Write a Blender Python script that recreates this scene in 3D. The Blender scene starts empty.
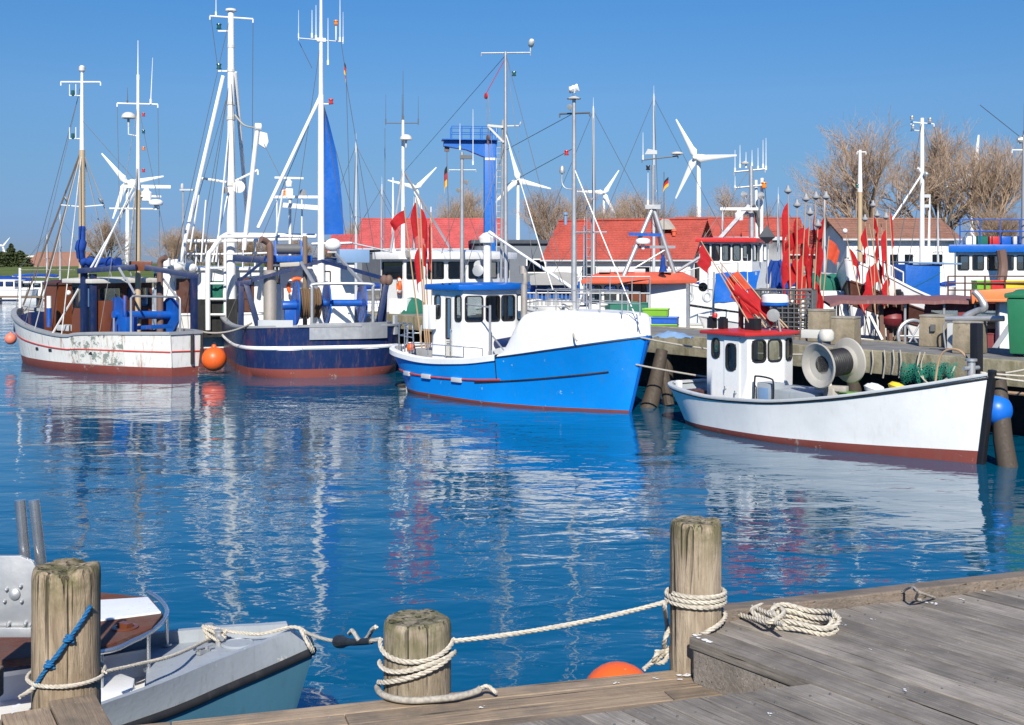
import bpy, bmesh, math, random
from mathutils import Vector, Matrix, noise as mnoise
V = Vector
sc = bpy.context.scene
COL = sc.collection
PI = math.pi
F, H, VH = 1236.0, 3.4, 262.0            # lens in pixels, camera height, horizon row
rnd = random.Random(7)

def P(u, v, D):                          # point seen at (u,v) standing D metres away
    return V(((u-512)*D/F, D, H-(v-VH)*D/F))
def G(u, v, z=0.0):                      # point of the level plane z seen at (u,v)
    return P(u, v, (H-z)*F/(v-VH))
def clamp(x, a=0.0, b=1.0): return a if x < a else b if x > b else x
def lerp(a, b, t): return a+(b-a)*t
def sstep(t): t = clamp(t); return t*t*(3-2*t)

# ------------------------------------------------------------------ materials
class NT:
    def __init__(s, name):
        s.m = bpy.data.materials.new(name); s.m.use_nodes = True
        s.t = s.m.node_tree; s.t.nodes.clear()
        s.out = s.n('ShaderNodeOutputMaterial')
    def n(s, typ, **kw):
        nd = s.t.nodes.new(typ)
        for k, v in kw.items(): setattr(nd, k, v)
        return nd
    def l(s, a, b): s.t.links.new(a, b)
    def set(s, sock, v):
        if isinstance(v, bpy.types.NodeSocket): s.l(v, sock)
        elif isinstance(v, (tuple, list)) and len(v) == 3 and sock.type == 'RGBA': sock.default_value = (*v, 1)
        else: sock.default_value = v
    def coord(s, scale=(1,1,1), kind='Object'):
        tc = s.n('ShaderNodeTexCoord'); mp = s.n('ShaderNodeMapping')
        s.l(tc.outputs[kind], mp.inputs[0]); mp.inputs['Scale'].default_value = scale
        return mp.outputs[0]
    def noise(s, vec, scale, detail=4, rough=.55, dist=0):
        nd = s.n('ShaderNodeTexNoise'); s.l(vec, nd.inputs['Vector'])
        nd.inputs['Scale'].default_value = scale; nd.inputs['Detail'].default_value = detail
        nd.inputs['Roughness'].default_value = rough; nd.inputs['Distortion'].default_value = dist
        return nd.outputs[0]
    def ramp(s, fac, a, b, ca=0.0, cb=1.0):
        nd = s.n('ShaderNodeMapRange'); s.l(fac, nd.inputs[0])
        for i, v in zip((1,2,3,4), (a,b,ca,cb)): nd.inputs[i].default_value = v
        return nd.outputs[0]
    def mix(s, fac, a, b, blend='MIX'):
        nd = s.n('ShaderNodeMix', data_type='RGBA', blend_type=blend)
        s.set(nd.inputs[0], fac); s.set(nd.inputs[6], a); s.set(nd.inputs[7], b)
        return nd.outputs[2]
    def math(s, op, a, b=0.0):
        nd = s.n('ShaderNodeMath', operation=op); s.set(nd.inputs[0], a); s.set(nd.inputs[1], b)
        return nd.outputs[0]
    def bump(s, h, strength=.3, dist=.02, nrm=None):
        nd = s.n('ShaderNodeBump'); s.l(h, nd.inputs['Height'])
        nd.inputs['Strength'].default_value = strength; nd.inputs['Distance'].default_value = dist
        if nrm is not None: s.l(nrm, nd.inputs['Normal'])
        return nd.outputs[0]
    def bsdf(s, col, rough=.5, metal=0.0, nrm=None, spec=.5, **kw):
        b = s.n('ShaderNodeBsdfPrincipled')
        s.set(b.inputs['Base Color'], col); s.set(b.inputs['Roughness'], rough); s.set(b.inputs['Metallic'], metal)
        b.inputs['Specular IOR Level'].default_value = spec
        if nrm is not None: s.l(nrm, b.inputs['Normal'])
        for k, v in kw.items(): s.set(b.inputs[k], v)
        s.l(b.outputs[0], s.out.inputs[0]); return b

M = {}
def paint(name, col, rough=.38, dirt=.3, dcol=(.20,.17,.12), rust=0.0, chips=0.0, chipcol=(.25,.3,.27), scale=1.0, metal=0.0, bump=.12):
    t = NT(name); c = t.coord()
    big = t.noise(c, 1.3*scale, 5, .6)
    base = t.mix(t.ramp(big, .35, .7), col, tuple(x*.88 for x in col))
    # runs and grime in narrow vertical marks
    cs = t.coord((5*scale, 5*scale, .55*scale)); st = t.noise(cs, 1.6, 5, .65)
    sp = t.noise(c, 6*scale, 4, .6)
    k = t.math('MULTIPLY', t.ramp(st, .52, .74), t.ramp(sp, .35, .62))
    base = t.mix(t.math('MULTIPLY', k, dirt), base, dcol)
    if rust > 0:
        rs = t.noise(t.coord((3.2, 3.2, .5)), 1.9, 6, .7)
        base = t.mix(t.math('MULTIPLY', t.ramp(rs, .55, .68), rust), base, (.28,.11,.035))
    if chips > 0:
        ch = t.noise(c, 2.6*scale, 8, .72)
        base = t.mix(t.ramp(ch, .66-.14*chips, .68-.14*chips), base, chipcol)
    nb = t.bump(t.noise(c, 9*scale, 5, .6), bump, .02)
    rr = t.ramp(sp, .3, .7, rough*.85, min(1, rough*1.3))
    t.bsdf(base, rr, metal, nb); M[name] = t.m
    return t.m

paint('white', (.80,.80,.78), .34, .22)
paint('white_fresh', (.83,.83,.82), .28, .10, bump=.05)
paint('white_worn', (.74,.73,.69), .5, .5, rust=.75)
paint('white_stain', (.70,.69,.64), .55, .6, rust=.9, chips=.95, chipcol=(.22,.25,.22), scale=1.6)
paint('offwhite', (.62,.60,.54), .5, .4)
paint('blue_hull', (.003,.250,.76), .30, .40, (.05,.17,.30), chips=.12, chipcol=(.30,.50,.72), bump=.12)
paint('white_hull', (.83,.83,.82), .32, .22, (.50,.46,.38), rust=.07, bump=.08)
paint('shelter_white', (.80,.80,.79), .38, .35, (.45,.42,.36), rust=.10, bump=.10)
paint('drum_grey', (.40,.38,.34), .5, .55, (.2,.17,.12), rust=.15)
paint('blue_band', (.004,.110,.47), .3, .15, (.03,.05,.1))
paint('navy', (.010,.024,.095), .3, .5, (.10,.10,.11), rust=.25)
paint('navy_gear', (.007,.022,.085), .45, .45, (.08,.07,.06), rust=.16)
paint('winch_blue', (.004,.092,.42), .38, .35, (.07,.06,.06), rust=.35)
paint('sky_blue', (.18,.30,.48), .5, .3)
paint('tarp_blue', (.004,.10,.42), .45, .3, (.02,.05,.15), bump=.5)
paint('sail_blue', (.002,.098,.42), .75, .12, (.01,.04,.2), bump=.4)
paint('antifoul', (.22,.050,.038), .65, .6, (.12,.10,.08), chips=.35, chipcol=(.30,.20,.17))
paint('red_paint', (.52,.030,.028), .36, .3, (.2,.05,.04))
paint('stripe_red', (.50,.055,.04), .5, .45, (.3,.2,.15))
paint('orange_roof', (.62,.115,.055), .45, .5, (.32,.12,.08), scale=2)
paint('orange_paint', (.72,.20,.06), .45, .3)
paint('brown_plank', (.085,.032,.022), .45, .5)
paint('maroon', (.18,.020,.026), .5, .5, (.2,.12,.1))
paint('canopy', (.20,.085,.080), .65, .6, (.32,.27,.24), scale=1.5)
paint('grey_paint', (.30,.31,.32), .45, .5, (.14,.13,.11), rust=.1)
paint('grey_light', (.50,.52,.53), .45, .4)
paint('deck_grey', (.33,.37,.40), .6, .5)
paint('dinghy_grey', (.33,.365,.40), .45, .6, (.17,.17,.16), scale=3, chips=.15, chipcol=(.48,.49,.48), bump=.12)
paint('dinghy_side', (.060,.165,.235), .35, .5, (.05,.10,.13), scale=2, chips=.1, chipcol=(.2,.3,.36), bump=.08)
paint('black_rubber', (.013,.013,.015), .55, .4, (.09,.09,.085))
paint('black_paint', (.014,.014,.017), .35, .4, (.08,.08,.08))
paint('bin_green', (.020,.16,.075), .4, .3, (.06,.12,.08))
paint('bin_teal', (.03,.17,.12), .5, .4)
paint('green_crate', (.17,.40,.02), .45, .3)
paint('yellow_crate', (.72,.50,.02), .45, .25)
paint('red_crate', (.55,.02,.018), .45, .25)
paint('blue_crate', (.006,.10,.50), .45, .25)
paint('fender_orange', (.78,.115,.014), .42, .6, (.42,.12,.04), chips=.10, chipcol=(.85,.30,.12), scale=2, bump=.10)
paint('fender_blue', (.008,.14,.60), .35, .15, (.02,.1,.3), bump=.05)
paint('fender_pink', (.72,.20,.13), .45, .2, (.5,.18,.12))
paint('roof_red', (.50,.075,.045), .7, .35, (.28,.06,.05))
paint('roof_coral', (.64,.105,.095), .6, .2, (.5,.12,.1))
paint('roof_brown', (.27,.135,.09), .75, .4, (.18,.1,.07))
paint('shed_dark', (.045,.055,.075), .6, .4, (.12,.12,.13))
paint('shed_slate', (.13,.15,.18), .6, .3)
paint('wall_white', (.78,.77,.74), .7, .3, (.5,.46,.4))
paint('wall_brick', (.30,.17,.13), .8, .4)
paint('gable_shade_brown', (.20,.12,.085), .8, .4)  # gable brown with the shade of that end mixed into the colour
paint('turbine', (.78,.80,.82), .4, .1)
paint('crane_blue', (.005,.125,.48), .4, .2)
paint('mast_tan', (.48,.36,.22), .4, .35, (.3,.2,.12))
paint('mast_white', (.78,.78,.76), .32, .25, (.35,.33,.3), rust=.08)
paint('varnish', (.16,.050,.022), .3, .5, (.06,.025,.014), scale=2)
paint('old_wood', (.20,.145,.10), .8, .7, (.07,.06,.05), scale=3)
paint('pole_wood', (.42,.28,.17), .6, .4, (.2,.14,.1))
paint('galv', (.46,.47,.48), .42, .4, (.2,.19,.17), metal=.55)
paint('steel', (.62,.63,.64), .24, .12, (.3,.3,.3), metal=.9, scale=4, bump=.03)
paint('rusty_pipe', (.16,.095,.075), .7, .6, (.08,.05,.04), rust=.4)
paint('exhaust', (.42,.39,.35), .5, .5, (.2,.14,.1), metal=.4, rust=.25)
paint('wire', (.11,.115,.12), .5, .2)
paint('rope_thin', (.42,.38,.30), .9, .3)
paint('brass_light', (.5,.5,.48), .35, .3, metal=.5)
paint('lamp_orange', (.75,.22,.02), .3, .1)
paint('navlight', (.02,.09,.08), .2, .1)
paint('canvas', (.42,.40,.35), .85, .5)
paint('net_brown', (.17,.105,.055), .95, .7, (.06,.04,.03), scale=6, bump=1.0)
paint('net_green', (.012,.14,.095), .95, .6, (.02,.06,.05), scale=6, bump=1.0)
paint('bird_white', (.78,.78,.77), .8, .05); paint('bird_grey', (.35,.37,.40), .8, .05)
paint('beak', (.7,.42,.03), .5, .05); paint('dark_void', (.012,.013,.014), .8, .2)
paint('flag_black', (.012,.012,.012), .8, .1); paint('flag_red', (.50,.010,.014), .75, .2, (.3,.02,.02)); paint('flag_gold', (.75,.42,.01), .8, .1)
paint('flag_orange', (.80,.16,.05), .75, .2)
paint('gull_white', (.8,.8,.8), .6, .05)

def cloth(name, col):
    t = NT(name); c = t.coord()
    n1 = t.noise(c, 7, 4)
    base = t.mix(t.ramp(n1, .3, .7), col, tuple(x*.72 for x in col))
    b = t.bsdf(base, .8, 0, t.bump(t.noise(c, 16, 4), .5, .02))
    tr = t.n('ShaderNodeBsdfTranslucent'); t.set(tr.inputs[0], base)
    mx = t.n('ShaderNodeMixShader'); mx.inputs[0].default_value = .35
    t.l(b.outputs[0], mx.inputs[1]); t.l(tr.outputs[0], mx.inputs[2]); t.l(mx.outputs[0], t.out.inputs[0]); M[name] = t.m
cloth('marker_red', (.62,.016,.022)); cloth('marker_orange', (.80,.10,.04)); cloth('cloth_blue', (.012,.08,.42))

def glass(name, tint, refl=.6):
    t = NT(name)
    tr = t.n('ShaderNodeBsdfTransparent'); t.set(tr.inputs[0], tint)
    gl = t.n('ShaderNodeBsdfGlossy'); gl.inputs['Roughness'].default_value = .03; t.set(gl.inputs[0], (.9,.95,1.0))
    fr = t.n('ShaderNodeFresnel'); fr.inputs[0].default_value = 1.55
    mx = t.n('ShaderNodeMixShader'); t.l(t.math('MULTIPLY', fr.outputs[0], 1.6), mx.inputs[0])
    t.l(tr.outputs[0], mx.inputs[1]); t.l(gl.outputs[0], mx.inputs[2]); t.l(mx.outputs[0], t.out.inputs[0]); M[name] = t.m
glass('glass', (.58,.63,.64)); glass('glass_dark', (.10,.12,.13))

def net(name, col, cell):
    t = NT(name); c = t.coord((1,1,1)); b = t.bsdf(col, .9)
    w1 = t.n('ShaderNodeTexVoronoi', feature='DISTANCE_TO_EDGE'); t.l(c, w1.inputs[0]); w1.inputs['Scale'].default_value = cell
    tr = t.n('ShaderNodeBsdfTransparent'); mx = t.n('ShaderNodeMixShader')
    t.l(t.math('LESS_THAN', w1.outputs[0], .16), mx.inputs[0]); t.l(tr.outputs[0], mx.inputs[1]); t.l(b.outputs[0], mx.inputs[2])
    t.l(mx.outputs[0], t.out.inputs[0]); M[name] = t.m
net('net_mesh', (.008,.15,.10), 20)

def post_wood(name, a, b, moss, ztop):
    t = NT(name); c = t.coord((1,1,.13)); o = t.coord()
    g = t.noise(c, 24, 8, .70, .8); g2 = t.noise(t.coord((1,1,.05)), 70, 4, .6)
    crack = t.noise(t.coord((1,1,.045)), 15, 3, .5, .6)
    base = t.mix(t.ramp(g, .32, .68), a, b)
    base = t.mix(t.ramp(g2, .5, .75, 0, .5), base, tuple(x*.45 for x in b))
    ck = t.ramp(crack, .36, .31); base = t.mix(t.math('MULTIPLY', ck, .85), base, (.022,.016,.011))
    sx = t.n('ShaderNodeSeparateXYZ'); t.l(o, sx.inputs[0])
    mz = t.ramp(sx.outputs[2], ztop-.24, ztop-.03); mn = t.ramp(t.noise(o, 9, 5, .65), .40, .58)
    base = t.mix(t.math('MULTIPLY', t.math('MULTIPLY', mz, mn), moss), base, (.085,.095,.028))
    wet = t.ramp(t.noise(o, 3.5, 4), .5, .7); base = t.mix(t.math('MULTIPLY', wet, .35), base, (.12,.075,.045))
    g3 = t.noise(t.coord((1,1,.03)), 42, 3, .5); base = t.mix(t.ramp(g3, .60, .66, 0, .7), base, (.05,.036,.024))
    hgt = t.math('SUBTRACT', t.math('ADD', g, t.math('MULTIPLY', g2, .35)), t.math('ADD', t.math('MULTIPLY', ck, 1.3), t.ramp(g3,.58,.66)))
    t.bsdf(base, .88, 0, t.bump(hgt, 1.0, .016), .25); M[name] = t.m
post_wood('post_grey', (.45,.36,.25), (.24,.18,.12), .8, .56)
post_wood('post_short', (.40,.34,.25), (.22,.18,.125), .75, .35)
post_wood('post_tall', (.47,.39,.285), (.27,.21,.15), .8, .72)
post_wood('post_far', (.30,.24,.16), (.15,.12,.085), .7, 1.0)

def planks(name, a, b):
    t = NT(name); geo = t.n('ShaderNodeNewGeometry'); isl = geo.outputs['Random Per Island']
    o = t.n('ShaderNodeTexCoord').outputs['Object']
    off = t.n('ShaderNodeVectorMath', operation='ADD'); t.l(o, off.inputs[0])
    cb = t.n('ShaderNodeCombineXYZ'); t.l(t.math('MULTIPLY', isl, 37.0), cb.inputs[0]); t.l(t.math('MULTIPLY', isl, 11.0), cb.inputs[2]); t.l(cb.outputs[0], off.inputs[1])
    def mp(sc_):
        m = t.n('ShaderNodeMapping'); t.l(off.outputs[0], m.inputs[0]); m.inputs['Scale'].default_value = sc_; return m.outputs[0]
    g = t.noise(mp((1.2,26,26)), 2.2, 7, .68, .35); f = t.noise(mp((2.5,120,60)), 1.6, 4, .6)
    blot = t.noise(mp((1,1,1)), 3.2, 6, .65)
    base = t.mix(t.ramp(g, .3, .7), a, b)
    base = t.mix(t.ramp(f, .5, .72, 0, .6), base, tuple(x*.4 for x in b))
    base = t.mix(t.ramp(blot, .42, .66, 0, .65), base, (.115,.102,.088))
    tint = t.ramp(isl, 0, 1, .72, 1.12); tc = t.n('ShaderNodeCombineXYZ')
    for i in range(3): t.l(tint, tc.inputs[i])
    base = t.mix(1.0, base, tc.outputs[0], 'MULTIPLY')
    ck = t.ramp(t.noise(mp((.8,30,30)), 2.0, 3, .5, .3), .33, .29)
    base = t.mix(t.math('MULTIPLY', ck, .8), base, (.02,.017,.014))
    spk = t.ramp(t.noise(mp((1,1,1)), 55, 2, .5), .70, .74); base = t.mix(t.math('MULTIPLY', spk, .35), base, (.5,.49,.46))
    hgt = t.math('SUBTRACT', t.math('ADD', g, t.math('MULTIPLY', f, .5)), ck)
    t.bsdf(base, .85, 0, t.bump(hgt, .85, .006), .3); M[name] = t.m
planks('deck_wood', (.395,.35,.30), (.20,.175,.147))
planks('ledge_wood', (.43,.325,.225), (.26,.19,.125))
planks('curb_wood', (.31,.25,.20), (.17,.135,.105))
planks('table_wood', (.20,.075,.045), (.10,.035,.022))

def ropemat(name, a, b):
    t = NT(name); c = t.coord()
    t.bsdf(t.mix(t.ramp(t.noise(c, 60, 3), .35, .65), a, b), .9, 0, t.bump(t.noise(c, 300, 2), .4, .002), .2); M[name] = t.m
ropemat('rope', (.56,.52,.44), (.40,.36,.29)); ropemat('rope_grey', (.40,.37,.32), (.26,.24,.21)); ropemat('rope_blue', (.02,.15,.36), (.01,.09,.22))

def concrete(name, a, moss):
    t = NT(name); c = t.coord()
    n1 = t.noise(c, 2.2, 7, .65); n2 = t.noise(c, 14, 4); n3 = t.noise(t.coord((2,2,.5)), 1.7, 5, .65)
    base = t.mix(t.ramp(n1, .3, .7), a, tuple(x*.55 for x in a))
    base = t.mix(t.ramp(n3, .45, .66, 0, moss), base, (.10,.085,.03))
    base = t.mix(t.ramp(n2, .6, .75, 0, .5), base, (.05,.048,.04))
    t.bsdf(base, .9, 0, t.bump(t.math('ADD', n1, t.math('MULTIPLY', n2, .4)), .7, .03), .25); M[name] = t.m
concrete('concrete', (.34,.32,.28), .25); concrete('fascia', (.40,.36,.25), .6); concrete('quay_top', (.24,.235,.225), .1)
concrete('bollard_block', (.33,.28,.205), .35)

def brushy(name, cols, sc_, bmp=.8):
    t = NT(name); c = t.coord()
    n1 = t.noise(c, sc_, 8, .65); n2 = t.noise(c, sc_*6, 4)
    base = t.mix(t.ramp(n1, .35, .65), cols[0], cols[1]); base = t.mix(t.ramp(n2, .45, .7, 0, .6), base, cols[2])
    t.bsdf(base, .95, 0, t.bump(n2, bmp, .1), .15); M[name] = t.m
brushy('grass', ((.085,.13,.030),(.12,.14,.045),(.05,.085,.02)), .05)
brushy('land', ((.16,.145,.11),(.20,.185,.15),(.12,.115,.085)), .12)
brushy('bark', ((.20,.155,.115),(.14,.11,.085),(.24,.19,.14)), 1.5)
brushy('twig', ((.42,.31,.225),(.34,.25,.18),(.46,.33,.23)), 2.5)
brushy('evergreen', ((.045,.062,.026),(.065,.078,.033),(.028,.042,.018)), .8)

paint('old_weed', (.035,.045,.02), .9, .6, (.02,.03,.02), scale=4)

paint('wet_pile', (.062,.047,.034), .7, .7, (.02,.02,.015), scale=3)
EXPO = 0.84
# ------------------------------------------------------------------ mesh builder
def frame_of(d):
    d = d.normalized(); a = V((0,0,1)) if abs(d.z) < .95 else V((1,0,0))
    x = d.cross(a).normalized(); return x, x.cross(d).normalized(), d

class MB:
    def __init__(s): s.v = []; s.f = []; s.m = []
    def add(s, vs, fs, m=0):
        o = len(s.v); s.v += [V(p) for p in vs]
        for f in fs: s.f.append([o+i for i in f]); s.m.append(m)
        return s
    def box(s, c, d, m=0, rz=0.0, rot=None, taper=1.0):
        R = rot if rot is not None else Matrix.Rotation(rz, 3, 'Z')
        q = [V((sx*d[0]/2*(taper if sz > 0 else 1), sy*d[1]/2*(taper if sz > 0 else 1), sz*d[2]/2)) for sz in (-1,1) for sx, sy in ((-1,-1),(1,-1),(1,1),(-1,1))]
        return s.add([V(c)+R@p for p in q], [(3,2,1,0),(4,5,6,7),(0,1,5,4),(1,2,6,5),(2,3,7,6),(3,0,4,7)], m)
    def bar(s, p, q, w, h, m=0):
        p, q = V(p), V(q); x, y, d = frame_of(q-p)
        r = [a*w/2*x+b*h/2*y for a, b in ((-1,-1),(1,-1),(1,1),(-1,1))]
        return s.add([p+k for k in r]+[q+k for k in r], [(0,1,2,3),(7,6,5,4),(0,4,5,1),(1,5,6,2),(2,6,7,3),(3,7,4,0)], m)
    def tube(s, pts, r, n=7, m=0, cap=True, closed=False):
        pts = [V(p) for p in pts]; k = len(pts); rs = r if isinstance(r, (list, tuple)) else [r]*k
        vs = []; x = None
        for i, p in enumerate(pts):
            if closed: d = pts[(i+1) % k]-pts[i-1]
            else: d = pts[min(i+1, k-1)]-pts[max(i-1, 0)]
            if d.length < 1e-9: d = V((0,0,1))
            d.normalize()
            if x is None: x = frame_of(d)[0]
            x = x-d*x.dot(d)
            x = frame_of(d)[0] if x.length < 1e-6 else x.normalized()
            y = d.cross(x)
            for j in range(n):
                a = 2*PI*j/n; vs.append(p+rs[i]*(math.cos(a)*x+math.sin(a)*y))
        fs = []
        for i in range(k if closed else k-1):
            o, o2 = i*n, ((i+1) % k)*n
            for j in range(n): fs.append((o+j, o+(j+1) % n, o2+(j+1) % n, o2+j))
        if cap and not closed: fs += [tuple(range(n))[::-1], tuple(range((k-1)*n, k*n))]
        return s.add(vs, fs, m)
    def cyl(s, p, q, r0, r1=None, n=12, m=0): return s.tube([p, q], [r0, r0 if r1 is None else r1], n, m)
    def lathe(s, prof, o, axis=(0,0,1), n=20, m=0, sx=1.0):
        x, y, d = frame_of(V(axis)); o = V(o); vs = []
        for r, z in prof:
            for j in range(n):
                a = 2*PI*j/n; vs.append(o+d*z+r*(math.cos(a)*x*sx+math.sin(a)*y))
        fs = [(i*n+j, i*n+(j+1) % n, (i+1)*n+(j+1) % n, (i+1)*n+j) for i in range(len(prof)-1) for j in range(n)]
        if prof[0][0] > 1e-4: fs.append(tuple(range(n))[::-1])
        if prof[-1][0] > 1e-4: fs.append(tuple(range((len(prof)-1)*n, len(prof)*n)))
        return s.add(vs, fs, m)
    def ball(s, c, r, m=0, n=16, sz=1.0):
        k = max(5, n//2); return s.lathe([(max(1e-5, r*math.sin(PI*i/k)), -r*sz*math.cos(PI*i/k)) for i in range(k+1)], c, (0,0,1), n, m)
    def prism(s, poly, z0, z1, m=0, mt=None):
        n = len(poly); f = (lambda p, z: z(p) if callable(z) else z)
        vs = [V((p[0], p[1], f(p, z0))) for p in poly]+[V((p[0], p[1], f(p, z1))) for p in poly]
        s.add(vs, [tuple(range(n))[::-1]]+[(i, (i+1) % n, n+(i+1) % n, n+i) for i in range(n)], m)
        return s.add([V(x) for x in vs[n:]], [tuple(range(n))], m if mt is None else mt)
    def extrude(s, pts, off, m=0):       # planar outline pushed along off
        n = len(pts); off = V(off); vs = [V(p) for p in pts]+[V(p)+off for p in pts]
        return s.add(vs, [tuple(range(n))[::-1], tuple(range(n, 2*n))]+[(i, (i+1) % n, n+(i+1) % n, n+i) for i in range(n)], m)
    def grid(s, rows, m=0, closed=False):
        k = len(rows[0]); vs = [p for r in rows for p in r]
        return s.add(vs, [(i*k+j, i*k+(j+1) % k, (i+1)*k+(j+1) % k, (i+1)*k+j) for i in range(len(rows)-1) for j in range(k if closed else k-1)], m)
    def build(s, name, mats, parent=None, smooth=35, bev=0.0, loc=None):
        me = bpy.data.meshes.new(name); me.from_pydata([tuple(p) for p in s.v], [], s.f)
        mats = mats if isinstance(mats, (list, tuple)) else [mats]
        for m in mats: me.materials.append(M[m])
        me.polygons.foreach_set('material_index', s.m)
        bm = bmesh.new(); bm.from_mesh(me)
        bmesh.ops.remove_doubles(bm, verts=bm.verts, dist=2e-5)
        bmesh.ops.recalc_face_normals(bm, faces=bm.faces)
        if bev > 0:
            ed = [e for e in bm.edges if len(e.link_faces) == 2 and e.calc_face_angle(0) > .6]
            bmesh.ops.bevel(bm, geom=ed, offset=bev, segments=2, affect='EDGES', profile=.6, clamp_overlap=True)
        bm.to_mesh(me); bm.free()
        if smooth:
            me.polygons.foreach_set('use_smooth', [True]*len(me.polygons)); me.set_sharp_from_angle(angle=math.radians(smooth))
        me.update()
        o = bpy.data.objects.new(name, me); COL.objects.link(o)
        if parent is not None: o.parent = parent.o if isinstance(parent, T) else parent
        if loc is not None: o.location = loc
        return o

def tag(o, label=None, cat=None, group=None, kind=None):
    if label: o['label'] = label
    if cat: o['category'] = cat
    if group: o['group'] = group
    if kind: o['kind'] = kind
    return o

class T:                                  # a thing: an Empty at its base, parts in its own frame
    def __init__(s, name, label, cat, loc=(0,0,0), rz=0.0, group=None):
        s.o = bpy.data.objects.new(name, None); COL.objects.link(s.o); s.o.empty_display_size = .3
        s.o.location = loc; s.o.rotation_euler = (0, 0, rz); tag(s.o, label, cat, group)
        s.mw = Matrix.Translation(V(loc))@Matrix.Rotation(rz, 4, 'Z'); s.mi = s.mw.inverted()
    def w(s, p): return s.mi@V(p)
    def px(s, u, v, D): return s.w(P(u, v, D))
    def ray(s, u, v): 
        o = s.w(V((0,0,H))); return o, (s.w(P(u, v, 10))-o)
    def py(s, u, v, y=0.0):               # where the sight line meets the boat's lengthwise plane y
        o, d = s.ray(u, v); return o+d*((y-o.y)/d.y)
    def pxx(s, u, v, x=0.0):
        o, d = s.ray(u, v); return o+d*((x-o.x)/d.x)
    def pz(s, u, v, z=0.0):
        o, d = s.ray(u, v); return o+d*((z-o.z)/d.z)

def copy_tree(o, parent=None):
    c = o.copy(); COL.objects.link(c)
    if parent is not None: c.parent = parent
    for ch in list(o.children): copy_tree(ch, c)
    return c

def curve(pts, n=8, closed=False):        # Catmull-Rom through pts
    pts = [V(p) for p in pts]; out = []; k = len(pts)
    for i in range(k if closed else k-1):
        if closed: a, b, c, d = pts[i-1], pts[i], pts[(i+1) % k], pts[(i+2) % k]
        else: a, b, c, d = pts[max(i-1,0)], pts[i], pts[i+1], pts[min(i+2,k-1)]
        for j in range(n):
            t = j/n
            out.append(.5*((2*b)+(c-a)*t+(2*a-5*b+4*c-d)*t*t+(3*b-a-3*c+d)*t**3))
    if not closed: out.append(pts[-1])
    return out
def sag(p, q, s, n=10):
    p, q = V(p), V(q); return [p.lerp(q, i/n)-V((0,0,s*4*(i/n)*(1-i/n))) for i in range(n+1)]

def resample(pts, step):
    out = [pts[0]]; acc = 0.0
    for a, b in zip(pts, pts[1:]):
        L = (b-a).length; x = step-acc
        while x <= L:
            out.append(a.lerp(b, x/L)); x += step
        acc = L-(x-step)
    return out
def laid_rope(mb, pts, r=.014, pitch=.085, m=0, step=.009):       # three strands laid round a path
    q = resample([V(p) for p in pts], step); x = None; fr = []
    for i, p in enumerate(q):
        d = (q[min(i+1,len(q)-1)]-q[max(i-1,0)])
        d = d.normalized() if d.length > 1e-9 else V((0,0,1))
        if x is None: x = frame_of(d)[0]
        x = (x-d*x.dot(d)).normalized(); fr.append((p, x.copy(), d.cross(x)))
    for k in range(3):
        st = []
        for i, (p, a, b) in enumerate(fr):
            t = 2*PI*(i*step/pitch+k/3); st.append(p+r*.54*(math.cos(t)*a+math.sin(t)*b))
        mb.tube(st, r*.56, 5, m)
    return mb

# ------------------------------------------------------------------ hulls
def interp(tab):
    xs = [a for a, _ in tab]; ys = [b for _, b in tab]; n = len(xs)
    ms = []
    for i in range(n):
        if i in (0, n-1):
            j = 0 if i == 0 else n-2; ms.append((ys[j+1]-ys[j])/(xs[j+1]-xs[j]))
        else:
            a = (ys[i]-ys[i-1])/(xs[i]-xs[i-1]); b = (ys[i+1]-ys[i])/(xs[i+1]-xs[i]); ms.append(0 if a*b <= 0 else 2*a*b/(a+b))
    def f(x):
        x = clamp(x, xs[0], xs[-1]); i = 0
        while i < n-2 and x > xs[i+1]: i += 1
        h = xs[i+1]-xs[i]; t = (x-xs[i])/h
        return ys[i]*(2*t**3-3*t*t+1)+h*ms[i]*(t**3-2*t*t+t)+ys[i+1]*(3*t*t-2*t**3)+h*ms[i+1]*(t**3-t*t)
    return f

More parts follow.
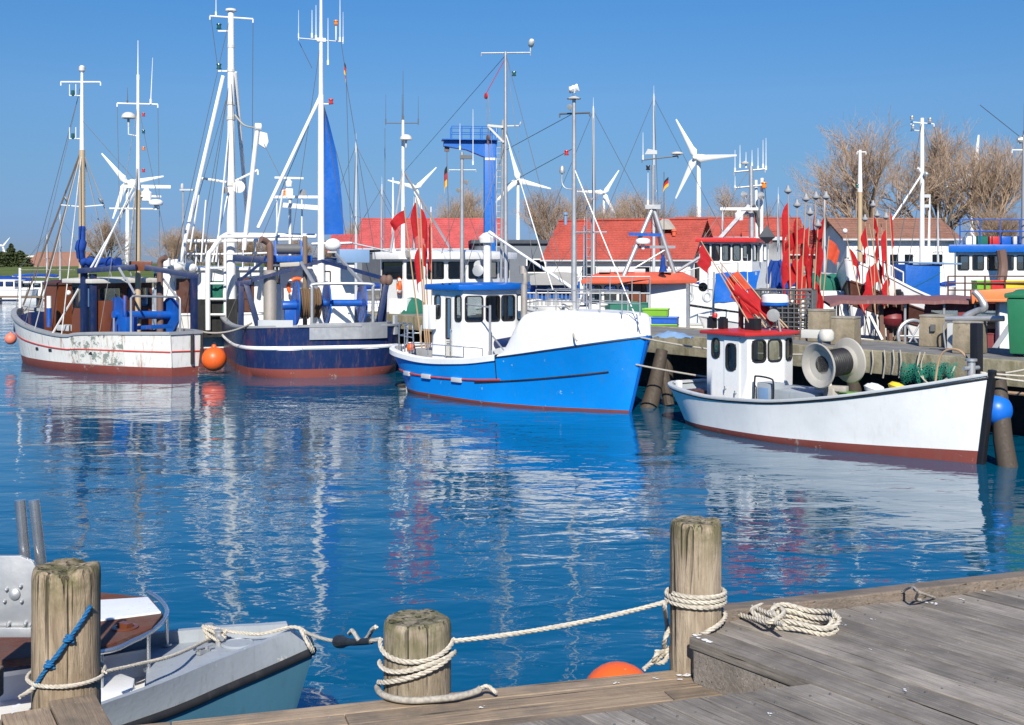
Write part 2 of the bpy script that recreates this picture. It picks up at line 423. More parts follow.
class Hull:
    """x forward, y to port, z up from the waterline; t runs from stern 0 to stem 1"""
    def __init__(s, L, sheer, plan, wl, rb=.6, rs=.0, flare=1.4, draft=.45, boot=.14, n=44, wallz=None):
        s.L = L; s.sheer = interp(sheer); s.plan = interp(plan); s.wl = interp(wl); s.rb = rb; s.rs = rs
        s.flare = flare; s.draft = draft; s.boot = boot if callable(boot) else (lambda t: boot)
        s.ts = [lerp(i/n, .5-.5*math.cos(PI*i/n), .75) for i in range(n+1)]
    def pt(s, t, z, side=-1, out=0.0):
        zs = s.sheer(t); h = clamp(z/zs, -.6, 1.0)
        if h >= 0: y = lerp(s.wl(t), s.plan(t), h**s.flare)
        else: y = s.wl(t)*(1-(abs(z)/s.draft)**2*.75)
        x = -s.L/2+s.L*t-s.rb*(1-h)*clamp((t-.45)/.55)**2.2+s.rs*(1-h)*clamp((.35-t)/.35)**2
        return V((x, side*(y+out), z))
    def fz(s, t, f): b = s.boot(t); return lerp(b, s.sheer(t), f)
    def mesh(s, mats, bands, bootm, parent, name='hull'):
        """bands: list of (f0,f1,material index) from the boot top to the sheer"""
        mb = MB(); lv = [-s.draft, -s.draft*.5, 0.0]
        fr = sorted({0.0, 1.0}|{b[0] for b in bands}|{b[1] for b in bands}|{i/6 for i in range(7)})
        fr = [x for i, x in enumerate(fr) if i == 0 or x-fr[i-1] > 1e-6]
        rows = []
        for z in lv: rows.append(('z', z))
        for f in fr: rows.append(('f', f))
        for side in (-1, 1):
            g = [[s.pt(t, (z if k == 'z' else s.fz(t, z)), side) for t in s.ts] for k, z in rows]
            for i in range(len(rows)-1):
                k, z = rows[i+1]
                if k == 'z' or (k == 'f' and z == 0.0): m = bootm
                else:
                    mid = (rows[i][1]+z)/2; m = 0
                    for f0, f1, mi in bands:
                        if f0 <= mid <= f1: m = mi
                mb.grid([g[i], g[i+1]], m)
        # transom / stem faces where the two sides do not meet
        for ti in (s.ts[0], s.ts[-1]):
            a = [s.pt(ti, (z if k == 'z' else s.fz(ti, z)), -1) for k, z in rows]; b = [V((p.x, -p.y, p.z)) for p in a]
            if abs(a[-1].y) > 1e-3:
                for i in range(len(rows)-1):
                    k, z = rows[i+1]; m = bootm if (k == 'z' or z == 0.0) else 0
                    if k == 'f' and z > 0:
                        for f0, f1, mi in bands:
                            if f0 <= (rows[i][1]+z)/2 <= f1: m = mi
                    mb.add([a[i], b[i], b[i+1], a[i+1]], [(0,1,2,3)], m)
        return mb.build(name, mats, parent, smooth=50)
    def deck(s, depth, mats, parent, thick=.07, t0=0.0, t1=1.0):
        """bulwark inside, deck and (separately) rail cap"""
        dp = depth if callable(depth) else (lambda t: depth)
        mb = MB(); ts = [t for t in s.ts if t0 <= t <= t1]
        inn = lambda t, z, sd: V((clamp(s.pt(t, z).x, s.pt(0, 9).x+thick, s.pt(1, 9).x-thick), sd*max(.004, abs(s.pt(t, z).y)-thick), z))
        L, R = [], []
        for t in ts:
            zs = s.sheer(t)-.01; zd = zs-dp(t)
            L.append((inn(t, zs, -1), inn(t, zd, -1))); R.append((inn(t, zs, 1), inn(t, zd, 1)))
        mb.grid([[a for a, _ in L], [b for _, b in L]], 0); mb.grid([[a for a, _ in R], [b for _, b in R]], 0)
        mb.grid([[b for _, b in L], [V((b.x, 0, b.z+.03)) for _, b in L], [b for _, b in R]], 1)
        mb.add([L[0][0], L[0][1], R[0][1], R[0][0]], [(0,1,2,3)], 0)
        return mb.build('deck', mats, parent, smooth=40)
    def rail(s, mats, parent, w=.12, h=.06, lift=.0, name='gunwale', out=.03):
        mb = MB()
        for sd in (-1, 1):
            rows = []
            for t in s.ts:
                p = s.pt(t, 9 if False else s.sheer(t), sd); yo = abs(p.y)+out; yi = max(.0, abs(p.y)+out-w); z = p.z+lift
                rows.append([V((p.x, sd*yo, z-h*.5)), V((p.x, sd*(yo+.008), z)), V((p.x, sd*yo, z+h*.5)), V((p.x, sd*yi, z+h*.5)), V((p.x, sd*yi, z-h*.5))])
            mb.grid(rows, 0, closed=True)
        t = s.ts[0]; p = s.pt(t, s.sheer(t), 1)
        if p.y > .15: mb.box((p.x+w*.3, 0, p.z+lift), (w, 2*p.y+2*out-.004, h-.004))
        return mb.build(name, mats, parent, smooth=40)
    def strake(s, f, r, mat, parent, t0=0.0, t1=1.0, sides=(-1,1), name='rubbing_strake', out=0.0):
        mb = MB()
        for sd in sides:
            ff = f if callable(f) else (lambda t: f)
            pts = [s.pt(lerp(t0, t1, i/36), s.fz(lerp(t0, t1, i/36), ff(lerp(t0, t1, i/36))), sd, out) for i in range(37)]
            mb.tube(pts, r, 6)
        return mb.build(name, mat, parent, smooth=60)

def arc_pts(cx, cy, r, a0, a1, n=5): return [(cx+r*math.cos(lerp(a0,a1,i/n)), cy+r*math.sin(lerp(a0,a1,i/n))) for i in range(n+1)]
def rrect(u0, u1, v0, v1, r, n=4):
    r = min(r, (u1-u0)/2-1e-3, (v1-v0)/2-1e-3)
    return arc_pts(u1-r, v1-r, r, 0, PI/2, n)+arc_pts(u0+r, v1-r, r, PI/2, PI, n)+arc_pts(u0+r, v0+r, r, PI, 1.5*PI, n)+arc_pts(u1-r, v0+r, r, 1.5*PI, 2*PI, n)

def window(parent, o, ux, nz, u0, u1, v0, v1, rad=.06, fw=.035, frame='black_rubber', gl='glass', name='window', uz=V((0,0,1))):
    """gasket ring proud of the wall and a recessed pane; o wall origin, ux along, nz outward"""
    mb = MB(); q = lambda p, d: o+ux*p[0]+uz*p[1]+nz*d
    a = rrect(u0-fw*.6, u1+fw*.6, v0-fw*.6, v1+fw*.6, rad+fw*.6); b = rrect(u0+fw*.4, u1-fw*.4, v0+fw*.4, v1-fw*.4, max(.004, rad-fw*.4))
    n = len(a)
    rows = [[q(p, .002) for p in a], [q(p, .018) for p in a], [q(p, .018) for p in b], [q(p, -.04) for p in b]]
    mb.grid(rows, 0, closed=True); mb.add([q(p, -.012) for p in b], [tuple(range(n))], 1)
    return mb.build(name, [frame, gl], parent, smooth=40)

def walls(name, mats, parent, poly, z0, z1, openings=None, lean=0.0):
    """hollow walls round a counter-clockwise plan, real holes where the openings are;
    openings {edge: [(u0,u1,v0,v1)]} in metres from the edge's first corner and from z0"""
    openings = openings or {}; mb = MB(); n = len(poly); edges = []
    for i in range(n):
        a = V((*poly[i], z0)); b = V((*poly[(i+1) % n], z0)); L = (b-a).length; ux = (b-a)/L; nz = V((ux.y, -ux.x, 0)); h = z1-z0
        edges.append((a, ux, nz, L)); ops = openings.get(i, [])
        us = sorted({0, L}|{x for o in ops for x in o[:2]}); vs = sorted({0, h}|{x for o in ops for x in o[2:4]})
        for u0, u1 in zip(us, us[1:]):
            for v0, v1 in zip(vs, vs[1:]):
                um, vm = (u0+u1)/2, (v0+v1)/2
                if any(o[0] < um < o[1] and o[2] < vm < o[3] for o in ops): continue
                q = [a+ux*u+V((0,0,v)) for u, v in ((u0,v0),(u1,v0),(u1,v1),(u0,v1))]; mb.add(q, [(0,1,2,3)])
                mb.add([p-nz*.045 for p in q], [(3,2,1,0)])
        for o in ops:
            q = [a+ux*u+V((0,0,v)) for u, v in ((o[0],o[2]),(o[1],o[2]),(o[1],o[3]),(o[0],o[3]))]
            for k in range(4): mb.add([q[k], q[(k+1) % 4], q[(k+1) % 4]-nz*.045, q[k]-nz*.045], [(0,1,2,3)])
    o = mb.build(name, mats, parent, smooth=30); return o, edges

def roof_slab(name, mat, parent, poly, z0, z1, over=.1, bev=.03, camber=0.0):
    c = V((sum(p[0] for p in poly)/len(poly), sum(p[1] for p in poly)/len(poly))); q = []
    for p in poly:
        d = V(p)-c; q.append(tuple(V(p)+d.normalized()*over*1.2))
    mb = MB()
    if camber:
        n = len(q); mb.add([(*p, z0) for p in q]+[(*p, z1) for p in q]+[(c.x+(p[0]-c.x)*.55, c.y+(p[1]-c.y)*.55, z1+camber*.8) for p in q]+[(c.x, c.y, z1+camber)],
            [tuple(range(n))[::-1]]+[(i,(i+1)%n,n+(i+1)%n,n+i) for i in range(n)]+[(n+i,n+(i+1)%n,2*n+(i+1)%n,2*n+i) for i in range(n)]+[(2*n+i,2*n+(i+1)%n,3*n) for i in range(n)])
    else: mb.prism(q, z0, z1)
    return mb.build(name, mat, parent, smooth=40, bev=bev)

# ------------------------------------------------------------------ fittings
def mast_part(t, base, top, r0, r1, mat, name='mast', extra=None, n=10):
    mb = MB(); b, tp = V(base), V(top)
    mb.tube([b.lerp(tp, i/6) for i in range(7)], [lerp(r0, r1, i/6) for i in range(7)], n)
    if extra: extra(mb)
    return mb.build(name, mat, t, smooth=50)
def antenna(t, base, h, r=.016, mat='mast_white', name='antenna', parent=None, lean=(0,0)):
    b = V(base); mb = MB(); mb.tube([b, b+V((lean[0]*.3*h, lean[1]*.3*h, h*.3)), b+V((lean[0]*h, lean[1]*h, h))], [r, r*.85, r*.4], 5); mb.cyl(b, b+V((0,0,min(.16,h*.2))), r*1.9, n=6)
    return mb.build(name, mat, parent or t)
def yard(t, a, b, r, mat='mast_white', parent=None, name='yard'):
    a, b = V(a), V(b); mb = MB(); mb.tube([a, b], r, 7)
    for p, q in ((a, b), (b, a)): mb.tube([p, p-V((0,0,r*4))], r*.8, 6)
    return mb.build(name, mat, parent or t)
def radar_dome(t, c, r, mat='white_fresh', parent=None, name='radar_dome'):
    mb = MB(); mb.lathe([(r*.9,0),(r,r*.12),(r,r*.45),(r*.93,r*.6),(r*.6,r*.78),(.001,r*.84)], c, n=20); mb.cyl(V(c)-V((0,0,r*.7)), c, r*.22, r*.3, 8)
    return mb.build(name, mat, parent or t, smooth=40)
def mushroom(t, c, r, parent=None):
    mb = MB(); mb.lathe([(r*.75,-.02*r),(r,.05*r),(r*.98,.3*r),(r*.8,.62*r),(r*.45,.85*r),(.001,.92*r)], c, n=18); mb.cyl(V(c)-V((0,0,r*1.2)), c, r*.12, r*.2, 8)
    return mb.build('satellite_dome', 'offwhite', parent or t, smooth=60)
def radar_bar(t, c, L, ang=0.0, parent=None, name='radar_scanner'):
    c = V(c); mb = MB(); d = V((math.cos(ang), math.sin(ang), 0))
    mb.bar(c-d*L/2, c+d*L/2, L*.07, L*.07); mb.lathe([(L*.11,-L*.30),(L*.12,-L*.12),(L*.06,-L*.08),(L*.05,-L*.03)], c, n=12)
    return mb.build(name, 'white_fresh', parent or t, bev=L*.01)
def floodlight(t, c, dirv, s=.12, parent=None, name='floodlight', mat='brass_light'):
    c = V(c); d = V(dirv).normalized(); mb = MB(); mb.lathe([(s*.35,-s*.9),(s*.6,-s*.6),(s,-.1*s),(s,0),(s*.9,.02*s)], c, d, 12); mb.cyl(c-d*s*.6-V((0,0,s*1.2)), c-d*s*.6, s*.12, n=6)
    return mb.build(name, mat, parent or t)
def navlight(t, c, mat='navlight', s=.07, parent=None, name='navigation_light'):
    mb = MB(); mb.lathe([(s,0),(s*1.1,s*.3),(s*.8,s*.4),(s*.8,s*1.6),(s*1.1,s*1.7),(s,s*2.1),(.001,s*2.3)], c, n=10); return mb.build(name, mat, parent or t)
def lines(t, segs, r=.008, mat='wire', name='rigging_wire', n=4, sagv=0.0):
    for p, q in segs:
        mb = MB(); mb.tube(sag(p, q, sagv*(V(p)-V(q)).length, 6) if sagv else [p, q], r, n); mb.build(name, mat, t)
def railing(t, pts, h, r=.018, mat='steel', rails=2, name='guard_rail', every=1):
    pts = [V(p) for p in pts]; mb = MB(); up = V((0,0,h))
    for k in range(rails):
        z = V((0,0,h*(k+1)/rails)); mb.tube([p+z for p in pts], r, 6)
    for p in pts[::every]: mb.tube([p, p+up], r, 6)
    return mb.build(name, mat, t)
def lifebuoy(t, c, nrm, R=.30, parent=None):
    c = V(c); x, y, d = frame_of(V(nrm)); mb = MB()
    pts = [c+R*(math.cos(2*PI*i/24)*x+math.sin(2*PI*i/24)*y) for i in range(24)]
    mb.tube(pts, R*.24, 8, 0, closed=True)
    for k in range(4):
        a0 = k*PI/2+.5; q = [c+R*(math.cos(a0+i*.13)*x+math.sin(a0+i*.13)*y) for i in range(4)]; mb.tube(q, R*.255, 8, 1)
    return mb.build('lifebuoy', ['fender_orange','white'], parent or t, smooth=60)
def net_drum(t, a, b, R, core, mat='winch_blue', roll=None, roll_r=0.0, rollmat='net_brown', flr=.05, name='net_drum', mid=None):
    a, b = V(a), V(b); d = (b-a).normalized(); mb = MB()
    mb.cyl(a-d*.12, b+d*.12, core, n=14)
    dr = mb.build(name, mat, t, smooth=40)
    for p in [a, b]+([a.lerp(b, mid)] if mid else []):
        f = MB(); f.lathe([(core*1.01,-flr*.5),(R*.97,-flr*.35),(R,-flr*.5),(R,flr*.5),(R*.97,flr*.35),(core*1.01,flr*.5)], p, d, 30); f.build('flange', mat, dr, smooth=40)
    if roll:
        p, q = a.lerp(b, roll[0]), a.lerp(b, roll[1]); f = MB(); k = 22
        f.lathe([(core*1.02,0)]+[(roll_r*(1+.07*math.sin(i*2.3)+.05*math.sin(i*5.1)), (q-p).length*(i+.5)/k) for i in range(k)]+[(core*1.02,(q-p).length)], p, d, 22)
        f.build('net_roll', rollmat, dr, smooth=50)
    return dr
def flag_mesh(mb, p, w, h, m, dirx, droop=.55, ph=0.0, nx=9, ny=6, m2=None, m3=None):
    """cloth hanging from the hoist at p (top corner), blown a little along dirx"""
    p = V(p); dx = V(dirx).normalized(); side = V((-dx.y, dx.x, 0))
    g = []
    for j in range(ny+1):
        row = []
        for i in range(nx+1):
            s = i/nx; z = -h*j/ny; fold = math.sin(s*7+ph+j*.35)*.07*w*s**.7
            x = w*s*(1-droop*.55*s); z2 = z-droop*w*s**1.25*(1-.2*j/ny)
            row.append(p+dx*x+side*fold+V((0,0,z2)))
        g.append(row)
    for j in range(ny):
        mm = m if m2 is None else (m, m2, m3)[min(2, int(3*j/ny))]
        mb.grid([g[j], g[j+1]], mm)
def tricolour(t, top, w, h, dirx, droop=.6, pole=None, ph=0.0, name='national_flag'):
    mb = MB(); flag_mesh(mb, top, w, h, 0, dirx, droop, ph, m2=1, m3=2); return mb.build(name, ['flag_black','flag_red','flag_gold'], t, smooth=60)
def fender_ball(name, label, cat, c, r, mat, group=None):
    t = T(name, label, cat, V(c)-V((0,0,r)), 0, group); mb = MB()
    mb.lathe([(.001,-r)]+[(r*math.sin(PI*i/14), -r*math.cos(PI*i/14)) for i in range(1,13)]+[(r*.2,r*.97),(r*.17,r*1.15),(r*.1,r*1.2),(.001,r*1.2)], (0,0,r), n=24); mb.build('float', mat, t, smooth=50)
    e = MB(); e.tube([V((r*.12*math.cos(a*PI/6), 0, r*2.2+r*.12*math.sin(a*PI/6))) for a in range(12)], r*.035, 6, closed=True); e.build('eyelet', 'black_rubber', t)
    return t
# ------------------------------------------------------------------ camera, sky, sun
cam = bpy.data.objects.new('camera', bpy.data.cameras.new('camera')); COL.objects.link(cam)
cam.location = (0, 0, H); cam.rotation_euler = (PI/2, 0, 0)
cam.data.sensor_width = 36; cam.data.lens = 36*F/1024; cam.data.shift_y = -(362.5-VH)/1024
cam.data.clip_start = .1; cam.data.clip_end = 20000
sc.camera = cam
TOSUN = V((-.005, -.81, .59)).normalized()
w = bpy.data.worlds.new('World'); sc.world = w; w.use_nodes = True
nt = w.node_tree; bg = nt.nodes['Background']
sky = nt.nodes.new('ShaderNodeTexSky'); sky.sky_type = 'NISHITA'; sky.sun_disc = False
sky.sun_elevation = math.asin(TOSUN.z); sky.sun_rotation = math.atan2(TOSUN.x, TOSUN.y)
sky.altitude = 0; sky.air_density = 1.0; sky.dust_density = 0; sky.ozone_density = 10
# the clear spring air is a deeper, more even blue near the horizon than the bare model
stc = nt.nodes.new('ShaderNodeTexCoord'); ssep = nt.nodes.new('ShaderNodeSeparateXYZ'); srp = nt.nodes.new('ShaderNodeValToRGB'); smx = nt.nodes.new('ShaderNodeMix')
smx.data_type = 'RGBA'; smx.blend_type = 'MULTIPLY'; smx.inputs[0].default_value = 1
nt.links.new(stc.outputs['Generated'], ssep.inputs[0]); nt.links.new(ssep.outputs[2], srp.inputs[0])
cr = srp.color_ramp; cr.interpolation = 'EASE' if False else 'LINEAR'
pts = [(0.0,(.235,.29,.44)),(.024,(.265,.33,.51)),(.075,(.38,.43,.50)),(.132,(.47,.535,.57)),(.205,(.41,.59,.65)),(.30,(.20,.53,.70)),(.45,(.13,.47,.72)),(.62,(.9,1.05,1.15)),(1.0,(1.6,1.5,1.4))]
while len(cr.elements) < len(pts): cr.elements.new(.5)
for e_, (p_, c_) in zip(cr.elements, pts): e_.position = p_; e_.color = (*[min(1, x/2**EXPO) for x in c_], 1)
nt.links.new(sky.outputs[0], smx.inputs[6]); nt.links.new(srp.outputs[0], smx.inputs[7])
nt.links.new(smx.outputs[2], bg.inputs[0]); bg.inputs[1].default_value = .15
sun = bpy.data.objects.new('sun', bpy.data.lights.new('sun', 'SUN')); COL.objects.link(sun)
sun.data.energy = 3.7; sun.data.angle = math.radians(.53); sun.data.color = (1.0, .94, .83)
sun.rotation_euler = TOSUN.to_track_quat('Z', 'Y').to_euler(); sun.location = (0, 0, 60)
sc.view_settings.view_transform = 'Standard'; sc.view_settings.look = 'None'; sc.view_settings.exposure = EXPO
sc.view_settings.gamma = 1; sc.view_settings.use_curve_mapping = False
sc.render.engine = 'CYCLES'; sc.cycles.max_bounces = 6; sc.cycles.transparent_max_bounces = 24
sc.cycles.glossy_bounces = 4; sc.cycles.diffuse_bounces = 3; sc.cycles.caustics_reflective = False; sc.cycles.caustics_refractive = False
sc.cycles.use_denoising = True; sc.cycles.sample_clamp_indirect = 6

# ------------------------------------------------------------------ water
def water_mat():
    t = NT('harbour_water'); c = t.coord((1, 1, 1))
    warp = t.coord((.72, 1.25, 1))
    big = t.noise(warp, .62, 1, .4, .4); mid = t.noise(t.coord((.75, 1.35, 1)), 2.1, 2, .5, .6); fine = t.noise(t.coord((.8, 1.3, 1)), 7.0, 2, .5, .3)
    patch = t.ramp(t.noise(t.coord((.5,1,1)), .09, 3, .5), .38, .62, .45, 1.15)
    h = t.math('ADD', t.math('MULTIPLY', big, WAVE[0]), t.math('ADD', t.math('MULTIPLY', mid, WAVE[1]), t.math('MULTIPLY', fine, WAVE[2])))
    h = t.math('MULTIPLY', h, patch)
    nb = t.bump(h, 1.0, 1.0)
    murk = t.ramp(t.noise(c, .12, 3), .3, .7)
    col = t.mix(murk, WCOL[0], WCOL[1])
    b = t.bsdf(col, .035, 0, nb, .5); b.inputs['IOR'].default_value = 1.75; M['water'] = t.m
WAVE = (.046, .0160, .0022); WCOL = ((.0003,.072,.140),(.0004,.082,.155))
water_mat()
mb = MB(); mb.add([(-9000,-60,0),(9000,-60,0),(9000,9000,0),(-9000,9000,0)], [(0,1,2,3)])
tag(mb.build('harbour_water', 'water', None, smooth=0), kind='structure')

# ------------------------------------------------------------------ far land
land = [(-9000,127),(-30,127),(-10,82),(12,74),(60,70),(9000,70),(9000,9000),(-9000,9000)]
mb = MB(); mb.prism(land, -1.5, 1.2); tag(mb.build('shore_ground', 'land', None, smooth=0), kind='structure')
mb = MB(); rows = []
for i in range(60):
    x = lerp(-420, -22, i/59); rows.append([V((x, y+2*math.sin(x*.07), 1.0+(z-1.0)*sstep((-22-x)/30)+.12*math.sin(x*.21+y)*sstep((-22-x)/30))) for y, z in ((130,1.0),(136,1.35),(146,2.35),(158,2.75),(200,2.75),(420,2.4),(900,2.2))])
mb.grid(rows); tag(mb.build('grass_bank', 'grass', None), kind='structure')

# ------------------------------------------------------------------ the long jetty the boats lie at
JD = V((-.553,.833,0)); JN = V((.833,.553,0)); JZ = 1.5
def J(D, off=0.0, z=JZ): return V((24.98-.663*D, D, z))+JN*off
JW = 3.0
j0, j1 = J(7), J(47)
def jq(a, b, o0, o1): return [(J(a,o0).x,J(a,o0).y),(J(a,o1).x,J(a,o1).y),(J(b,o1).x,J(b,o1).y),(J(b,o0).x,J(b,o0).y)]
mb = MB(); mb.prism(jq(7,47,.06,JW), 1.30, JZ); tag(mb.build('jetty_road', 'quay_top', None, smooth=0), kind='structure')
mb = MB(); d = 7.0
while d < 47:
    e = min(47, d+rnd.uniform(3.4,4.6)); mb.prism(jq(d+.012,e-.012,0,.28), 1.04, JZ+.02+rnd.uniform(0,.012)); d = e
mb.prism(jq(7,47,JW-.28,JW-.005), 1.04, JZ+.02)
tag(mb.build('jetty_edge_beam', 'fascia', None, smooth=20, bev=.02), kind='structure')
mb = MB(); mb.prism(jq(7,47,1.0,1.9), -.8, 1.28); tag(mb.build('jetty_shade_block', 'dark_void', None, smooth=0), kind='structure')  # near-black block added for the shaded void under the deck
# quay in front of the sheds
proto = None
for i in range(15):                      # piles carrying the jetty
    dd = 12+i*2.5+rnd.uniform(-.3,.3); p = J(dd, .22, -.9)
    t = T('jetty_pile', None, 'pile', p, rnd.uniform(0,6), 'timber piles under the jetty edge')
    m = MB(); m.tube([(0,0,0),(0.02,.01,1.0),(0,0,1.93)], [.17,.165,.155], 12); m.build('pile_shaft', 'wet_pile', t)
    m = MB(); m.lathe([(.172,.6),(.185,.75),(.18,1.0),(.168,1.12)], (0,0,0), n=12); m.build('weed_band', 'old_weed', t)
    t.o['label'] = 'round timber pile under the far jetty, dark and wet at the waterline'

# ------------------------------------------------------------------ foreground wooden dock
A0, E0 = V((.80,5.60,0)), V((1.236,4.96,0))
pd = (E0-A0).normalized(); qd = V((-pd.y, pd.x, 0)); bd = V((.938,.347,0))
def s_at(q, B):                          # where the strip at offset q meets the line B + t*bd
    r = B-A0-qd*q; den = pd.x*bd.y-pd.y*bd.x; return (r.x*bd.y-r.y*bd.x)/den
BK = V((1.665,6.09,0)); ED = V((.067,4.572,0))
mb = MB(); DZ = 1.7
def clipq(q0, q1, B):
    lo = max(q0, 0) if q1 > 0 else q0
    return lo, q1
q = -6.0
PW = .165
edges_q = []
while q < 8: edges_q.append(q); q += PW
edges_q = [x-(x % PW if False else 0) for x in edges_q]
k0 = int(6.0/PW); off = edges_q[k0+1] if edges_q[k0] < 0 else edges_q[k0]
edges_q = [x-off for x in edges_q]       # a seam exactly on the step's edge
for q0 in edges_q:
    g = .0035; a, b = q0+g, q0+PW-g; B = BK if q0 > -1e-4 else ED
    sa, sb = s_at(a, B), s_at(b, B)
    if -1e-4 < q0 < .16: sa, sb = max(sa, 0), max(sb, 0)
    dz = rnd.uniform(-.003,.003); L = 9.5
    cuts = [None]; s = rnd.uniform(1.2,4.5)
    while s < L-.5: cuts.append(s); s += rnd.uniform(2.5,4)
    cuts.append(L)
    for c0, c1 in zip(cuts, cuts[1:]):
        x0a, x0b = (sa, sb) if c0 is None else (c0+.003, c0+.003)
        if c1 <= max(x0a, x0b)+.1: continue
        tw = rnd.uniform(-.0025,.0025)
        poly = [(x0a,a),(c1-.003,a),(c1-.003,b),(x0b,b)]
        vs = [V((x,y,-.05)) for x,y in poly]+[V((x,y,dz+(tw if y == b else -tw))) for x,y in poly]
        mb.add(vs, [(3,2,1,0),(4,5,6,7),(0,1,5,4),(1,2,6,5),(2,3,7,6),(3,0,4,7)])
ang = math.atan2(pd.y, pd.x)
dk = mb.build('dock_deck', 'deck_wood', None, smooth=0, bev=.004, loc=(A0.x, A0.y, DZ)); dk.rotation_euler.z = ang; tag(dk, kind='structure')
# fascia board under the deck ends along the sunk ledge, and the riser by the post
def on(B, x, z): return V((B.x+bd.x*(x-B.x)/bd.x, B.y+bd.y*(x-B.x)/bd.x, z))
mb = MB()
for (p, r) in ((E0, None),):
    a = E0+V((0,0,1.645)); b = on(ED, -3.5, 1.645); n = V((bd.y,-bd.x,0))
    mb.bar(a+n*.06-V((0,0,.07)), b+n*.06-V((0,0,.07)), .05, .14)
c = A0+pd*.02; n2 = -qd
mb.bar(V((c.x,c.y,1.572))+qd*.035, V((E0.x,E0.y,1.572))+qd*.035, .05, .148)
fb = mb.build('dock_riser', 'deck_wood', None, smooth=0, bev=.004); tag(fb, kind='structure')
# sunk ledge of three long boards
e = V((.958,.286,0)); n = V((.286,-.958,0)); LB = V((.79,5.78,0)); LZ = 1.5
mb = MB()
for i in range(6):
    w0, w1 = i*.125+.003, (i+1)*.125-.003; dz = rnd.uniform(-.003,.003)
    x0 = -3.9; cut = [x0, (-1.05,-1.6,-.2,-1.3,-.7,-1.9)[i], .62 if i < 2 else 1.4]
    if i == 0: cut = [x0, -2.3, .12]
    if i == 0: cut[2] = .02
    for a, b in zip(cut, cut[1:]):
        q4 = [LB+e*(a+.002)+n*w0, LB+e*(b-.002)+n*w0, LB+e*(b-.002)+n*w1, LB+e*(a+.002)+n*w1]
        # local frame: x along the boards
        mb.add([V(((p-LB).dot(e), -(p-LB).dot(n), z+dz)) for z in (-.06, 0) for p in q4], [(3,2,1,0),(4,5,6,7),(0,1,5,4),(1,2,6,5),(2,3,7,6),(3,0,4,7)])
lg = mb.build('dock_ledge', 'ledge_wood', None, smooth=0, bev=.005, loc=(LB.x, LB.y, LZ)); lg.rotation_euler.z = math.atan2(e.y, e.x); tag(lg, kind='structure')
mb = MB(); mb.bar(LB-e*3.9+n*.10+V((0,0,1.33)), LB+e*.0+n*.10+V((0,0,1.33)), .16, .2); mb.bar(LB+e*.25+n*.16+V((0,0,1.45)), LB+e*6+n*.16+V((0,0,1.45)), .2, .38)
tag(mb.build('dock_bearer', 'curb_wood', None, smooth=0, bev=.01), kind='structure')
# finger of planks under the left post
mb = MB(); fa = V((-1.825,5.43,0)); fd = V((.46,-.86,0)).normalized(); fq = V((-fd.y,fd.x,0))
for i in range(9):
    a, b = -(i+1)*.2+.004, -i*.2-.004; dz = rnd.uniform(-.004,.004); s0 = -.02+i*.07
    vs = [V((x,y,z+dz)) for z in (-.06,0) for x,y in ((s0,a),(6,a),(6,b),(s0-.07*0,b))]
    mb.add(vs, [(3,2,1,0),(4,5,6,7),(0,1,5,4),(1,2,6,5),(2,3,7,6),(3,0,4,7)])
fg = mb.build('dock_finger', 'ledge_wood', None, smooth=0, bev=.005, loc=(fa.x, fa.y, LZ)); fg.rotation_euler.z = math.atan2(fd.y, fd.x); tag(fg, kind='structure')
mb = MB(); mb.bar(V((-2.28,5.49,1.525)), V((-4.4,5.49,1.525)), .12, .13)
tag(mb.build('dock_finger_beam', 'curb_wood', None, smooth=0, bev=.008), kind='structure')
# raised edge beam along the water side
mb = MB(); c0 = BK-bd*.72+V((-.02,.055,0)); x = 0.0
while x < 7:
    L = rnd.uniform(1.5,2.6); mb.bar(c0+bd*(x+.004)+V((0,0,1.705)), c0+bd*(x+L-.004)+V((0,0,1.705+rnd.uniform(-.004,.004))), .105, .09); x += L
cu = mb.build('dock_edge_beam', 'curb_wood', None, smooth=0, bev=.008); tag(cu, kind='structure')
# nails and droppings belong to the deck
mb = MB()
for q0 in edges_q:
    if not -3 < q0 < 6: continue
    for s in (.14,1.15,2.1,3.0):
        for f in (.25,.75):
            y = q0+PW*f; s0 = s_at(y, BK if q0 > -1e-4 else ED)+s+rnd.uniform(-.01,.01); mb.cyl((s0,y,-.004), (s0,y,.0045), .0045, n=7)
nl = mb.build('nail_heads', 'wire', dk); nl['kind'] = 'stuff'
def splat(mb, p, r, sx=1.0):
    for k in range(rnd.randint(3,6)):
        o = V((rnd.gauss(0,r*.7)*sx, rnd.gauss(0,r*.5), 0)); rr = r*rnd.uniform(.2,.6); n_ = 15
        vs = [V(p)+o+V((rr*sx*rnd.uniform(.6,1.2)*math.cos(2*PI*i/n_), rr*rnd.uniform(.5,1.1)*math.sin(2*PI*i/n_), rnd.uniform(.0042,.0046)+k*.0003)) for i in range(n_)]
        mb.add(vs, [tuple(range(n_))])
mb = MB()
for u, v, r in ((705,641,.030),(697,637,.024),(846,626,.010),(872,620,.010),(934,604,.026),(962,600,.012),(985,592,.014),(905,691,.012),(770,715,.012),(820,619,.016),(870,650,.007)):
    splat(mb, dk.matrix_basis.inverted()@G(u, v, DZ), r)
mb.build('bird_droppings', 'gull_white', dk)['kind'] = 'stuff'
mb = MB()
for u, v, r in ((686,676,.03),(680,680,.015),(615,684,.012),(480,708,.014),(655,679,.012)): splat(mb, lg.matrix_basis.inverted()@G(u, v, LZ), r)
mb.build('bird_droppings', 'gull_white', lg)['kind'] = 'stuff'
mb = MB()
for u, v, r in ((18,707,.03),(14,712,.012)): splat(mb, fg.matrix_basis.inverted()@G(u, v, LZ), r)
mb.build('bird_droppings', 'gull_white', fg)['kind'] = 'stuff'

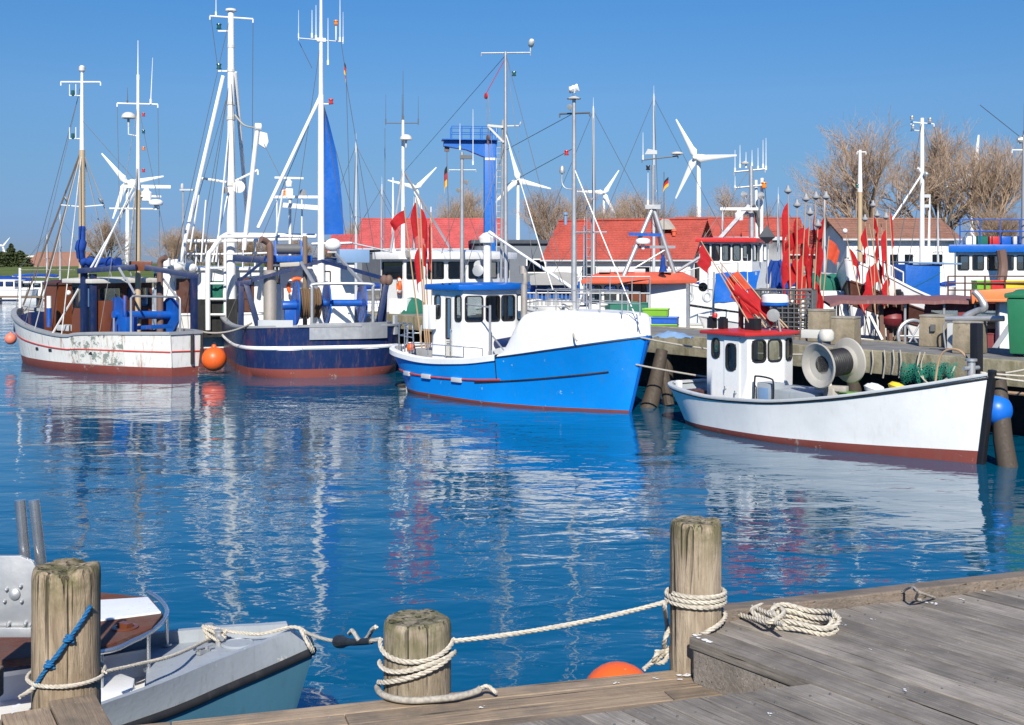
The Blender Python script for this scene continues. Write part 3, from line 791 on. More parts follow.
# ------------------------------------------------------------------ three mooring posts
def mooring_post(c, r, h, mat, label, seed, chew=.02, flat=False):
    t = T('mooring_post', label, 'mooring post', (c.x, c.y, -.6), 0); rr = random.Random(seed)
    mb = MB(); n = 56; rows = []; zt = c.z-(-.6)+h
    gr = [rr.uniform(-1,1) for _ in range(n)]; ang = [(rr.uniform(0,2*PI), rr.uniform(.06,.13), rr.uniform(.1,.5)) for _ in range(4)]
    zs = [0, .8, 1.6]+[lerp(zt-h-.05, zt-.05, i/14) for i in range(15)]+[zt-.03, zt-.012, zt, zt]
    for j, z in enumerate(zs):
        row = []
        for i in range(n):
            a = 2*PI*i/n; k = r*(1+.012*gr[i]+.02*mnoise.noise(V((math.cos(a)*1.5, math.sin(a)*1.5, z*1.2+seed))))
            for (ca, cw, cd) in ang:
                d = abs((a-ca+PI) % (2*PI)-PI)
                if d < cw and z > zt-h*(.35+cd): k -= r*.025*(1-d/cw)*clamp((zt-.03-z)/.1)
            top = z >= zt-.06; e = (.012, .03, .075)[min(2, max(0, j-(len(zs)-4)))] if j >= len(zs)-4+1 else 0
            k *= 1-(0 if j < len(zs)-4 else (.012,.035,.10,.60)[j-(len(zs)-4)])
            zz = z
            if j >= len(zs)-4: zz += chew*(mnoise.noise(V((math.cos(a)*1.4, math.sin(a)*1.4, seed*3.1)))+.4*mnoise.noise(V((math.cos(a)*5, math.sin(a)*5, seed*1.7))))*(1 if j < len(zs)-1 else .6)
            row.append(V((k*math.cos(a), k*math.sin(a), zz)))
        rows.append(row)
    mb.grid(rows, 0, closed=True); o = len(mb.v); mb.add([V((0,0,zt-.004))]+rows[-1], [(0, i+1, (i+1) % n+1) for i in range(n)])
    ob = mb.build('post_shaft', mat, t, smooth=45); ob.location.z = 0
    # the grain's moss height is read in object space: put the origin at deck level
    dz = c.z+.6
    for vv in ob.data.vertices: vv.co.z -= dz
    ob.location.z = dz
    return t
pl = V((-2.0,5.55,1.5)); pm = V((-.42,5.475,1.5)); pt_ = V((.862,5.80,1.5))
mooring_post(pl, .148, .535, 'post_grey', 'weathered post at left in front of grey boat, chewed top and blue rope', 3, .022)
mooring_post(pm, .148, .322, 'post_short', 'short mossy topped post on ledge, middle of three, pale rope round it', 8, .012)
mooring_post(pt_, .120, .69, 'post_tall', 'tallest mooring post, at the step beside the coiled rope', 5, .012)
# ------------------------------------------------------------------ ropes on the dock
def ring(c, r, z0, z1, a0, a1, n=40): return [V((c.x+r*math.cos(lerp(a0,a1,i/n)), c.y+r*math.sin(lerp(a0,a1,i/n)), lerp(z0,z1,i/n))) for i in range(n+1)]
def rope_thing(label, paths, mat='rope', r=.014, name='mooring_rope', cat='rope', laid=True, pitch=.085):
    base = V(paths[0][0]); t = T(name, label, cat, base)
    mb = MB()
    for p in paths:
        p = [V(x)-base for x in p]
        if laid: laid_rope(mb, p, r, pitch)
        else: mb.tube(p, r, 7)
    mb.build('rope_strand', mat, t, smooth=60)
    return t
R2 = .120+.016
wr = [pt_+V((0,0,0))]
wrap = ring(pt_, R2, 1.865, 1.80, -2.6, -2.6+2*PI*2.9, 110)
drop = curve([wrap[-1], G(664,606,1.80)+V((0,-.02,0)), G(667,628,1.62), G(664,648,1.56), G(656,658,1.515)], 8)
rope_thing('pale laid rope wrapped three turns around tall post, tail knotted at its foot', [wrap, drop,
    curve([G(650,664,1.52), G(660,657,1.55), G(668,650,1.54), G(657,655,1.57), G(654,662,1.53), G(664,662,1.52), G(667,653,1.545), G(655,652,1.555)], 8),
    curve([G(662,657,1.53), G(674,645,1.59), pt_+V((.02,-R2-.010,.205)), pt_+V((R2*.72,-R2*.74,.232)), pt_+V((R2+.006,.02,.245)), pt_+V((R2*.6,R2*.8,.24)), pt_+V((-R2*.4,R2*.95,.2)), pt_+V((-R2-.005,0,.14)), G(664,650,1.55)], 8),
    curve([G(655,659,1.52), G(648,666,1.515), G(644,669,1.515)], 6)], r=.0108)
RM = .148+.015
l0 = pt_+V((-R2-.01,-.02,.31)); l1 = pm+V((RM*.95,-.03,.23))
sleeve_r = G(376,639,1.66); bowp = G(306,632,.86)
line = sag(l0, l1, .022, 30)
w1 = [V((pm.x+RM*math.cos(a), pm.y+RM*math.sin(a), 1.5+z)) for a, z in [(lerp(-.1, -PI*1.02, i/14), .235-.05*math.sin(i/14*PI)*1.0-.01*i/14) for i in range(15)]]
w2 = [V((pm.x+RM*1.02*math.cos(a), pm.y+RM*1.02*math.sin(a), 1.5+z)) for a, z in [(lerp(.05, -PI*.98, i/14), lerp(.17,.135,i/14)+.015*math.sin(i/14*PI*2)) for i in range(15)]]
w3 = [V((pm.x+RM*1.04*math.cos(a), pm.y+RM*1.04*math.sin(a), 1.5+z)) for a, z in [(lerp(-.35, -PI*.97, i/14), lerp(.185,.045,i/14)) for i in range(15)]]
rope_thing('long pale mooring line stretched from short post across to the tall post', [l0 and line, w1], r=.0102)
rope_thing('crossed turns of pale rope tied round short mossy post', [w2, w3], r=.0108)
# grey hose end round the foot of the short post
hp = [V((pm.x+RM*1.08*math.cos(a), pm.y+RM*1.08*math.sin(a), 1.5+.02)) for a in [lerp(-PI*.98,-PI*.36,i/9) for i in range(10)]]
ho = curve(hp[::2]+[G(455,697,1.525), G(475,692,1.53), G(481,688,1.545)], 7)
t = rope_thing('stiff grey chafe hose lying round foot of short post', [ho], 'rope_grey', .015, 'chafe_hose', 'hose', laid=False)
mb = MB(); laid_rope(mb, [p-V(t.o.location) for p in curve([ho[-1], ho[-1]+V((.03,.01,.004)), ho[-1]+V((.07,-.01,-.02))], 6)], .009, .06); mb.build('rope_end', 'rope', t)
# line with black sleeve running down to the grey boat's bow
a, b = w1[-1], bowp
pth = [a.lerp(b, i/24)-V((0,0,.035*4*(i/24)*(1-i/24))) for i in range(25)]
t = rope_thing('mooring line with black rubber shock absorber from short post to grey boat bow', [pth, [p+V((0,0,.03))+V((0,.03*math.sin(i*1.1),.03*math.cos(i*1.1))) for i, p in enumerate(pth[1:9])]], r=.0105, name='spring_line')
o = V(t.o.location); mb = MB(); qs = [p-o for p in pth[2:13]]; mb.tube(qs, [.016,.017,.017,.017,.018,.018,.02,.026,.036,.036,.018], 10); mb.build('rubber_sleeve', 'black_rubber', t)
# blue rope across the left post
RL = .148+.012
bl = [V((pl.x+RL*math.cos(a), pl.y+RL*math.sin(a), z)) for a, z in [(lerp(-.55,-2.2,i/16), lerp(1.88,1.535,i/16)) for i in range(17)]]
t = rope_thing('blue rope slung diagonally down the front of left post', [bl, ring(V((bl[6].x, bl[6].y-.005, 0)), .016, bl[6].z-.01, bl[6].z+.012, 0, 9, 26), ring(V((bl[11].x, bl[11].y-.004, 0)), .016, bl[11].z-.012, bl[11].z+.012, 0, 9, 26), [bl[7]+V((0,-.008,0)), bl[9]+V((.006,-.016,0)), bl[11]+V((0,-.008,0))]], 'rope_blue', .0095, 'blue_rope', pitch=.06)
rope_thing('pale rope loop lying round the foot of the left post', [ring(pl, RL+.004, 1.56, 1.545, 0, 2*PI, 50), [bl[-1], bl[-1]+V((-.03,-.03,-.02)), bl[-1]+V((-.045,-.07,-.022))]], 'rope', .0095, 'rope_loop', pitch=.06)
# coil on the deck
cz = DZ+.016; c = G(792,627,DZ); cp = []
def oval(c, ax, ay, rot, ph, z, n=26, end=2*PI): return [V((c.x+ax*math.cos(t_)*math.cos(rot)-ay*math.sin(t_)*math.sin(rot), c.y+ax*math.cos(t_)*math.sin(rot)+ay*math.sin(t_)*math.cos(rot), z+.012*math.sin(3*t_+ph))) for t_ in [ph+end*i/n for i in range(n+1)]]
c1, c2 = G(803,628,DZ), G(772,613,DZ)
pp = oval(c1, .155, .115, -.5, 0, cz)+oval(c1, .135, .10, -.6, .3, cz+.022)+oval(c1, .165, .125, -.45, .5, cz+.03)+oval(c1, .145, .11, -.5, .1, cz+.05, 18, PI)
pp += curve([pp[-1], G(775,616,cz+.05), G(755,608,cz+.03), G(742,606,cz), G(737,613,cz), G(752,618,cz+.02), G(770,622,cz+.05), G(784,612,cz+.055), G(770,604,cz+.02), G(752,610,cz+.04), G(765,619,cz+.03), G(785,625,cz+.07)], 10)
rope_thing('coiled pale laid rope lying on the deck beside tall post', [pp], 'rope', .0115, 'coiled_rope', 'rope')
rope_thing('thin frayed rope tied over the raised edge beam', [curve([G(895,597,DZ+.01), G(905,590,DZ+.06), G(912,587,DZ+.1), G(918,592,DZ+.1), G(916,599,DZ+.02), G(923,600,DZ+.01)], 8), curve([G(912,588,DZ+.1), G(921,593,DZ+.09), G(935,598,DZ+.01)], 8)], 'rope_grey', .007, 'frayed_rope', pitch=.05)
# orange fender between dock and boat berth
ob_ = fender_ball('orange_buoy', 'orange mooring buoy half hidden behind the dock ledge', 'buoy', G(618,688,.0), .30, 'fender_orange'); ob_.o.rotation_euler.x = -1.25; ob_.o.location = G(618,688,.0)+V((0,-.30,-.19))

# ------------------------------------------------------------------ small grey boat at the dock
gb = T('grey_motorboat', 'small grey boat at the dock with teal sides and wooden bow seat', 'boat', (-2.6,7.7,0), math.atan2(.57,.82))
TN = [G(291,632,.86), G(262,643,.85), G(215,661,.84), G(143,690,.82)]; TN += [TN[-1]+V((-.55,-.62,-.02)), TN[-1]+V((-1.6,-1.5,-.03)), TN[-1]+V((-2.6,-2.3,-.02))]
TF = [G(286,621,.88), G(262,623,.86), G(225,625,.84), G(150,632,.81)]; TF += [G(60,645,.79), G(-80,662,.78), G(-260,690,.78)]
RN = [G(313,651,.70), G(275,668,.66), G(225,689,.63), G(160,716,.60)]; RN += [RN[-1]+V((-.55,-.60,-.01)), RN[-1]+V((-1.6,-1.48,-.02)), RN[-1]+V((-2.6,-2.28,-.01))]
cv = lambda L: curve(L, 5)
TN, TF, RN = cv(TN), cv(TF), cv(RN); nS = len(TN)
RF = []
for i in range(nS):
    d = (TF[i]-TN[i]); d.z = 0; d.normalize(); RF.append(TF[i]+d*.09+V((0,0,-.17)))
mb = MB(); W = gb.w
def low(p, q, z, k): r = p.lerp(q, k); r.z = z; return r
axis = V((-.82,-.57,0))
rows = []
for i in range(nS):
    ins = .10+.04*min(1, i/8); bowback = axis*max(0, .12*(1-i/5))
    rows.append([W(x) for x in (low(RN[i],RF[i],-.25,.32)+bowback*2, low(RN[i],RF[i],-.02,.16)+bowback*1.5, low(RN[i],RF[i],.3,.05)+bowback, RN[i]-V((0,0,.02)), RN[i]+V((0,0,.02)), TN[i], )])
far = []
for i in range(nS):
    bowback = axis*max(0, .12*(1-i/5))
    far.append([W(x) for x in (low(RF[i],RN[i],-.25,.32)+bowback*2, low(RF[i],RN[i],-.02,.16)+bowback*1.5, low(RF[i],RN[i],.3,.05)+bowback, RF[i]-V((0,0,.02)), RF[i]+V((0,0,.02)), TF[i])])
for R_ in (rows, far):
    for j in range(5):
        mb.grid([[r[j] for r in R_], [r[j+1] for r in R_]], 0 if j < 3 else 1)
for k in (0, -1):
    for j in range(5): mb.add([rows[k][j], far[k][j], far[k][j+1], rows[k][j+1]], [(0,1,2,3)], 0 if j < 3 else 1)
mb.grid([[r[0] for r in rows], [r[0] for r in far]], 0)
mb.build('hull', ['dinghy_side','dinghy_grey'], gb, smooth=40)
# deck with raised edge, cockpit cut out
mb = MB(); dn, df = [], []
for i in range(nS):
    d = (TF[i]-TN[i]).normalized(); a = TN[i]+d*.055; b = TF[i]-d*.055; dn.append(a); df.append(b)
mb.grid([[W(p) for p in TN], [W(p) for p in dn], [W(p-V((0,0,.085))) for p in dn]], 0)
mb.grid([[W(p) for p in TF], [W(p) for p in df], [W(p-V((0,0,.085))) for p in df]], 0)
ck = 15
for i in range(nS-1):
    A_, B_, C_, D_ = dn[i]-V((0,0,.085)), df[i]-V((0,0,.085)), df[i+1]-V((0,0,.085)), dn[i+1]-V((0,0,.085))
    if i < ck: mb.add([W(A_), W((A_+B_)/2+V((0,0,.035))), W(B_), W(C_), W((C_+D_)/2+V((0,0,.035))), W(D_)], [(0,1,4,5),(1,2,3,4)])
    else:
        for p, q_, r_, s_ in ((A_, A_.lerp(B_,.16), D_.lerp(C_,.16), D_), (B_, B_.lerp(A_,.14), C_.lerp(D_,.14), C_)): mb.add([W(p),W(q_),W(r_),W(s_)], [(0,1,2,3)])
mb.add([W(TN[0]),W(dn[0]),W(df[0]),W(TF[0])], [(0,1,2,3)]); mb.add([W(dn[0]),W(dn[0]-V((0,0,.085))),W(df[0]-V((0,0,.085))),W(df[0])], [(0,1,2,3)])
mb.build('deck', 'dinghy_grey', gb, smooth=30)
mb = MB(); rI = []
for i in range(ck, nS):
    A_, B_ = dn[i]-V((0,0,.083)), df[i]-V((0,0,.083)); a, b = A_.lerp(B_,.16), B_.lerp(A_,.14)
    a2, b2 = A_.lerp(B_,.20)-V((0,0,.13)), B_.lerp(A_,.2)-V((0,0,.13)); rI.append([W(p) for p in (a+V((0,0,.03)), a, a2, b2, b, b+V((0,0,.03)))])
mb.grid(rI, 0); mb.add([rI[0][i] for i in (0,1,2,3,4,5)], [(0,1,2,3,4,5)])
mb.build('cockpit', 'white_fresh', gb, smooth=30)
mb = MB(); mb.tube([W(p) for p in RN], .030, 8); mb.tube([W(p) for p in RF], .030, 8); mb.tube([W(RN[0]), W(RN[0].lerp(RF[0],.5)+V((.03,.02,0))), W(RF[0])], .030, 8)
mb.build('rubbing_strake', 'black_rubber', gb, smooth=60)
# wooden bow seat with white panel and steel rail
sz = 1.02
so = [G(-30,590,sz), G(100,592,sz), G(150,597,sz), G(163,613,sz), G(152,627,sz), G(125,638,sz), G(92,650,sz), G(-40,665,sz)]
so = [V((p.x,p.y,0)) for p in so]
mb = MB(); q = [W(p) for p in so]; mb.prism([(p.x,p.y) for p in q], sz-.05, sz); st = mb.build('bow_seat', 'table_wood', gb, smooth=0, bev=.008)
wp = [W(G(u,v,sz)) for u,v in ((-10,604),(99,602),(148,599),(161,614),(100,622),(-10,630))]
mb = MB(); mb.prism([(p.x,p.y) for p in wp], sz+.002, sz+.016); mb.build('white_panel', 'white_fresh', st, smooth=0, bev=.004)
mb = MB(); hb = W(G(125,628,sz)); mb.lathe([(.085,.002),(.085,.010),(.06,.012),(.055,.006)], (hb.x,hb.y,sz), n=22); mb.box((hb.x,hb.y,sz+.02),(.05,.09,.03),rz=.4); mb.build('hatch_cover', 'varnish', st)
rl = curve([W(p) for p in (G(-30,652,sz-.03)+V((0,-.03,0)), G(92,653,sz-.03), G(135,640,sz-.03), G(158,626,sz-.03), G(167,612,sz-.03), G(160,600,sz-.03), G(148,592,sz-.03))], 8)
mb = MB(); mb.tube(rl, .017, 9)
for i, zz in ((20,.80),(33,.80),(9,.80)):
    p = rl[i]; mb.tube([p, V((p.x,p.y,zz-.06))], .013, 8); mb.cyl((p.x,p.y,.745),(p.x,p.y,.76),.035,n=12)
mb.build('bow_rail', 'steel', gb, smooth=60)
# samson post with lashed rope, cleat
sp = W(G(214,640,.79)); mb = MB()
for dx in (-.085,.085): mb.cyl((sp.x,sp.y+dx,.76),(sp.x,sp.y+dx,.87),.022,n=10); mb.cyl((sp.x,sp.y+dx,.87),(sp.x,sp.y+dx,.882),.03,n=10)
mb.cyl((sp.x,sp.y-.15,.835),(sp.x,sp.y+.15,.835),.016,n=10); mb.build('samson_post', 'galv', gb)
pts = [V((sp.x+.04*math.cos(k*1.9)*(1 if k % 2 else -1), sp.y+.12*math.sin(k*1.35), .80+.035*abs(math.sin(k*.8))+k*.003)) for k in range(16)]
rope_o = [gb.mw@p for p in curve(pts, 6)]
rope_thing('pale rope lashed round the steel posts on the grey boat foredeck', [rope_o, curve([gb.mw@pts[-1], G(255,634,.86), G(292,627,.90), G(306,632,.87)], 10), curve([gb.mw@pts[0], G(175,655,.9), G(140,664,.95), G(105,672,1.0)], 8), curve([G(306,632,.87), G(311,640,.83), G(313,652,.74), G(309,646,.8), G(300,628,.9)], 6)], 'rope', .012, 'lashing_rope')
for u, v in ((203,652),(259,631)):
    c = W(G(u,v,.79)); mb = MB(); mb.box((c.x,c.y,.795),(.10,.04,.02),rz=.5); mb.tube([(c.x-.07,c.y-.02,.825),(c.x+.07,c.y+.02,.825)],.011,7); mb.cyl((c.x-.025,c.y,.79),(c.x-.025,c.y,.825),.010,n=7); mb.cyl((c.x+.025,c.y,.79),(c.x+.025,c.y,.825),.010,n=7); mb.build('cleat', 'galv', gb)
mb = MB(); mb.tube(curve([W(p+(TF[i]-p)*.17-V((0,0,.066))) for i, p in enumerate(TN) if 1 <= i <= 14][::3],5), .007, 6); mb.build('deck_seam', 'black_rubber', gb)
c = W(G(238,646,.78)); mb = MB(); mb.lathe([(.11,.0),(.115,.02),(.10,.03),(.095,.024),(.001,.024)], (c.x,c.y,.775), n=24); mb.build('deck_hatch', 'dinghy_grey', gb)
sp4 = [W(G(u,v,.77)) for u,v in ((70,688),(100,676),(122,673),(135,678),(133,688),(112,697),(88,705),(60,705))]; mb = MB(); mb.prism([(p.x,p.y) for p in sp4], .66, .77); mb.build('side_locker', 'white_fresh', gb, smooth=30, bev=.015)
# steel plate with two upright pipes on the near side
D0 = 6.6
pp = [P(u,v,D0) for u,v in ((-60,628),(30,628),(37,606),(38,572),(33,562),(20,556),(-60,556))]
pdv = V((.06,.16,0))
mb = MB(); mb.extrude([W(p) for p in pp], W(pp[0]+V((0,.03,0)))-W(pp[0])); pl_o = mb.build('bracket_plate', 'galv', gb, smooth=20, bev=.004)
for u, v, r in ((15,594,.03),(7,589,.011),(21,586,.011),(22,601,.011),(9,624,.013),(26,623,.013),(5,601,.010)):
    p = P(u,v,D0); mb = MB(); mb.lathe([(r,0),(r,.014),(r*.6,.024),(.001,.026)], W(p+V((0,.004,0))), W(p+V((0,-1,0)))-W(p), 14)
    mb.build('bolt', 'galv', pl_o)
for u0, u1 in ((20,28),(34,44)):
    mb = MB(); p, q = P(u0,500,D0+.12), P(u1,590,D0+.12); mb.cyl(W(p), W(q), .030, n=16); mb.build('upright_pipe', 'steel', gb, smooth=50)
mb = MB(); mb.bar(W(P(-60,632,D0-.02)), W(P(32,632,D0-.02)), .03, .05); mb.bar(W(P(-20,632,D0)), W(P(-20,632,D0)-V((0,0,.75))), .06, .06); mb.bar(W(P(-20,632,D0)-V((0,0,.75))), W(P(-20,632,D0)+V((0,.7,-.8))), .06, .06); mb.build('bracket_foot', 'galv', gb, smooth=20, bev=.004)
# ------------------------------------------------------------------ white boat with red roof (nearest, right)
def boat_at(name, label, bow, hd, L, cat='fishing boat', group=None):
    hd = V((hd[0], hd[1], 0)).normalized(); c = V((bow[0], bow[1], 0))-hd*L/2
    t = T(name, label, cat, c, math.atan2(hd.y, hd.x), group); t.L = L; return t
E = boat_at('fishing_boat', 'small white boat with red rimmed wheelhouse roof and big grey net hauler', (8.0,20.65), (.553,-.833), 7.55)
hE = Hull(7.55, [(0,.80),(.08,.76),(.25,.70),(.45,.76),(.65,.95),(.85,1.25),(1,1.52)],
    [(0,.42),(.02,.66),(.06,.88),(.14,1.06),(.28,1.20),(.45,1.26),(.62,1.14),(.78,.84),(.9,.47),(1,.05)],
    [(0,.25),(.03,.48),(.1,.78),(.2,1.0),(.45,1.16),(.62,.96),(.78,.60),(.9,.26),(1,.03)], rb=.22, rs=.30, flare=1.2, boot=lambda t: .09+.13*t*t)
hE.mesh(['white_hull','antifoul'], [(0,1,0)], 1, E)
hE.deck(lambda t: .38-.25*sstep((t-.72)/.1), ['deck_grey','deck_grey'], E, .06)
hE.rail('grey_light', E, .13, .05, .01); hE.strake(.955, .022, 'black_rubber', E, 0, 1)
mb = MB(); s0, s1 = hE.pt(1, -.2), hE.pt(1, 1.52)
mb.bar(V((s0.x+.03,0,-.3)), V((s1.x+.03,0,1.60)), .12, .11)
mb.build('stem_post', 'black_paint', E, smooth=0, bev=.02)
w = .70
xf, xa = E.py(747,392,-w).x, E.py(707,392,-w).x; zr = E.py(747,336,-w).z; z0 = .34
xfr = E.pxx(799,370,xf).y
print('E house', xf, xa, zr, xfr)
poly = [(xa,-w),(xf,-w),(xf+.07,w*.36),(xf-.12,w),(xa,w)]
hgt = zr-z0; L1 = math.hypot(.07, w*1.36)
wt = hgt-.10; wb = wt-.42
op = {0: [(.20,.48,wb+.02,wt),(.80,1.10,wb-.20,wt-.06)], 1: [(.13,.47,wb,wt),(.54,.88,wb,wt)], 2: [(.10,.42,wb,wt)], 3: [(.10,.55,wb-.1,wt),(.68,1.1,wb-.1,wt)], 4: [(.12,.62,wb-.1,wt),(.76,1.28,wb-.1,wt)]}
sc0 = (xf-xa)/1.4
op[0] = [(.20*sc0,.45*sc0,wb+.04,wt),(.73*sc0,1.05*sc0,wb-.18,wt-.08)]
ho, ed = walls('wheelhouse', 'white_fresh', E, poly, z0, zr, op)
for i, L_ in op.items():
    a, ux, nz, _ = ed[i]
    for k, o in enumerate(L_):
        if (i, k) == (0, 1): continue
        window(ho, a, ux, nz, *o, rad=.09, fw=.035)
a, ux, nz, _ = ed[0]
mb = MB(); d0, d1 = .64*sc0, 1.16*sc0                   # door stands a little proud, its light in it
for q in ([(d0,.12),(d1,.12),(d1,op[0][1][2]),(d0,op[0][1][2])], [(d0,op[0][1][3]),(d1,op[0][1][3]),(d1,hgt-.03),(d0,hgt-.03)], [(d0,op[0][1][2]),(op[0][1][0],op[0][1][2]),(op[0][1][0],op[0][1][3]),(d0,op[0][1][3])], [(op[0][1][1],op[0][1][2]),(d1,op[0][1][2]),(d1,op[0][1][3]),(op[0][1][1],op[0][1][3])]):
    mb.extrude([a+ux*u+V((0,0,v))+nz*.004 for u, v in q], nz*.018)
dr = mb.build('door', 'white_fresh', ho, smooth=0)
window(dr, a+nz*.022, ux, nz, *op[0][1], rad=.10, fw=.035, name='door_light')
for dz, dx in ((.52,d0+.06),(.45,d1-.08)):
    mb = MB(); p = a+ux*dx+V((0,0,dz))+nz*.022; mb.cyl(p, p+nz*.05, .016, n=8); mb.cyl(p+nz*.045-V((0,0,.045)), p+nz*.045+V((0,0,.045)), .012, n=8); mb.build('handle', 'steel', dr)
roof_slab('roof', 'red_paint', E, [(xa-.02,-w),(xf,-w),(xf+.07,w*.36),(xf-.1,w),(xa-.02,w)], zr-.005, zr+.06, .12, .02, .05)
rz_ = zr+.12
def roofpt(u, v, y): 
    p = E.pz(u, v, rz_); return p
# roof gear
for u in (712,723):
    p = E.py(u,331,-.45); mb = MB(); mb.box((p.x,-.45,rz_+.08),(.17,.13,.22)); mb.box((p.x,-.45,rz_+.2),(.12,.09,.04)); mb.build('roof_box', 'black_paint', E, bev=.01)
p = E.py(715,322,-.5); mb = MB(); mb.lathe([(.05,0),(.055,.06),(.04,.09),(.001,.1)], (p.x,-.5,rz_+.2), n=12); mb.build('red_lamp', 'red_paint', E)
p = E.py(741,332,-.2); mb = MB(); mb.tube([(p.x,-.2,rz_-.05),(p.x,-.2,rz_+.45)], .055, 12); mb.build('roof_post', 'rusty_pipe', E)
p = E.py(753,332,-.3); mb = MB(); mb.box((p.x,-.3,rz_+.09),(.28,.2,.24)); mb.build('roof_box', 'black_paint', E, bev=.01)
p = E.py(775,330,0.05); mb = MB()
for k in (-1,1): mb.tube([(p.x+.1*k,.05+.05*k,rz_-.05),(p.x+.02*k,.05,rz_+.48)], .022, 8)
rm = mb.build('radar_mast', 'grey_paint', E)
mb = MB(); c = (p.x,.05,rz_+.46); mb.lathe([(.25,0),(.27,.02),(.27,.075)], c, n=26, m=1); mb.lathe([(.272,.075),(.275,.10),(.26,.2),(.22,.235),(.001,.245)], c, n=26); mb.build('radar_dome', ['white_fresh','blue_band'], rm, smooth=40)
floodlight(E, V((p.x+.12,-.12,rz_+.28)), (.7,-.7,-.15), .13, rm); floodlight(E, V((p.x-.25,-.1,rz_+.16)), (.6,-.7,-.1), .09)
antenna(E, (xf-.5,-.2,rz_), 1.5, .012)
# engine casing in front of the house
ca = E.py(757,402,-.6).x; cb = E.py(822,398,-.35).x
mb = MB(); mb.box(((ca+cb)/2,-.05,.62),(cb-ca,1.0,.62)); mb.box((ca+.2,-.42,.68),(.42,.36,.72)); cs = mb.build('engine_casing', 'deck_grey', E, bev=.03)
mb = MB(); mb.box((ca+.19,-.61,.72),(.26,.012,.44)); mb.build('casing_hatch', 'sky_blue', cs, bev=.004)
mb = MB(); mb.tube(curve([(ca-.02,-.66,.7),(ca-.0,-.66,1.1),(ca+.06,-.66,1.16),(ca+.42,-.66,1.14),(ca+.5,-.66,1.06),(ca+.5,-.66,.75)],5), .018, 8); mb.build('casing_rail', 'black_paint', cs)
# net hauler
ha, hb = E.w(P(822,365,22.95)), E.w(P(845,361,23.25)); d = (hb-ha).normalized()
ped = V(((ha.x+hb.x)/2-.05,(ha.y+hb.y)/2,0)); mb = MB(); mb.box((ped.x,ped.y,.86),(.30,.24,.36),taper=.7); mb.box((ped.x,ped.y,1.04),(.6,.18,.1),rz=.4); mb.box((ped.x-.02,ped.y,.60),(.5,.4,.2)); 
nh = mb.build('net_hauler', 'drum_grey', E, bev=.015)
R_ = .42
for k, (c, s) in enumerate(((ha,-1),(hb,1))):
    mb = MB(); mb.lathe([(.17,0),(.20,.015),(.36,.05),(R_,.075),(R_+.012,.10),(R_-.01,.115),(.35,.085),(.30,.05),(.17,-.1),(.10,-.13),(.001,-.13)], c, d*s, 36); mb.build('hauler_flange', 'drum_grey', nh, smooth=40)
mb = MB(); n_ = 22; mb.lathe([(.20,0)]+[(.245+.014*(i % 2), .02+i*((hb-ha).length-.04)/n_) for i in range(n_)]+[(.20,(hb-ha).length)], ha, d, 26); mb.build('hauler_drum', 'black_rubber', nh, smooth=30)
c = E.w(P(815,334,23.3)); mb = MB(); mb.box((c.x,c.y,c.z),(.5,.16,.16),rz=.3); mb.lathe([(.12,-.1),(.14,-.05),(.14,.06),(.10,.12)],(c.x+.28,c.y,c.z-.02),n=14); mb.tube([(c.x+.1,c.y,c.z),(c.x+.15,c.y,c.z-.4),(ped.x,ped.y,1.0)],.04,8); mb.build('hauler_motor', 'offwhite', nh, bev=.02)
# foredeck bits
p = hE.pt(.95,1.4); mb = MB(); mb.cyl((p.x,0,1.2),(p.x,0,1.72),.07,n=12); mb.cyl((p.x,-.2,1.6),(p.x,.2,1.6),.035,n=10); mb.cyl((p.x,0,1.72),(p.x,0,1.76),.1,n=12); mb.build('samson_post', 'galv', E)
mb = MB(); bx = hE.pt(.93,1.4); mb.bar((bx.x,.35,1.1),(bx.x,.35,2.35),.16,.16); mb.build('towing_post', 'black_paint', E, bev=.02)
mb = MB(); q = hE.pt(.82,1.2); mb.tube(curve([(q.x,.3,1.1),(q.x+.1,.35,1.75),(q.x+.45,.4,1.85),(q.x+.75,.42,1.5),(q.x+.8,.42,1.2)],6),.02,7); mb.build('net_hoop', 'pole_wood', E)
for (tt, y, s_, m_) in ((.70,-.25,.10,'white'),(.74,.05,.08,'yellow_crate'),(.66,.2,.11,'white')):
    q = hE.pt(tt, 1.0); mb = MB(); mb.lathe([(.001,-.09),(.12,-.07),(.17,0),(.12,.07),(.001,.09)], (q.x,y,1.0+(tt-.6)), (.2,.3,1), 16); mb.build('net_float', m_, E)
q = hE.pt(.60,.8); mb = MB(); mb.box((q.x,.1,.88),(.7,.5,.12)); mb.build('fish_tray', 'green_crate', E, bev=.015)
q = hE.pt(.07,.7); mb = MB(); mb.box((q.x+.25,-.1,.60),(.5,.9,.22)); mb.build('stern_locker', 'brown_plank', E, bev=.02)
mb = MB(); q = hE.pt(.05,.7); mb.box((q.x+.03,-.62,.76),(.12,.10,.26)); mb.build('stern_bitt', 'white', E, bev=.015)
fender_ball('blue_fender', 'round blue buoy hanging by the black stem of white boat', 'buoy', P(996,410,20.9), .27, 'fender_blue')

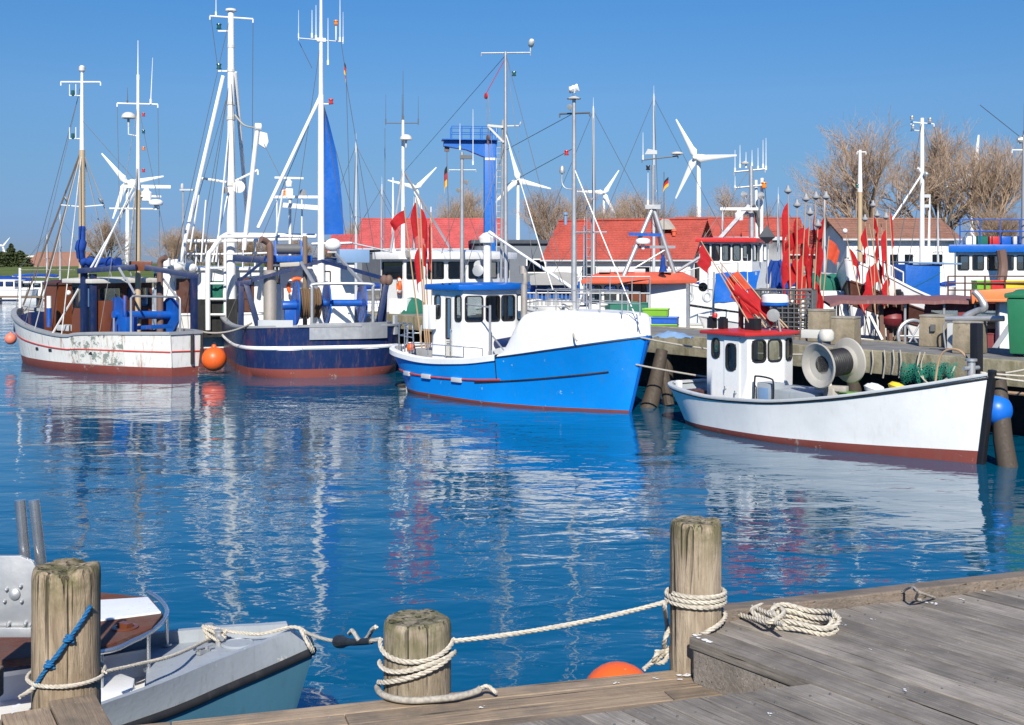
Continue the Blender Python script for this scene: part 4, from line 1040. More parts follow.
# ------------------------------------------------------------------ bright blue boat with white foredeck
D = boat_at('fishing_boat', 'bright blue hulled boat with rounded white foredeck shelter', (3.06,27.58), (.68,-.733), 8.5)
hD = Hull(8.5, [(0,1.12),(.1,1.03),(.28,.95),(.45,1.02),(.6,1.18),(.8,1.45),(1,1.76)],
    [(0,.50),(.015,.80),(.05,1.08),(.12,1.30),(.25,1.46),(.5,1.52),(.7,1.42),(.84,1.14),(.93,.72),(.98,.30),(1,.06)],
    [(0,.28),(.03,.55),(.1,.98),(.22,1.26),(.5,1.40),(.7,1.08),(.84,.60),(.93,.26),(1,.02)], rb=.56, rs=.40, flare=1.25, boot=lambda t: .10-.06*t)
hD.mesh(['blue_hull','antifoul'], [(0,1,0)], 1, D)
hD.deck(.5, ['white','deck_grey'], D, .07, 0, .93)
mb = MB()
for sd in (-1,1):                       # white bulwark capping aft of the foredeck
    rows = []
    for i in range(31):
        tt = .592*i/30; p = hD.pt(tt, hD.sheer(tt), sd); y = abs(p.y); z = p.z; hh = .13+.05*(1-i/30)
        rows.append([V((p.x, sd*(y+.012), z-.10)), V((p.x, sd*(y+.028), z-.09)), V((p.x, sd*(y+.03), z+.03)), V((p.x, sd*(y-.02), z+.055)), V((p.x, sd*max(.01,y-.14), z+.05)), V((p.x, sd*max(.005,y-.14), z-.1))])
    mb.grid(rows, 0, closed=True)
p = hD.pt(0, 1.12, 1); mb.box((p.x+.05,0,1.145),(.14,2*p.y,.055)); mb.build('gunwale', 'white_fresh', D, smooth=40)
hD.strake(.98, .018, 'black_rubber', D, .585, .995); hD.strake(lambda t: .50-.0*t, .026, 'stripe_red', D, .0, .60, name='red_strake', out=.006)
hD.strake(lambda t: .44+.26*(t-.5), .022, 'black_rubber', D, .50, .93, name='bow_strake', out=.004)
for tt in (.13,.25,.40):
    p = hD.pt(tt, .52, -1); q = hD.pt(tt+.045, .52, -1); mb = MB(); mb.bar(p+V((0,-.03,0)), q+V((0,-.03,0)), .05, .11); mb.build('rubbing_block', 'grey_light', D, bev=.01)
mb = MB(); s0, s1 = hD.pt(1,-.1), hD.pt(1,1.76); mb.tube([hD.pt(1, z)+V((.015,0,0)) for z in (-.2,.2,.6,1.0,1.4,1.76)], .035, 8); mb.build('stem_band', 'blue_band', D)
# whaleback
mb = MB(); rows = []; ft0, ft1 = .59, .985
prof = [(1.0,0),(.985,.22),(.965,.55),(.93,.78),(.85,.92),(.70,.985),(.4,1.01),(0,1.02)]
for i in range(35):
    tt = lerp(ft0, ft1, i/34); p = hD.pt(tt, hD.sheer(tt)); y0 = max(.03, abs(p.y)-.03); zs = hD.sheer(tt)-.03
    top = 2.23+.04*math.sin(i/34*PI)
    hh = (top-zs)*(.10+.90*sstep((tt-ft0-.003)/.085))*(1-.93*clamp((tt-.955)/.03)**2.2)
    r = [V((p.x, -y0*a, zs+hh*b)) for a, b in prof]; rows.append(r+[V((q.x,-q.y,q.z)) for q in r[-2::-1]])
mb.grid(rows, 0); n_ = len(rows[0])
for R_ in (rows[0], rows[-1]): mb.add(R_, [tuple(range(n_))])
wb_ = mb.build('foredeck_shelter', 'shelter_white', D, smooth=60)
for tt, yy in ((.74,-.35),(.80,.3)):
    p = hD.pt(tt, 1.4); mb = MB(); mb.lathe([(.07,-.05),(.07,.14),(.14,.15),(.13,.2),(.001,.24)], (p.x,yy,2.24), n=16); mb.build('deck_vent', 'offwhite', wb_)
p = hD.pt(.68, 1.4); mb = MB(); mb.box((p.x,-.25,2.28),(.6,.6,.12)); mb.build('deck_hatch', 'offwhite', wb_, bev=.03)

mb = MB(); mb.tube([hD.pt(.59, hD.fz(.59,f), -1, .006)+V((-.06*(1-f),0,0)) for f in (.98,.8,.6,.5)], .014, 6); mb.build('hull_seam', 'black_rubber', D)
# wheelhouse
w = 1.0
xf = D.py(463,320,-w).x; xa = D.py(432,320,-w).x; zr = D.py(463,290,-w).z; z0 = .5; yr = D.pxx(523,310,xf).y
print('D house', xf, xa, zr, yr, D.py(573,310,0), D.py(505,285,0))
w2 = min(1.15, max(.8, yr))
hgt = zr-z0; wt = hgt-.16; wb = wt-.62
poly = [(xa,-w),(xf,-w),(xf+.22,-w+.52),(xf+.26,w2-.5),(xf+.05,w2),(xa,w2)]
LS = xf-xa; l1 = math.hypot(.22,.52); l2 = math.hypot(.04, w2-.5+w-.52); l3 = math.hypot(.21,.5)
op = {0: [(.10*LS,.28*LS,wb+.05,wt),(.40*LS,.66*LS,.12,wt-.02),(.76*LS,.95*LS,wb,wt)], 1: [(.06,l1-.05,wb,wt)], 2: [(.05,l2*.47,wb,wt),(l2*.54,l2-.05,wb,wt)], 3: [(.08,l3-.08,wb,wt)], 4: [(.12,LS-.15,wb,wt)], 5: [(.15,.9,wb,wt),(1.05,1.85,wb,wt)]}
ho, ed = walls('wheelhouse', 'white_fresh', D, poly, z0, zr, op)
for i, L_ in op.items():
    a, ux, nz, _ = ed[i]
    for k, o in enumerate(L_):
        if (i, k) != (0, 1): window(ho, a, ux, nz, *o, rad=.07, fw=.035)
a, ux, nz, _ = ed[0]; o = op[0][1]
mb = MB()
for q in ([(o[0],o[2]),(o[1],o[2]),(o[1],.95),(o[0],.95)], [(o[0],.95),(o[0]+.06,.95),(o[0]+.06,o[3]),(o[0],o[3])], [(o[1]-.06,.95),(o[1],.95),(o[1],o[3]),(o[1]-.06,o[3])]):
    mb.extrude([a+ux*u+V((0,0,v))-nz*.03 for u, v in q], nz*.02)
dr = mb.build('door', 'offwhite', ho); window(dr, a-nz*.01, ux, nz, o[0]+.07, o[1]-.07, .98, o[3]-.04, .03, .02, name='door_light')
mb = MB(); p = a+ux*(o[1]-.04)+V((0,0,.9)); mb.cyl(p-nz*.01, p+nz*.05, .014, n=7); mb.cyl(p+nz*.05, p+nz*.05-ux*.12, .012, n=7); mb.build('handle', 'steel', dr)
mb = MB(); q = a+ux*(o[1]+.03)+nz*.05; mb.tube([q+V((0,0,.35)), q+nz*.04+V((0,0,.4)), q+nz*.04+V((0,0,1.2)), q+V((0,0,1.25))], .014, 6); mb.build('grab_rail', 'steel', ho)
rf = roof_slab('roof', 'blue_band', D, poly, zr-.01, zr+.13, .16, .03, .05)
for u in (447,454): 
    p = D.py(u,284,-w); floodlight(D, V((p.x,-w-.14,zr+.1)), (-.2,-1,-.2), .07, rf, mat='black_paint')
p = D.py(478,268,-.3); floodlight(D, V((p.x,-.3,zr+.48)), (.5,-.8,.1), .15, rf, name='searchlight')
# exhaust stack and gear beside the house
p = D.py(524,300,.55); mb = MB(); mb.tube([(p.x,.55,1.2),(p.x,.55,zr+.12)], .085, 14); mb.tube([(p.x,.55,zr+.08),(p.x+.05,.55,zr+.22),(p.x+.03,.55,zr+.42)], .075, 12); mb.cyl((p.x-.02,.55,zr+.40),(p.x-.02,.55,zr+.60),.11,n=14); mb.build('exhaust_stack', 'exhaust', D)
cx = xf+.75
mb = MB(); mb.extrude([(cx-.35,-.55,.55),(cx+.35,-.55,.55),(cx+.35,-.55,1.05),(cx+.12,-.55,1.30),(cx-.35,-.55,1.18)], (0,.75,0)); wn = mb.build('deck_winch', 'grey_light', D, bev=.03)
mb = MB(); mb.cyl((cx-.05,-.5,1.36),(cx-.02,.1,1.42),.13,n=14); mb.build('rolled_cover', 'navy', wn)
mb = MB(); mb.cyl((cx+.36,-.62,.9),(cx+.36,.2,.9),.16,n=16); mb.cyl((cx+.36,-.65,.9),(cx+.36,-.6,.9),.24,n=18); mb.build('warp_drum', 'black_paint', wn)
mb = MB(); mb.cyl((cx-.2,-.57,.85),(cx-.2,-.60,.85),.05,n=10); mb.build('control_knob', 'black_paint', wn)
mb = MB(); mb.box((cx-.25,-.95,.83),(1.1,.25,.06)); mb.tube([(cx-.7,-.95,.55),(cx-.7,-.95,.8)],.02,6); mb.tube([(cx+.2,-.95,.55),(cx+.2,-.95,.8)],.02,6); mb.build('side_bench', 'offwhite', D, bev=.01)
mb = MB(); q0, q1 = D.py(412,351,-1.25), D.py(480,352,-1.35); q2 = D.py(432,352,-1.3)
for i in range(5):
    p = q0.lerp(q1, i/4); mb.tube([V((p.x,-1.28,.95)), V((p.x,-1.28,1.32))], .014, 6)
mb.tube([V((q0.x,-1.28,1.32)), V((q1.x,-1.28,1.32))], .014, 6); mb.build('side_rail', 'steel', D)
mb = MB(); u_ = hD.pt(.03,1.1); ys = .85
for k, (x_, h_) in enumerate(((.25,1.75),(.75,1.75),)):
    mb.tube(curve([(u_.x+x_,-ys-.2*k,1.05),(u_.x+x_,-ys-.2*k,h_-.05),(u_.x+x_+.08,-ys-.2*k,h_),(u_.x+x_+.45,-ys-.2*k-.1,h_),(u_.x+x_+.5,-ys-.2*k-.1,1.05)],4), .020, 7)
mb.tube([(u_.x+.1,-.2,1.5),(u_.x+.25,-ys,1.45),(u_.x+1.25,-1.15,1.45)], .016, 6); mb.build('stern_rail', 'steel', D)
mb = MB(); mb.lathe([(.001,-.12),(.09,-.08),(.12,0),(.09,.08),(.001,.12)], (u_.x+.95,-1.0,1.18), n=12); mb.build('orange_float', 'fender_orange', D)
mb = MB(); mb.box((u_.x+.9,-.2,.85),(.9,1.0,.5)); mb.build('stern_locker', 'grey_paint', D, bev=.02)
for k, dy in enumerate((-1.06,-1.02)): # white net boxes hung by the door
    p = D.py(432+5*k,300,-1.05); mb = MB(); mb.box((p.x-.12,-1.12,2.0),(.16,.14,.62)); mb.build('hung_box', 'white', D, bev=.02)
# foredeck mast with ladder, yard, and gull on top
m0 = D.py(574,312,0.1); mt = D.py(574,98,.1); mx = m0.x
mp = mast_part(D, (mx,.1,1.2), (mx,.1,mt.z), .082, .042, 'galv', n=12)
zz = D.py(574,113,.1).z; yd = D.py(595,113,.1).x-mx
yard(D, (mx-.36,.1-.12,zz), (mx+.40,.1+.12,zz-.02), .022, 'wire', mp)
mb = MB(); mb.lathe([(.16,0),(.17,.02),(.10,.05),(.03,.07)], (mx,.1,mt.z-.03), n=14); mb.build('mast_cap', 'offwhite', mp)
z2 = D.py(574,155,.1).z; navlight(D, (mx-.17,.02,z2), 'red_paint', .055, mp); floodlight(D, (mx+.05,-.1,zz+.12), (0.4,-.9,-.2), .07, mp)
z3 = D.py(574,185,.1).z
mb = MB(); mb.tube(curve([(mx,.1,z3-.1),(mx-.12,-.05,z3-.08),(mx-.2,-.1,z3+.05),(mx-.2,-.1,z3+.3)],4), .018, 7); mb.lathe([(.06,0),(.07,.04),(.06,.14),(.03,.18)],(mx-.2,-.1,z3+.28),n=12); mb.build('lamp_bracket', 'galv', mp)
zl0, zl1 = D.py(588,310,.2).z, D.py(588,205,.2).z; mb = MB(); lx = D.py(589,280,.2).x
for dx in (-.075,.075): mb.tube([(lx+dx,.2,zl0-.1),(lx+dx,.2,zl1)], .012, 5)
k = zl0
while k < zl1: mb.tube([(lx-.075,.2,k),(lx+.075,.2,k)], .010, 5); k += .21
mb.build('mast_ladder', 'galv', D)
zb = D.py(590,232,.1).z; mb = MB(); mb.tube([(mx,.1,zb),(D.py(607,231,.5).x,.5,zb)], .022, 6); mb.tube([(mx,.1,zb),(lx,.2,zb)], .014, 6); mb.build('crosstree', 'galv', D)
st = D.py(583,172,.1); fe = D.py(666,322,0)
lines(D, [((mx,.1,D.py(574,168,.1).z), hD.pt(.985,1.76)*1+V((.1,.0,.15)))], .016, 'mast_white', 'forestay')
mb = MB(); wv = [D.py(573,312,-.1), D.py(572,322,-.6), D.py(574,336,-1.15), D.py(577,341,-1.2)]; mb.tube(curve(wv,6), .022, 6); mb.build('hanging_rope', 'rope_thin', D)
# railing on the foredeck
rp = [D.py(u,v,-.72) for u, v in ((520,310),(545,306),(566,303))]
rp = [V((D.py(u,300,-.55).x,-.55,2.22)) for u in (536,556,578,600,622,640)]
railing(D, rp, .52, .016, 'galv', 2)
rp = [V((D.py(u,300,.6).x,.6,2.22)) for u in (548,574,600,628)]
railing(D, rp, .52, .016, 'galv', 2)
mb = MB(); a_ = D.py(490,340,-.95); mb.tube([V((a_.x,-.95,.9)),V((a_.x,-.95,2.35))], .03, 8); mb.tube([V((a_.x,-.95,2.30)),D.py(452,268,-.9)*0+V((a_.x-1.1,-.9,2.36))], .022, 7); mb.tube([V((a_.x+.1,-.95,1.6)),V((a_.x+.9,-1.25,1.25))], .02, 6); mb.build('net_roller_frame', 'galv', D)
# tall main mast behind the wheelhouse
M0 = D.py(507,285,.75); Mt = D.py(504,52,.75); mmx = D.py(506,200,.75).x
mm = mast_part(D, (mmx,.75,.6), (mmx-.02,.75,Mt.z), .07, .035, 'galv')
mb = MB(); a0 = V((mmx-.17,.70,.8)); a1 = V((mmx-.10,.73,D.py(502,120,.75).z)); mb.tube([a0,a1], .035, 8)
k = 2.2
while k < a1.z-.1: mb.tube([(lerp(a0.x,a1.x,(k-a0.z)/(a1.z-a0.z)),.72,k),(mmx,.75,k)], .012, 5); k += .26
mb.build('mast_ladder', 'galv', mm)
zt = Mt.z; yl, yr_ = D.py(484,52,.75).x-mmx, D.py(523,52,.75).x-mmx
yard(D, (mmx-.48,.32,zt-.03), (mmx+.45,1.2,zt-.03), .02, 'galv', mm)
mb = MB(); q = V((mmx+.45,1.2,zt)); mb.tube([q,q+V((0,0,.12))],.014,6); mb.lathe([(.04,-.1),(.07,-.06),(.075,.08),(.05,.12)], q+V((.03,0,.2)), (.5,-.3,.6), 12); mb.build('cctv_lamp', 'offwhite', mm)
navlight(D, (mmx+.2,.85,D.py(515,75,.75).z), 'navlight', .055, mm)
zz = D.py(505,127,.75).z; mb = MB(); mb.bar((mmx-.05,.72,zz),(mmx-.42,.5,zz+.05),.10,.06); mb.bar((mmx-.05,.72,zz-.4),(mmx-.4,.5,zz+.02),.05,.05); mb.tube([(mmx+.02,.78,zz+.02),(mmx+.3,.95,zz+.02),(mmx+.33,.97,zz+.12)],.02,6); mb.build('mast_bracket', 'offwhite', mm)
pb = V((mmx-.42,.5,zz-.02)); mb = MB()
for dx in (0,): mb.lathe([(.05,-.03),(.08,-.02),(.08,.02),(.05,.03)], pb-V((0,0,.25)), (.3,1,0), 12); mb.tube([pb,pb-V((0,0,.2))],.012,5); mb.tube([pb-V((0,0,.3)),pb-V((0,0,.42))],.03,6)
mb.build('pulley_block', 'rusty_pipe', mm)
pb2 = D.py(486,96,.6); mb = MB(); mb.lathe([(.05,-.03),(.08,-.02),(.08,.02),(.05,.03)], pb2, (.3,1,0), 12); mb.tube([pb2+V((0,0,.06)),V((mmx,.75,zt-.15))],.010,5); mb.build('pulley_block', 'red_paint', mm)
top = V((mmx,.75,zt-.08))
lines(D, [(top, D.w(P(560,262,29.5))), (top, D.w(P(404,172,47.5))), (V((mmx,.75,D.py(505,130,.75).z)), D.w(P(566,290,29.4))), (pb, D.py(492,282,.5)), (pb2, D.py(494,240,.5)), (pb2+V((.1,0,0)), D.py(498,240,.5)), (V((mmx,.75,D.py(505,185,.75).z)), V((mx,.1,D.py(574,148,.1).z))), (V((mmx,.75,D.py(505,150,.75).z)), V((mx,.1,D.py(574,113,.1).z))), (V((mmx,.75,D.py(505,140,.75).z)), D.py(462,282,-.6)), (top, D.py(538,300,.9))], .009, 'wire')
lines(D, [(V((mmx,.75,D.py(505,134,.75).z)), D.w(P(553,290,29.3)))], .015, 'mast_white', 'shroud')
b0, b1 = D.py(492,234,.45), V((mx+.02,.12,D.py(572,290,.1).z)); mb = MB(); mb.tube([b0,b1], [.03,.042], 9); mb.cyl(b0-(b1-b0).normalized()*.12, b0+(b1-b0).normalized()*.1, .05, n=8); mb.build('cargo_boom', 'mast_white', D)
lines(D, [(b0, V((mmx-.05,.72,zz)))], .009, 'wire')
# herring gull on the foredeck mast
gp = D.mw@V((mx,.1,mt.z+.04)); gl = T('gull', 'white gull perched on top of the foredeck mast', 'bird', gp, .9)
me = bpy.data.meshes.new('gull_body'); vs = [(0,0,.16),(.05,0,.19),(-.08,0,.15),(-.17,0,.13),(.09,0,.24),(.105,0,.285),(.125,0,.285)]
me.from_pydata(vs, [(0,1),(0,2),(2,3),(1,4),(4,5),(5,6)], []); ob = bpy.data.objects.new('gull_body', me); COL.objects.link(ob); ob.parent = gl.o
sk = ob.modifiers.new('skin','SKIN'); 
for i, r in enumerate((.085,.07,.065,.02,.04,.042,.025)): me.skin_vertices[0].data[i].radius = (r, r*.95) if me.skin_vertices else (r, r)
ob.modifiers.new('sub','SUBSURF').render_levels = 2; me.materials.append(M['bird_white'])
mb = MB(); mb.lathe([(.018,0),(.014,.03),(.002,.06)], (.135,0,.283), (1,0,-.25), 8); mb.build('beak', 'beak', gl)
mb = MB()
for s in (-1,1): mb.grid([[V((.06-.25*i/6, s*(.082-.012*abs(i-2)), .21-.012*i-.075*(1-((i-2.5)/4)**2)*j)) for j in (0,.5,1)] for i in range(7)]); mb.tube([(0,s*.03,.1),(.005,s*.032,.0),(.04,s*.035,-.002)],.006,5)
mb.build('wings', 'bird_grey', gl)
for s in (-1,1):
    mb = MB(); mb.ball((.118,s*.032,.297), .007, n=8); mb.build('eye', 'black_paint', gl)
# ------------------------------------------------------------------ helpers for the boats further back
def house(t, poly, z0, z1, mat='white', rows=None, roof='white', over=.12, rt=.10, wh=.5, drop=.16, gl='glass', camber=.06, frame='black_rubber', name='wheelhouse', rad=.05, skip=()):
    """hollow wheelhouse with an even row of windows on each side; rows {edge: count}"""
    op = {}; n = len(poly)
    for i in range(n):
        if i in skip: continue
        a, b = V(poly[i]), V(poly[(i+1) % n]); L = (b-a).length; k = (rows or {}).get(i, max(0, int(L/.75)))
        if k: g = L/k; m = min(.12, g*.13); op[i] = [(g*j+m, g*(j+1)-m, z1-z0-drop-wh, z1-z0-drop) for j in range(k)]
    ho, ed = walls(name, mat, t, poly, z0, z1, op)
    for i, L_ in op.items():
        a, ux, nz, _ = ed[i]
        for o in L_: window(ho, a, ux, nz, *o, rad=rad, fw=.035, frame=frame, gl=gl)
    if roof: roof_slab('roof', roof, t, poly, z1-.01, z1+rt, over, .025, camber)
    return ho, ed
def door_on(ho, ed, i, u0, u1, h, mat='varnish', light=True, proud=.006):
    a, ux, nz, L = ed[i]; mb = MB(); mb.extrude([a+ux*u+V((0,0,v))+nz*proud for u, v in ((u0,.05),(u1,.05),(u1,h),(u0,h))], nz*.035); d = mb.build('door', mat, ho, smooth=0, bev=.006)
    p = a+ux*(u1-.08)+V((0,0,h*.5))+nz*.04; mb = MB(); mb.cyl(p, p+nz*.05, .014, n=7); mb.cyl(p+nz*.05-ux*.05, p+nz*.05+ux*.05, .014, n=7); mb.build('handle', 'steel', d)
    if light: window(d, a+nz*(proud+.036), ux, nz, u0+.12, u1-.12, h*.58, h*.9, .05, .03, name='door_light')
    return d
def simple_hull(t, L, B, zs=(1.2,1.0,1.9), mats=('white','antifoul'), bands=None, boot=.25, stern=.6, rb=.7, deck=.5, flare=1.3, rail='white'):
    h = Hull(L, [(0,zs[0]),(.35,zs[1]),(.7,lerp(zs[1],zs[2],.4)),(1,zs[2])],
      [(0,B/2*stern),(.04,B/2*lerp(stern,1,.5)),(.18,B/2*.95),(.45,B/2),(.68,B/2*.9),(.84,B/2*.6),(.94,B/2*.28),(1,.05)],
      [(0,B/2*stern*.7),(.05,B/2*.6),(.2,B/2*.86),(.45,B/2*.93),(.68,B/2*.72),(.84,B/2*.38),(.94,B/2*.13),(1,.02)], rb=rb, rs=.3, flare=flare, boot=boot, n=30)
    h.mesh(list(mats), bands or [(0,1,0)], 1, t); h.deck(deck, ['offwhite','deck_grey'], t, .07); h.rail(rail, t, .14, .07)
    return h
def crosstree(t, par, c, L, ang=0.0, n=3, h=(.5,1.0), r=.018, mat='mast_white'):
    c = V(c); d = V((math.cos(ang), math.sin(ang), 0)); yard(t, c-d*L/2, c+d*L/2, r, mat, par)
    for i in range(n):
        k = -.5+(i+.0)/(max(1, n-1)); antenna(t, c+d*L*k, rnd.uniform(*h), .012, mat, parent=par)

# ------------------------------------------------------------------ left: weathered white cutter seen over its stern
hdA = V((-.76,.65,0)).normalized()
A = T('fishing_cutter', 'white fishing cutter at left with rust stained bulwark, tan masts and blue winch', 'fishing boat', V((-9.72,36.85,0))+hdA*4.87, math.atan2(hdA.y, hdA.x))
hA = Hull(9.74, [(0,1.28),(.18,1.25),(.36,1.18),(.42,1.10),(.6,1.2),(.8,1.45),(1,1.80)],
    [(0,.55),(.02,.62),(.12,1.05),(.3,1.48),(.5,1.60),(.7,1.45),(.85,1.08),(.95,.60),(1,.12)],
    [(0,.45),(.02,.52),(.12,.92),(.3,1.34),(.5,1.46),(.7,1.22),(.85,.80),(.95,.38),(1,.05)], rb=.35, rs=.05, flare=1.1, boot=lambda t: .27)
hA.mesh(['white_worn','antifoul'], [(0,1,0)], 1, A); hA.deck(.75, ['grey_paint','deck_grey'], A, .09)
hA.rail('grey_paint', A, .2, .09, .01); hA.strake(lambda t: .46+.10*t, .026, 'stripe_red', A, 0, 1)
mb = MB(); p, q = hA.pt(0,.75,1), hA.pt(0,.72,-1); mb.tube([p,q], .026, 6); mb.build('rubbing_strake', 'stripe_red', A)
mb = MB(); rows = []
for i in range(15):
    tt = lerp(.16,.40,i/14); rows.append([hA.pt(tt, hA.fz(tt, f), 1, .010) for f in (.02,.12,.25,.38,.5,.62,.75,.87,.97)])
mb.grid(rows); mb.build('rusty_plate', 'white_stain', A, smooth=60)
mb = MB(); mb.tube([hA.pt(0,z,1)+V((-.01,.005,0)) for z in (.3,.6,.9,1.25)], .018, 6); mb.build('corner_post', 'offwhite', A)
mb = MB()
for y in (-.55,-.2): mb.tube([V((hA.pt(0,.4).x-.06,y,.35)),V((hA.pt(0,.4).x-.06,y,1.25))], .05, 8)
mb.build('stern_fender', 'black_rubber', A)
for tt in (.30,.52,.62): 
    p = hA.pt(tt,.62,1,.004); mb = MB(); mb.box(p,(.18,.02,.09)); mb.build('scupper', 'black_paint', A)
xs = -4.87
def gantry(t, legs, beam, w, mat='navy_gear', name='gallows'):
    mb = MB()
    for a, b in legs: mb.bar(a, b, w, w)
    for a, b in beam: mb.bar(a, b, w*1.1, w*.95)
    return mb.build(name, mat, t, smooth=20, bev=.012)
n0, n1 = A.py(84,335,1.25), A.py(84,272,1.25); f0, f1 = A.py(194,332,-1.1), A.py(194,278,-1.1); mid = A.py(142,267,0.1)
gantry(A, [(n0,n1),(f0,f1),(A.py(93,335,1.1),A.py(93,274,1.1))], [(n1+V((0,.2,.03)),mid+V((0,.2,0))),(mid+V((0,-.1,0)),f1+V((0,-.15,.04)))], .17)
mb = MB(); a_, b_ = A.py(128,255+8,.35), A.py(152,255+8,-.1); mb.bar(A.py(128,266,.35),A.py(152,266,-.15),.10,.30); mb.build('gallows_head', 'varnish', A, bev=.01)
mb = MB(); mb.tube([A.py(126,278,.9),A.py(135,294,.9)], .035, 7); mb.tube([A.py(163,279,-.6),A.py(177,297,-.6)], .035, 7); mb.tube([A.py(119,268,.9),A.py(126,280,.9)], .04, 7); mb.build('gallows_brace', 'galv', A)
xw = A.py(119,316,.62).x
net_drum(A, A.py(117,315,.62), V((xw-.0,A.pxx(170,315,xw).y,A.pxx(170,315,xw).z)), .56, .13)
mb = MB(); c = A.py(126,322,.9); mb.box((c.x,c.y-.1,c.z-.1),(.3,.4,.5)); mb.cyl((c.x-.1,c.y+.1,c.z+.2),(c.x-.1,c.y+.1,c.z+.8),.05,n=10); mb.box((c.x+.2,c.y-.9,c.z-.2),(.25,1.6,.12)); mb.build('winch_motor', 'winch_blue', A, bev=.02)
mb = MB(); q = [A.py(131,336,1.0),A.py(131,298,1.0),A.py(133,296,.98),A.py(178,297,-.62),A.py(180,299,-.65),A.py(180,336,-.65)]; mb.tube(q, .035, 8); mb.build('stern_guard', 'galv', A)
mb = MB(); mb.tube([A.py(114,335,.9),A.py(114,318,.9)], .03, 7); mb.build('steel_post', 'galv', A)
# brown wooden deckhouse behind the winch, and the companion hatch forward
xh0, xh1 = xs+3.3, xs+4.7
ho, ed = house(A, [(xh0,-1.0),(xh1,-1.0),(xh1,1.0),(xh0,1.0)], .5, 2.75, 'varnish', {0:2,1:2,2:2,3:2}, 'offwhite', .25, .12, .6)
door_on(ho, ed, 3, .7, 1.3, 1.7, 'brown_plank', False, .03)
xc = A.py(57,300,.6).x
ho2, ed2 = house(A, [(xc,-.45),(xc+.9,-.42),(xc+.9,.55),(xc,.6)], .6, A.py(57,285,.6).z, 'varnish', {0:1,1:0,2:0,3:0}, 'brown_plank', .06, .07, .3, camber=.10)
door_on(ho2, ed2, 3, .2, .75, 1.05, 'varnish', False, .01)
mb = MB(); p = A.py(62,293,.72); mb.ball((p.x-.1,.55,p.z), .09, n=12); mb.build('round_lamp', 'white', ho2)
mb = MB(); mb.box((A.py(97,305,1.0).x,.75,1.35),(.55,.35,1.7)); mb.build('gear_locker', 'varnish', A, bev=.02)
mb = MB(); mb.box((A.py(61,325,1.0).x,1.0,.85),(.9,.5,.5)); mb.build('deck_box', 'old_wood', A, bev=.02)
mb = MB(); mb.box((A.py(68,315,.9).x,.9,1.3),(.7,.4,.18)); mb.build('fish_tray', 'grey_light', A, bev=.02)
mb = MB(); p = A.py(33,310,.2); mb.extrude([(p.x-.55,-.45,1.0),(p.x+.5,-.45,1.0),(p.x+.5,-.45,1.5),(p.x-.55,-.45,1.72)],(0,1.1,0)); mb.build('foredeck_locker', 'navy', A, bev=.03)
mb = MB(); p = A.py(49,327,1.15); t_ = A.py(49,296,1.15); tm = A.py(49,308,1.15); mb.tube([p,tm],.075,12,0); mb.tube([tm,t_],.075,12,1); mb.build('mooring_bitt', ['winch_blue','white'], A)
mb = MB(); p = A.py(20,308,.7); mb.tube([p, A.py(20,268,.7)], .045, 8); mb.build('jack_staff', 'white', A)
lines(A, [(A.py(20,270,.7), A.py(75,270,.8)), (A.py(20,270,.7), A.py(16,312,.3))], .012, 'rope_thin', 'guard_line')
mb = MB(); p = A.py(160,270,-.9); mb.tube([(p.x,-.9,.6),(p.x,-.9,2.6)], .11, 12); mb.tube(curve([(p.x,-.9,2.5),(p.x,-.9,3.2),(p.x-.05,-.9,3.45),(p.x-.25,-.95,3.55)],5), .095, 10); mb.build('exhaust_stack', 'rusty_pipe', A)
# main mast
b0 = A.py(82,300,.15); tp = A.py(83,72,.15); xm = b0.x
def mast1(mb): pass
zsw = A.py(82,150,.15).z
mm = mast_part(A, (xm,.15,.7), (xm,.15,zsw), .122, .092, 'mast_tan', n=14)
mb = MB(); mb.tube([(xm,.15,zsw-.1),(xm,.15,tp.z)], [.078,.045], 12); mb.build('topmast', 'mast_white', mm)
zy = A.py(82,82,.15).z; yard(A, (xm+.52,.15+.45,zy), (xm-.45,.15-.40,zy), .03, 'mast_white', mm)
mb = MB(); mb.lathe([(.06,0),(.10,.05),(.10,.16),(.05,.22)], (xm,.15,tp.z), n=12); mb.build('mast_lamp', 'offwhite', mm)
for v in (92,135):
    z = A.py(82,v,.15).z; mb = MB(); mb.tube([(xm,.15,z-.12),(xm+.30,.42,z-.12)],.018,6); mb.tube([(xm+.30,.42,z-.12),(xm+.30,.42,z+.25)],.014,6); mb.tube([(xm+.12,.3,z-.12),(xm+.12,.3,z+.25)],.014,6); mb.lathe([(.05,0),(.06,.05),(.05,.15)],(xm+.2,.36,z-.1),n=10,m=1); mb.build('lamp_bracket', ['mast_white','navlight'], mm)
for v, yy in ((200,.15),(204,.15)):
    z = A.py(82,v,.15).z
floodlight(A, (xm+.42,.5,A.py(72,200,.15).z), (.3,.9,-.5), .11, mm); floodlight(A, (xm-.5,-.2,A.py(98,200,.15).z), (.3,.9,-.5), .11, mm)
mb = MB(); z = A.py(82,205,.15).z; mb.tube([(xm+.5,.6,z),(xm,.15,z-.06),(xm-.55,-.3,z)], .02, 6); mb.build('lamp_arm', 'mast_white', mm)
lines(A, [((xm,.15,zsw), hA.pt(.97,1.8)*1), ((xm+.03,.15,zsw), V((xs+9.65,0,1.9)))], .034, 'old_wood', 'forestay')
lines(A, [((xm,.15,zsw), hA.pt(.62,1.2,1)), ((xm,.15,zsw), hA.pt(.44,1.1,1)), ((xm,.15,zsw), hA.pt(.60,1.2,-1)), ((xm,.15,zsw), hA.pt(.42,1.1,-1))], .022, 'grey_paint', 'shroud')
lines(A, [((xm,.15,zy), V((xs+9.65,0,1.9))), ((xm+.3,.0,zy), hA.pt(.7,1.3,1))], .010, 'wire')
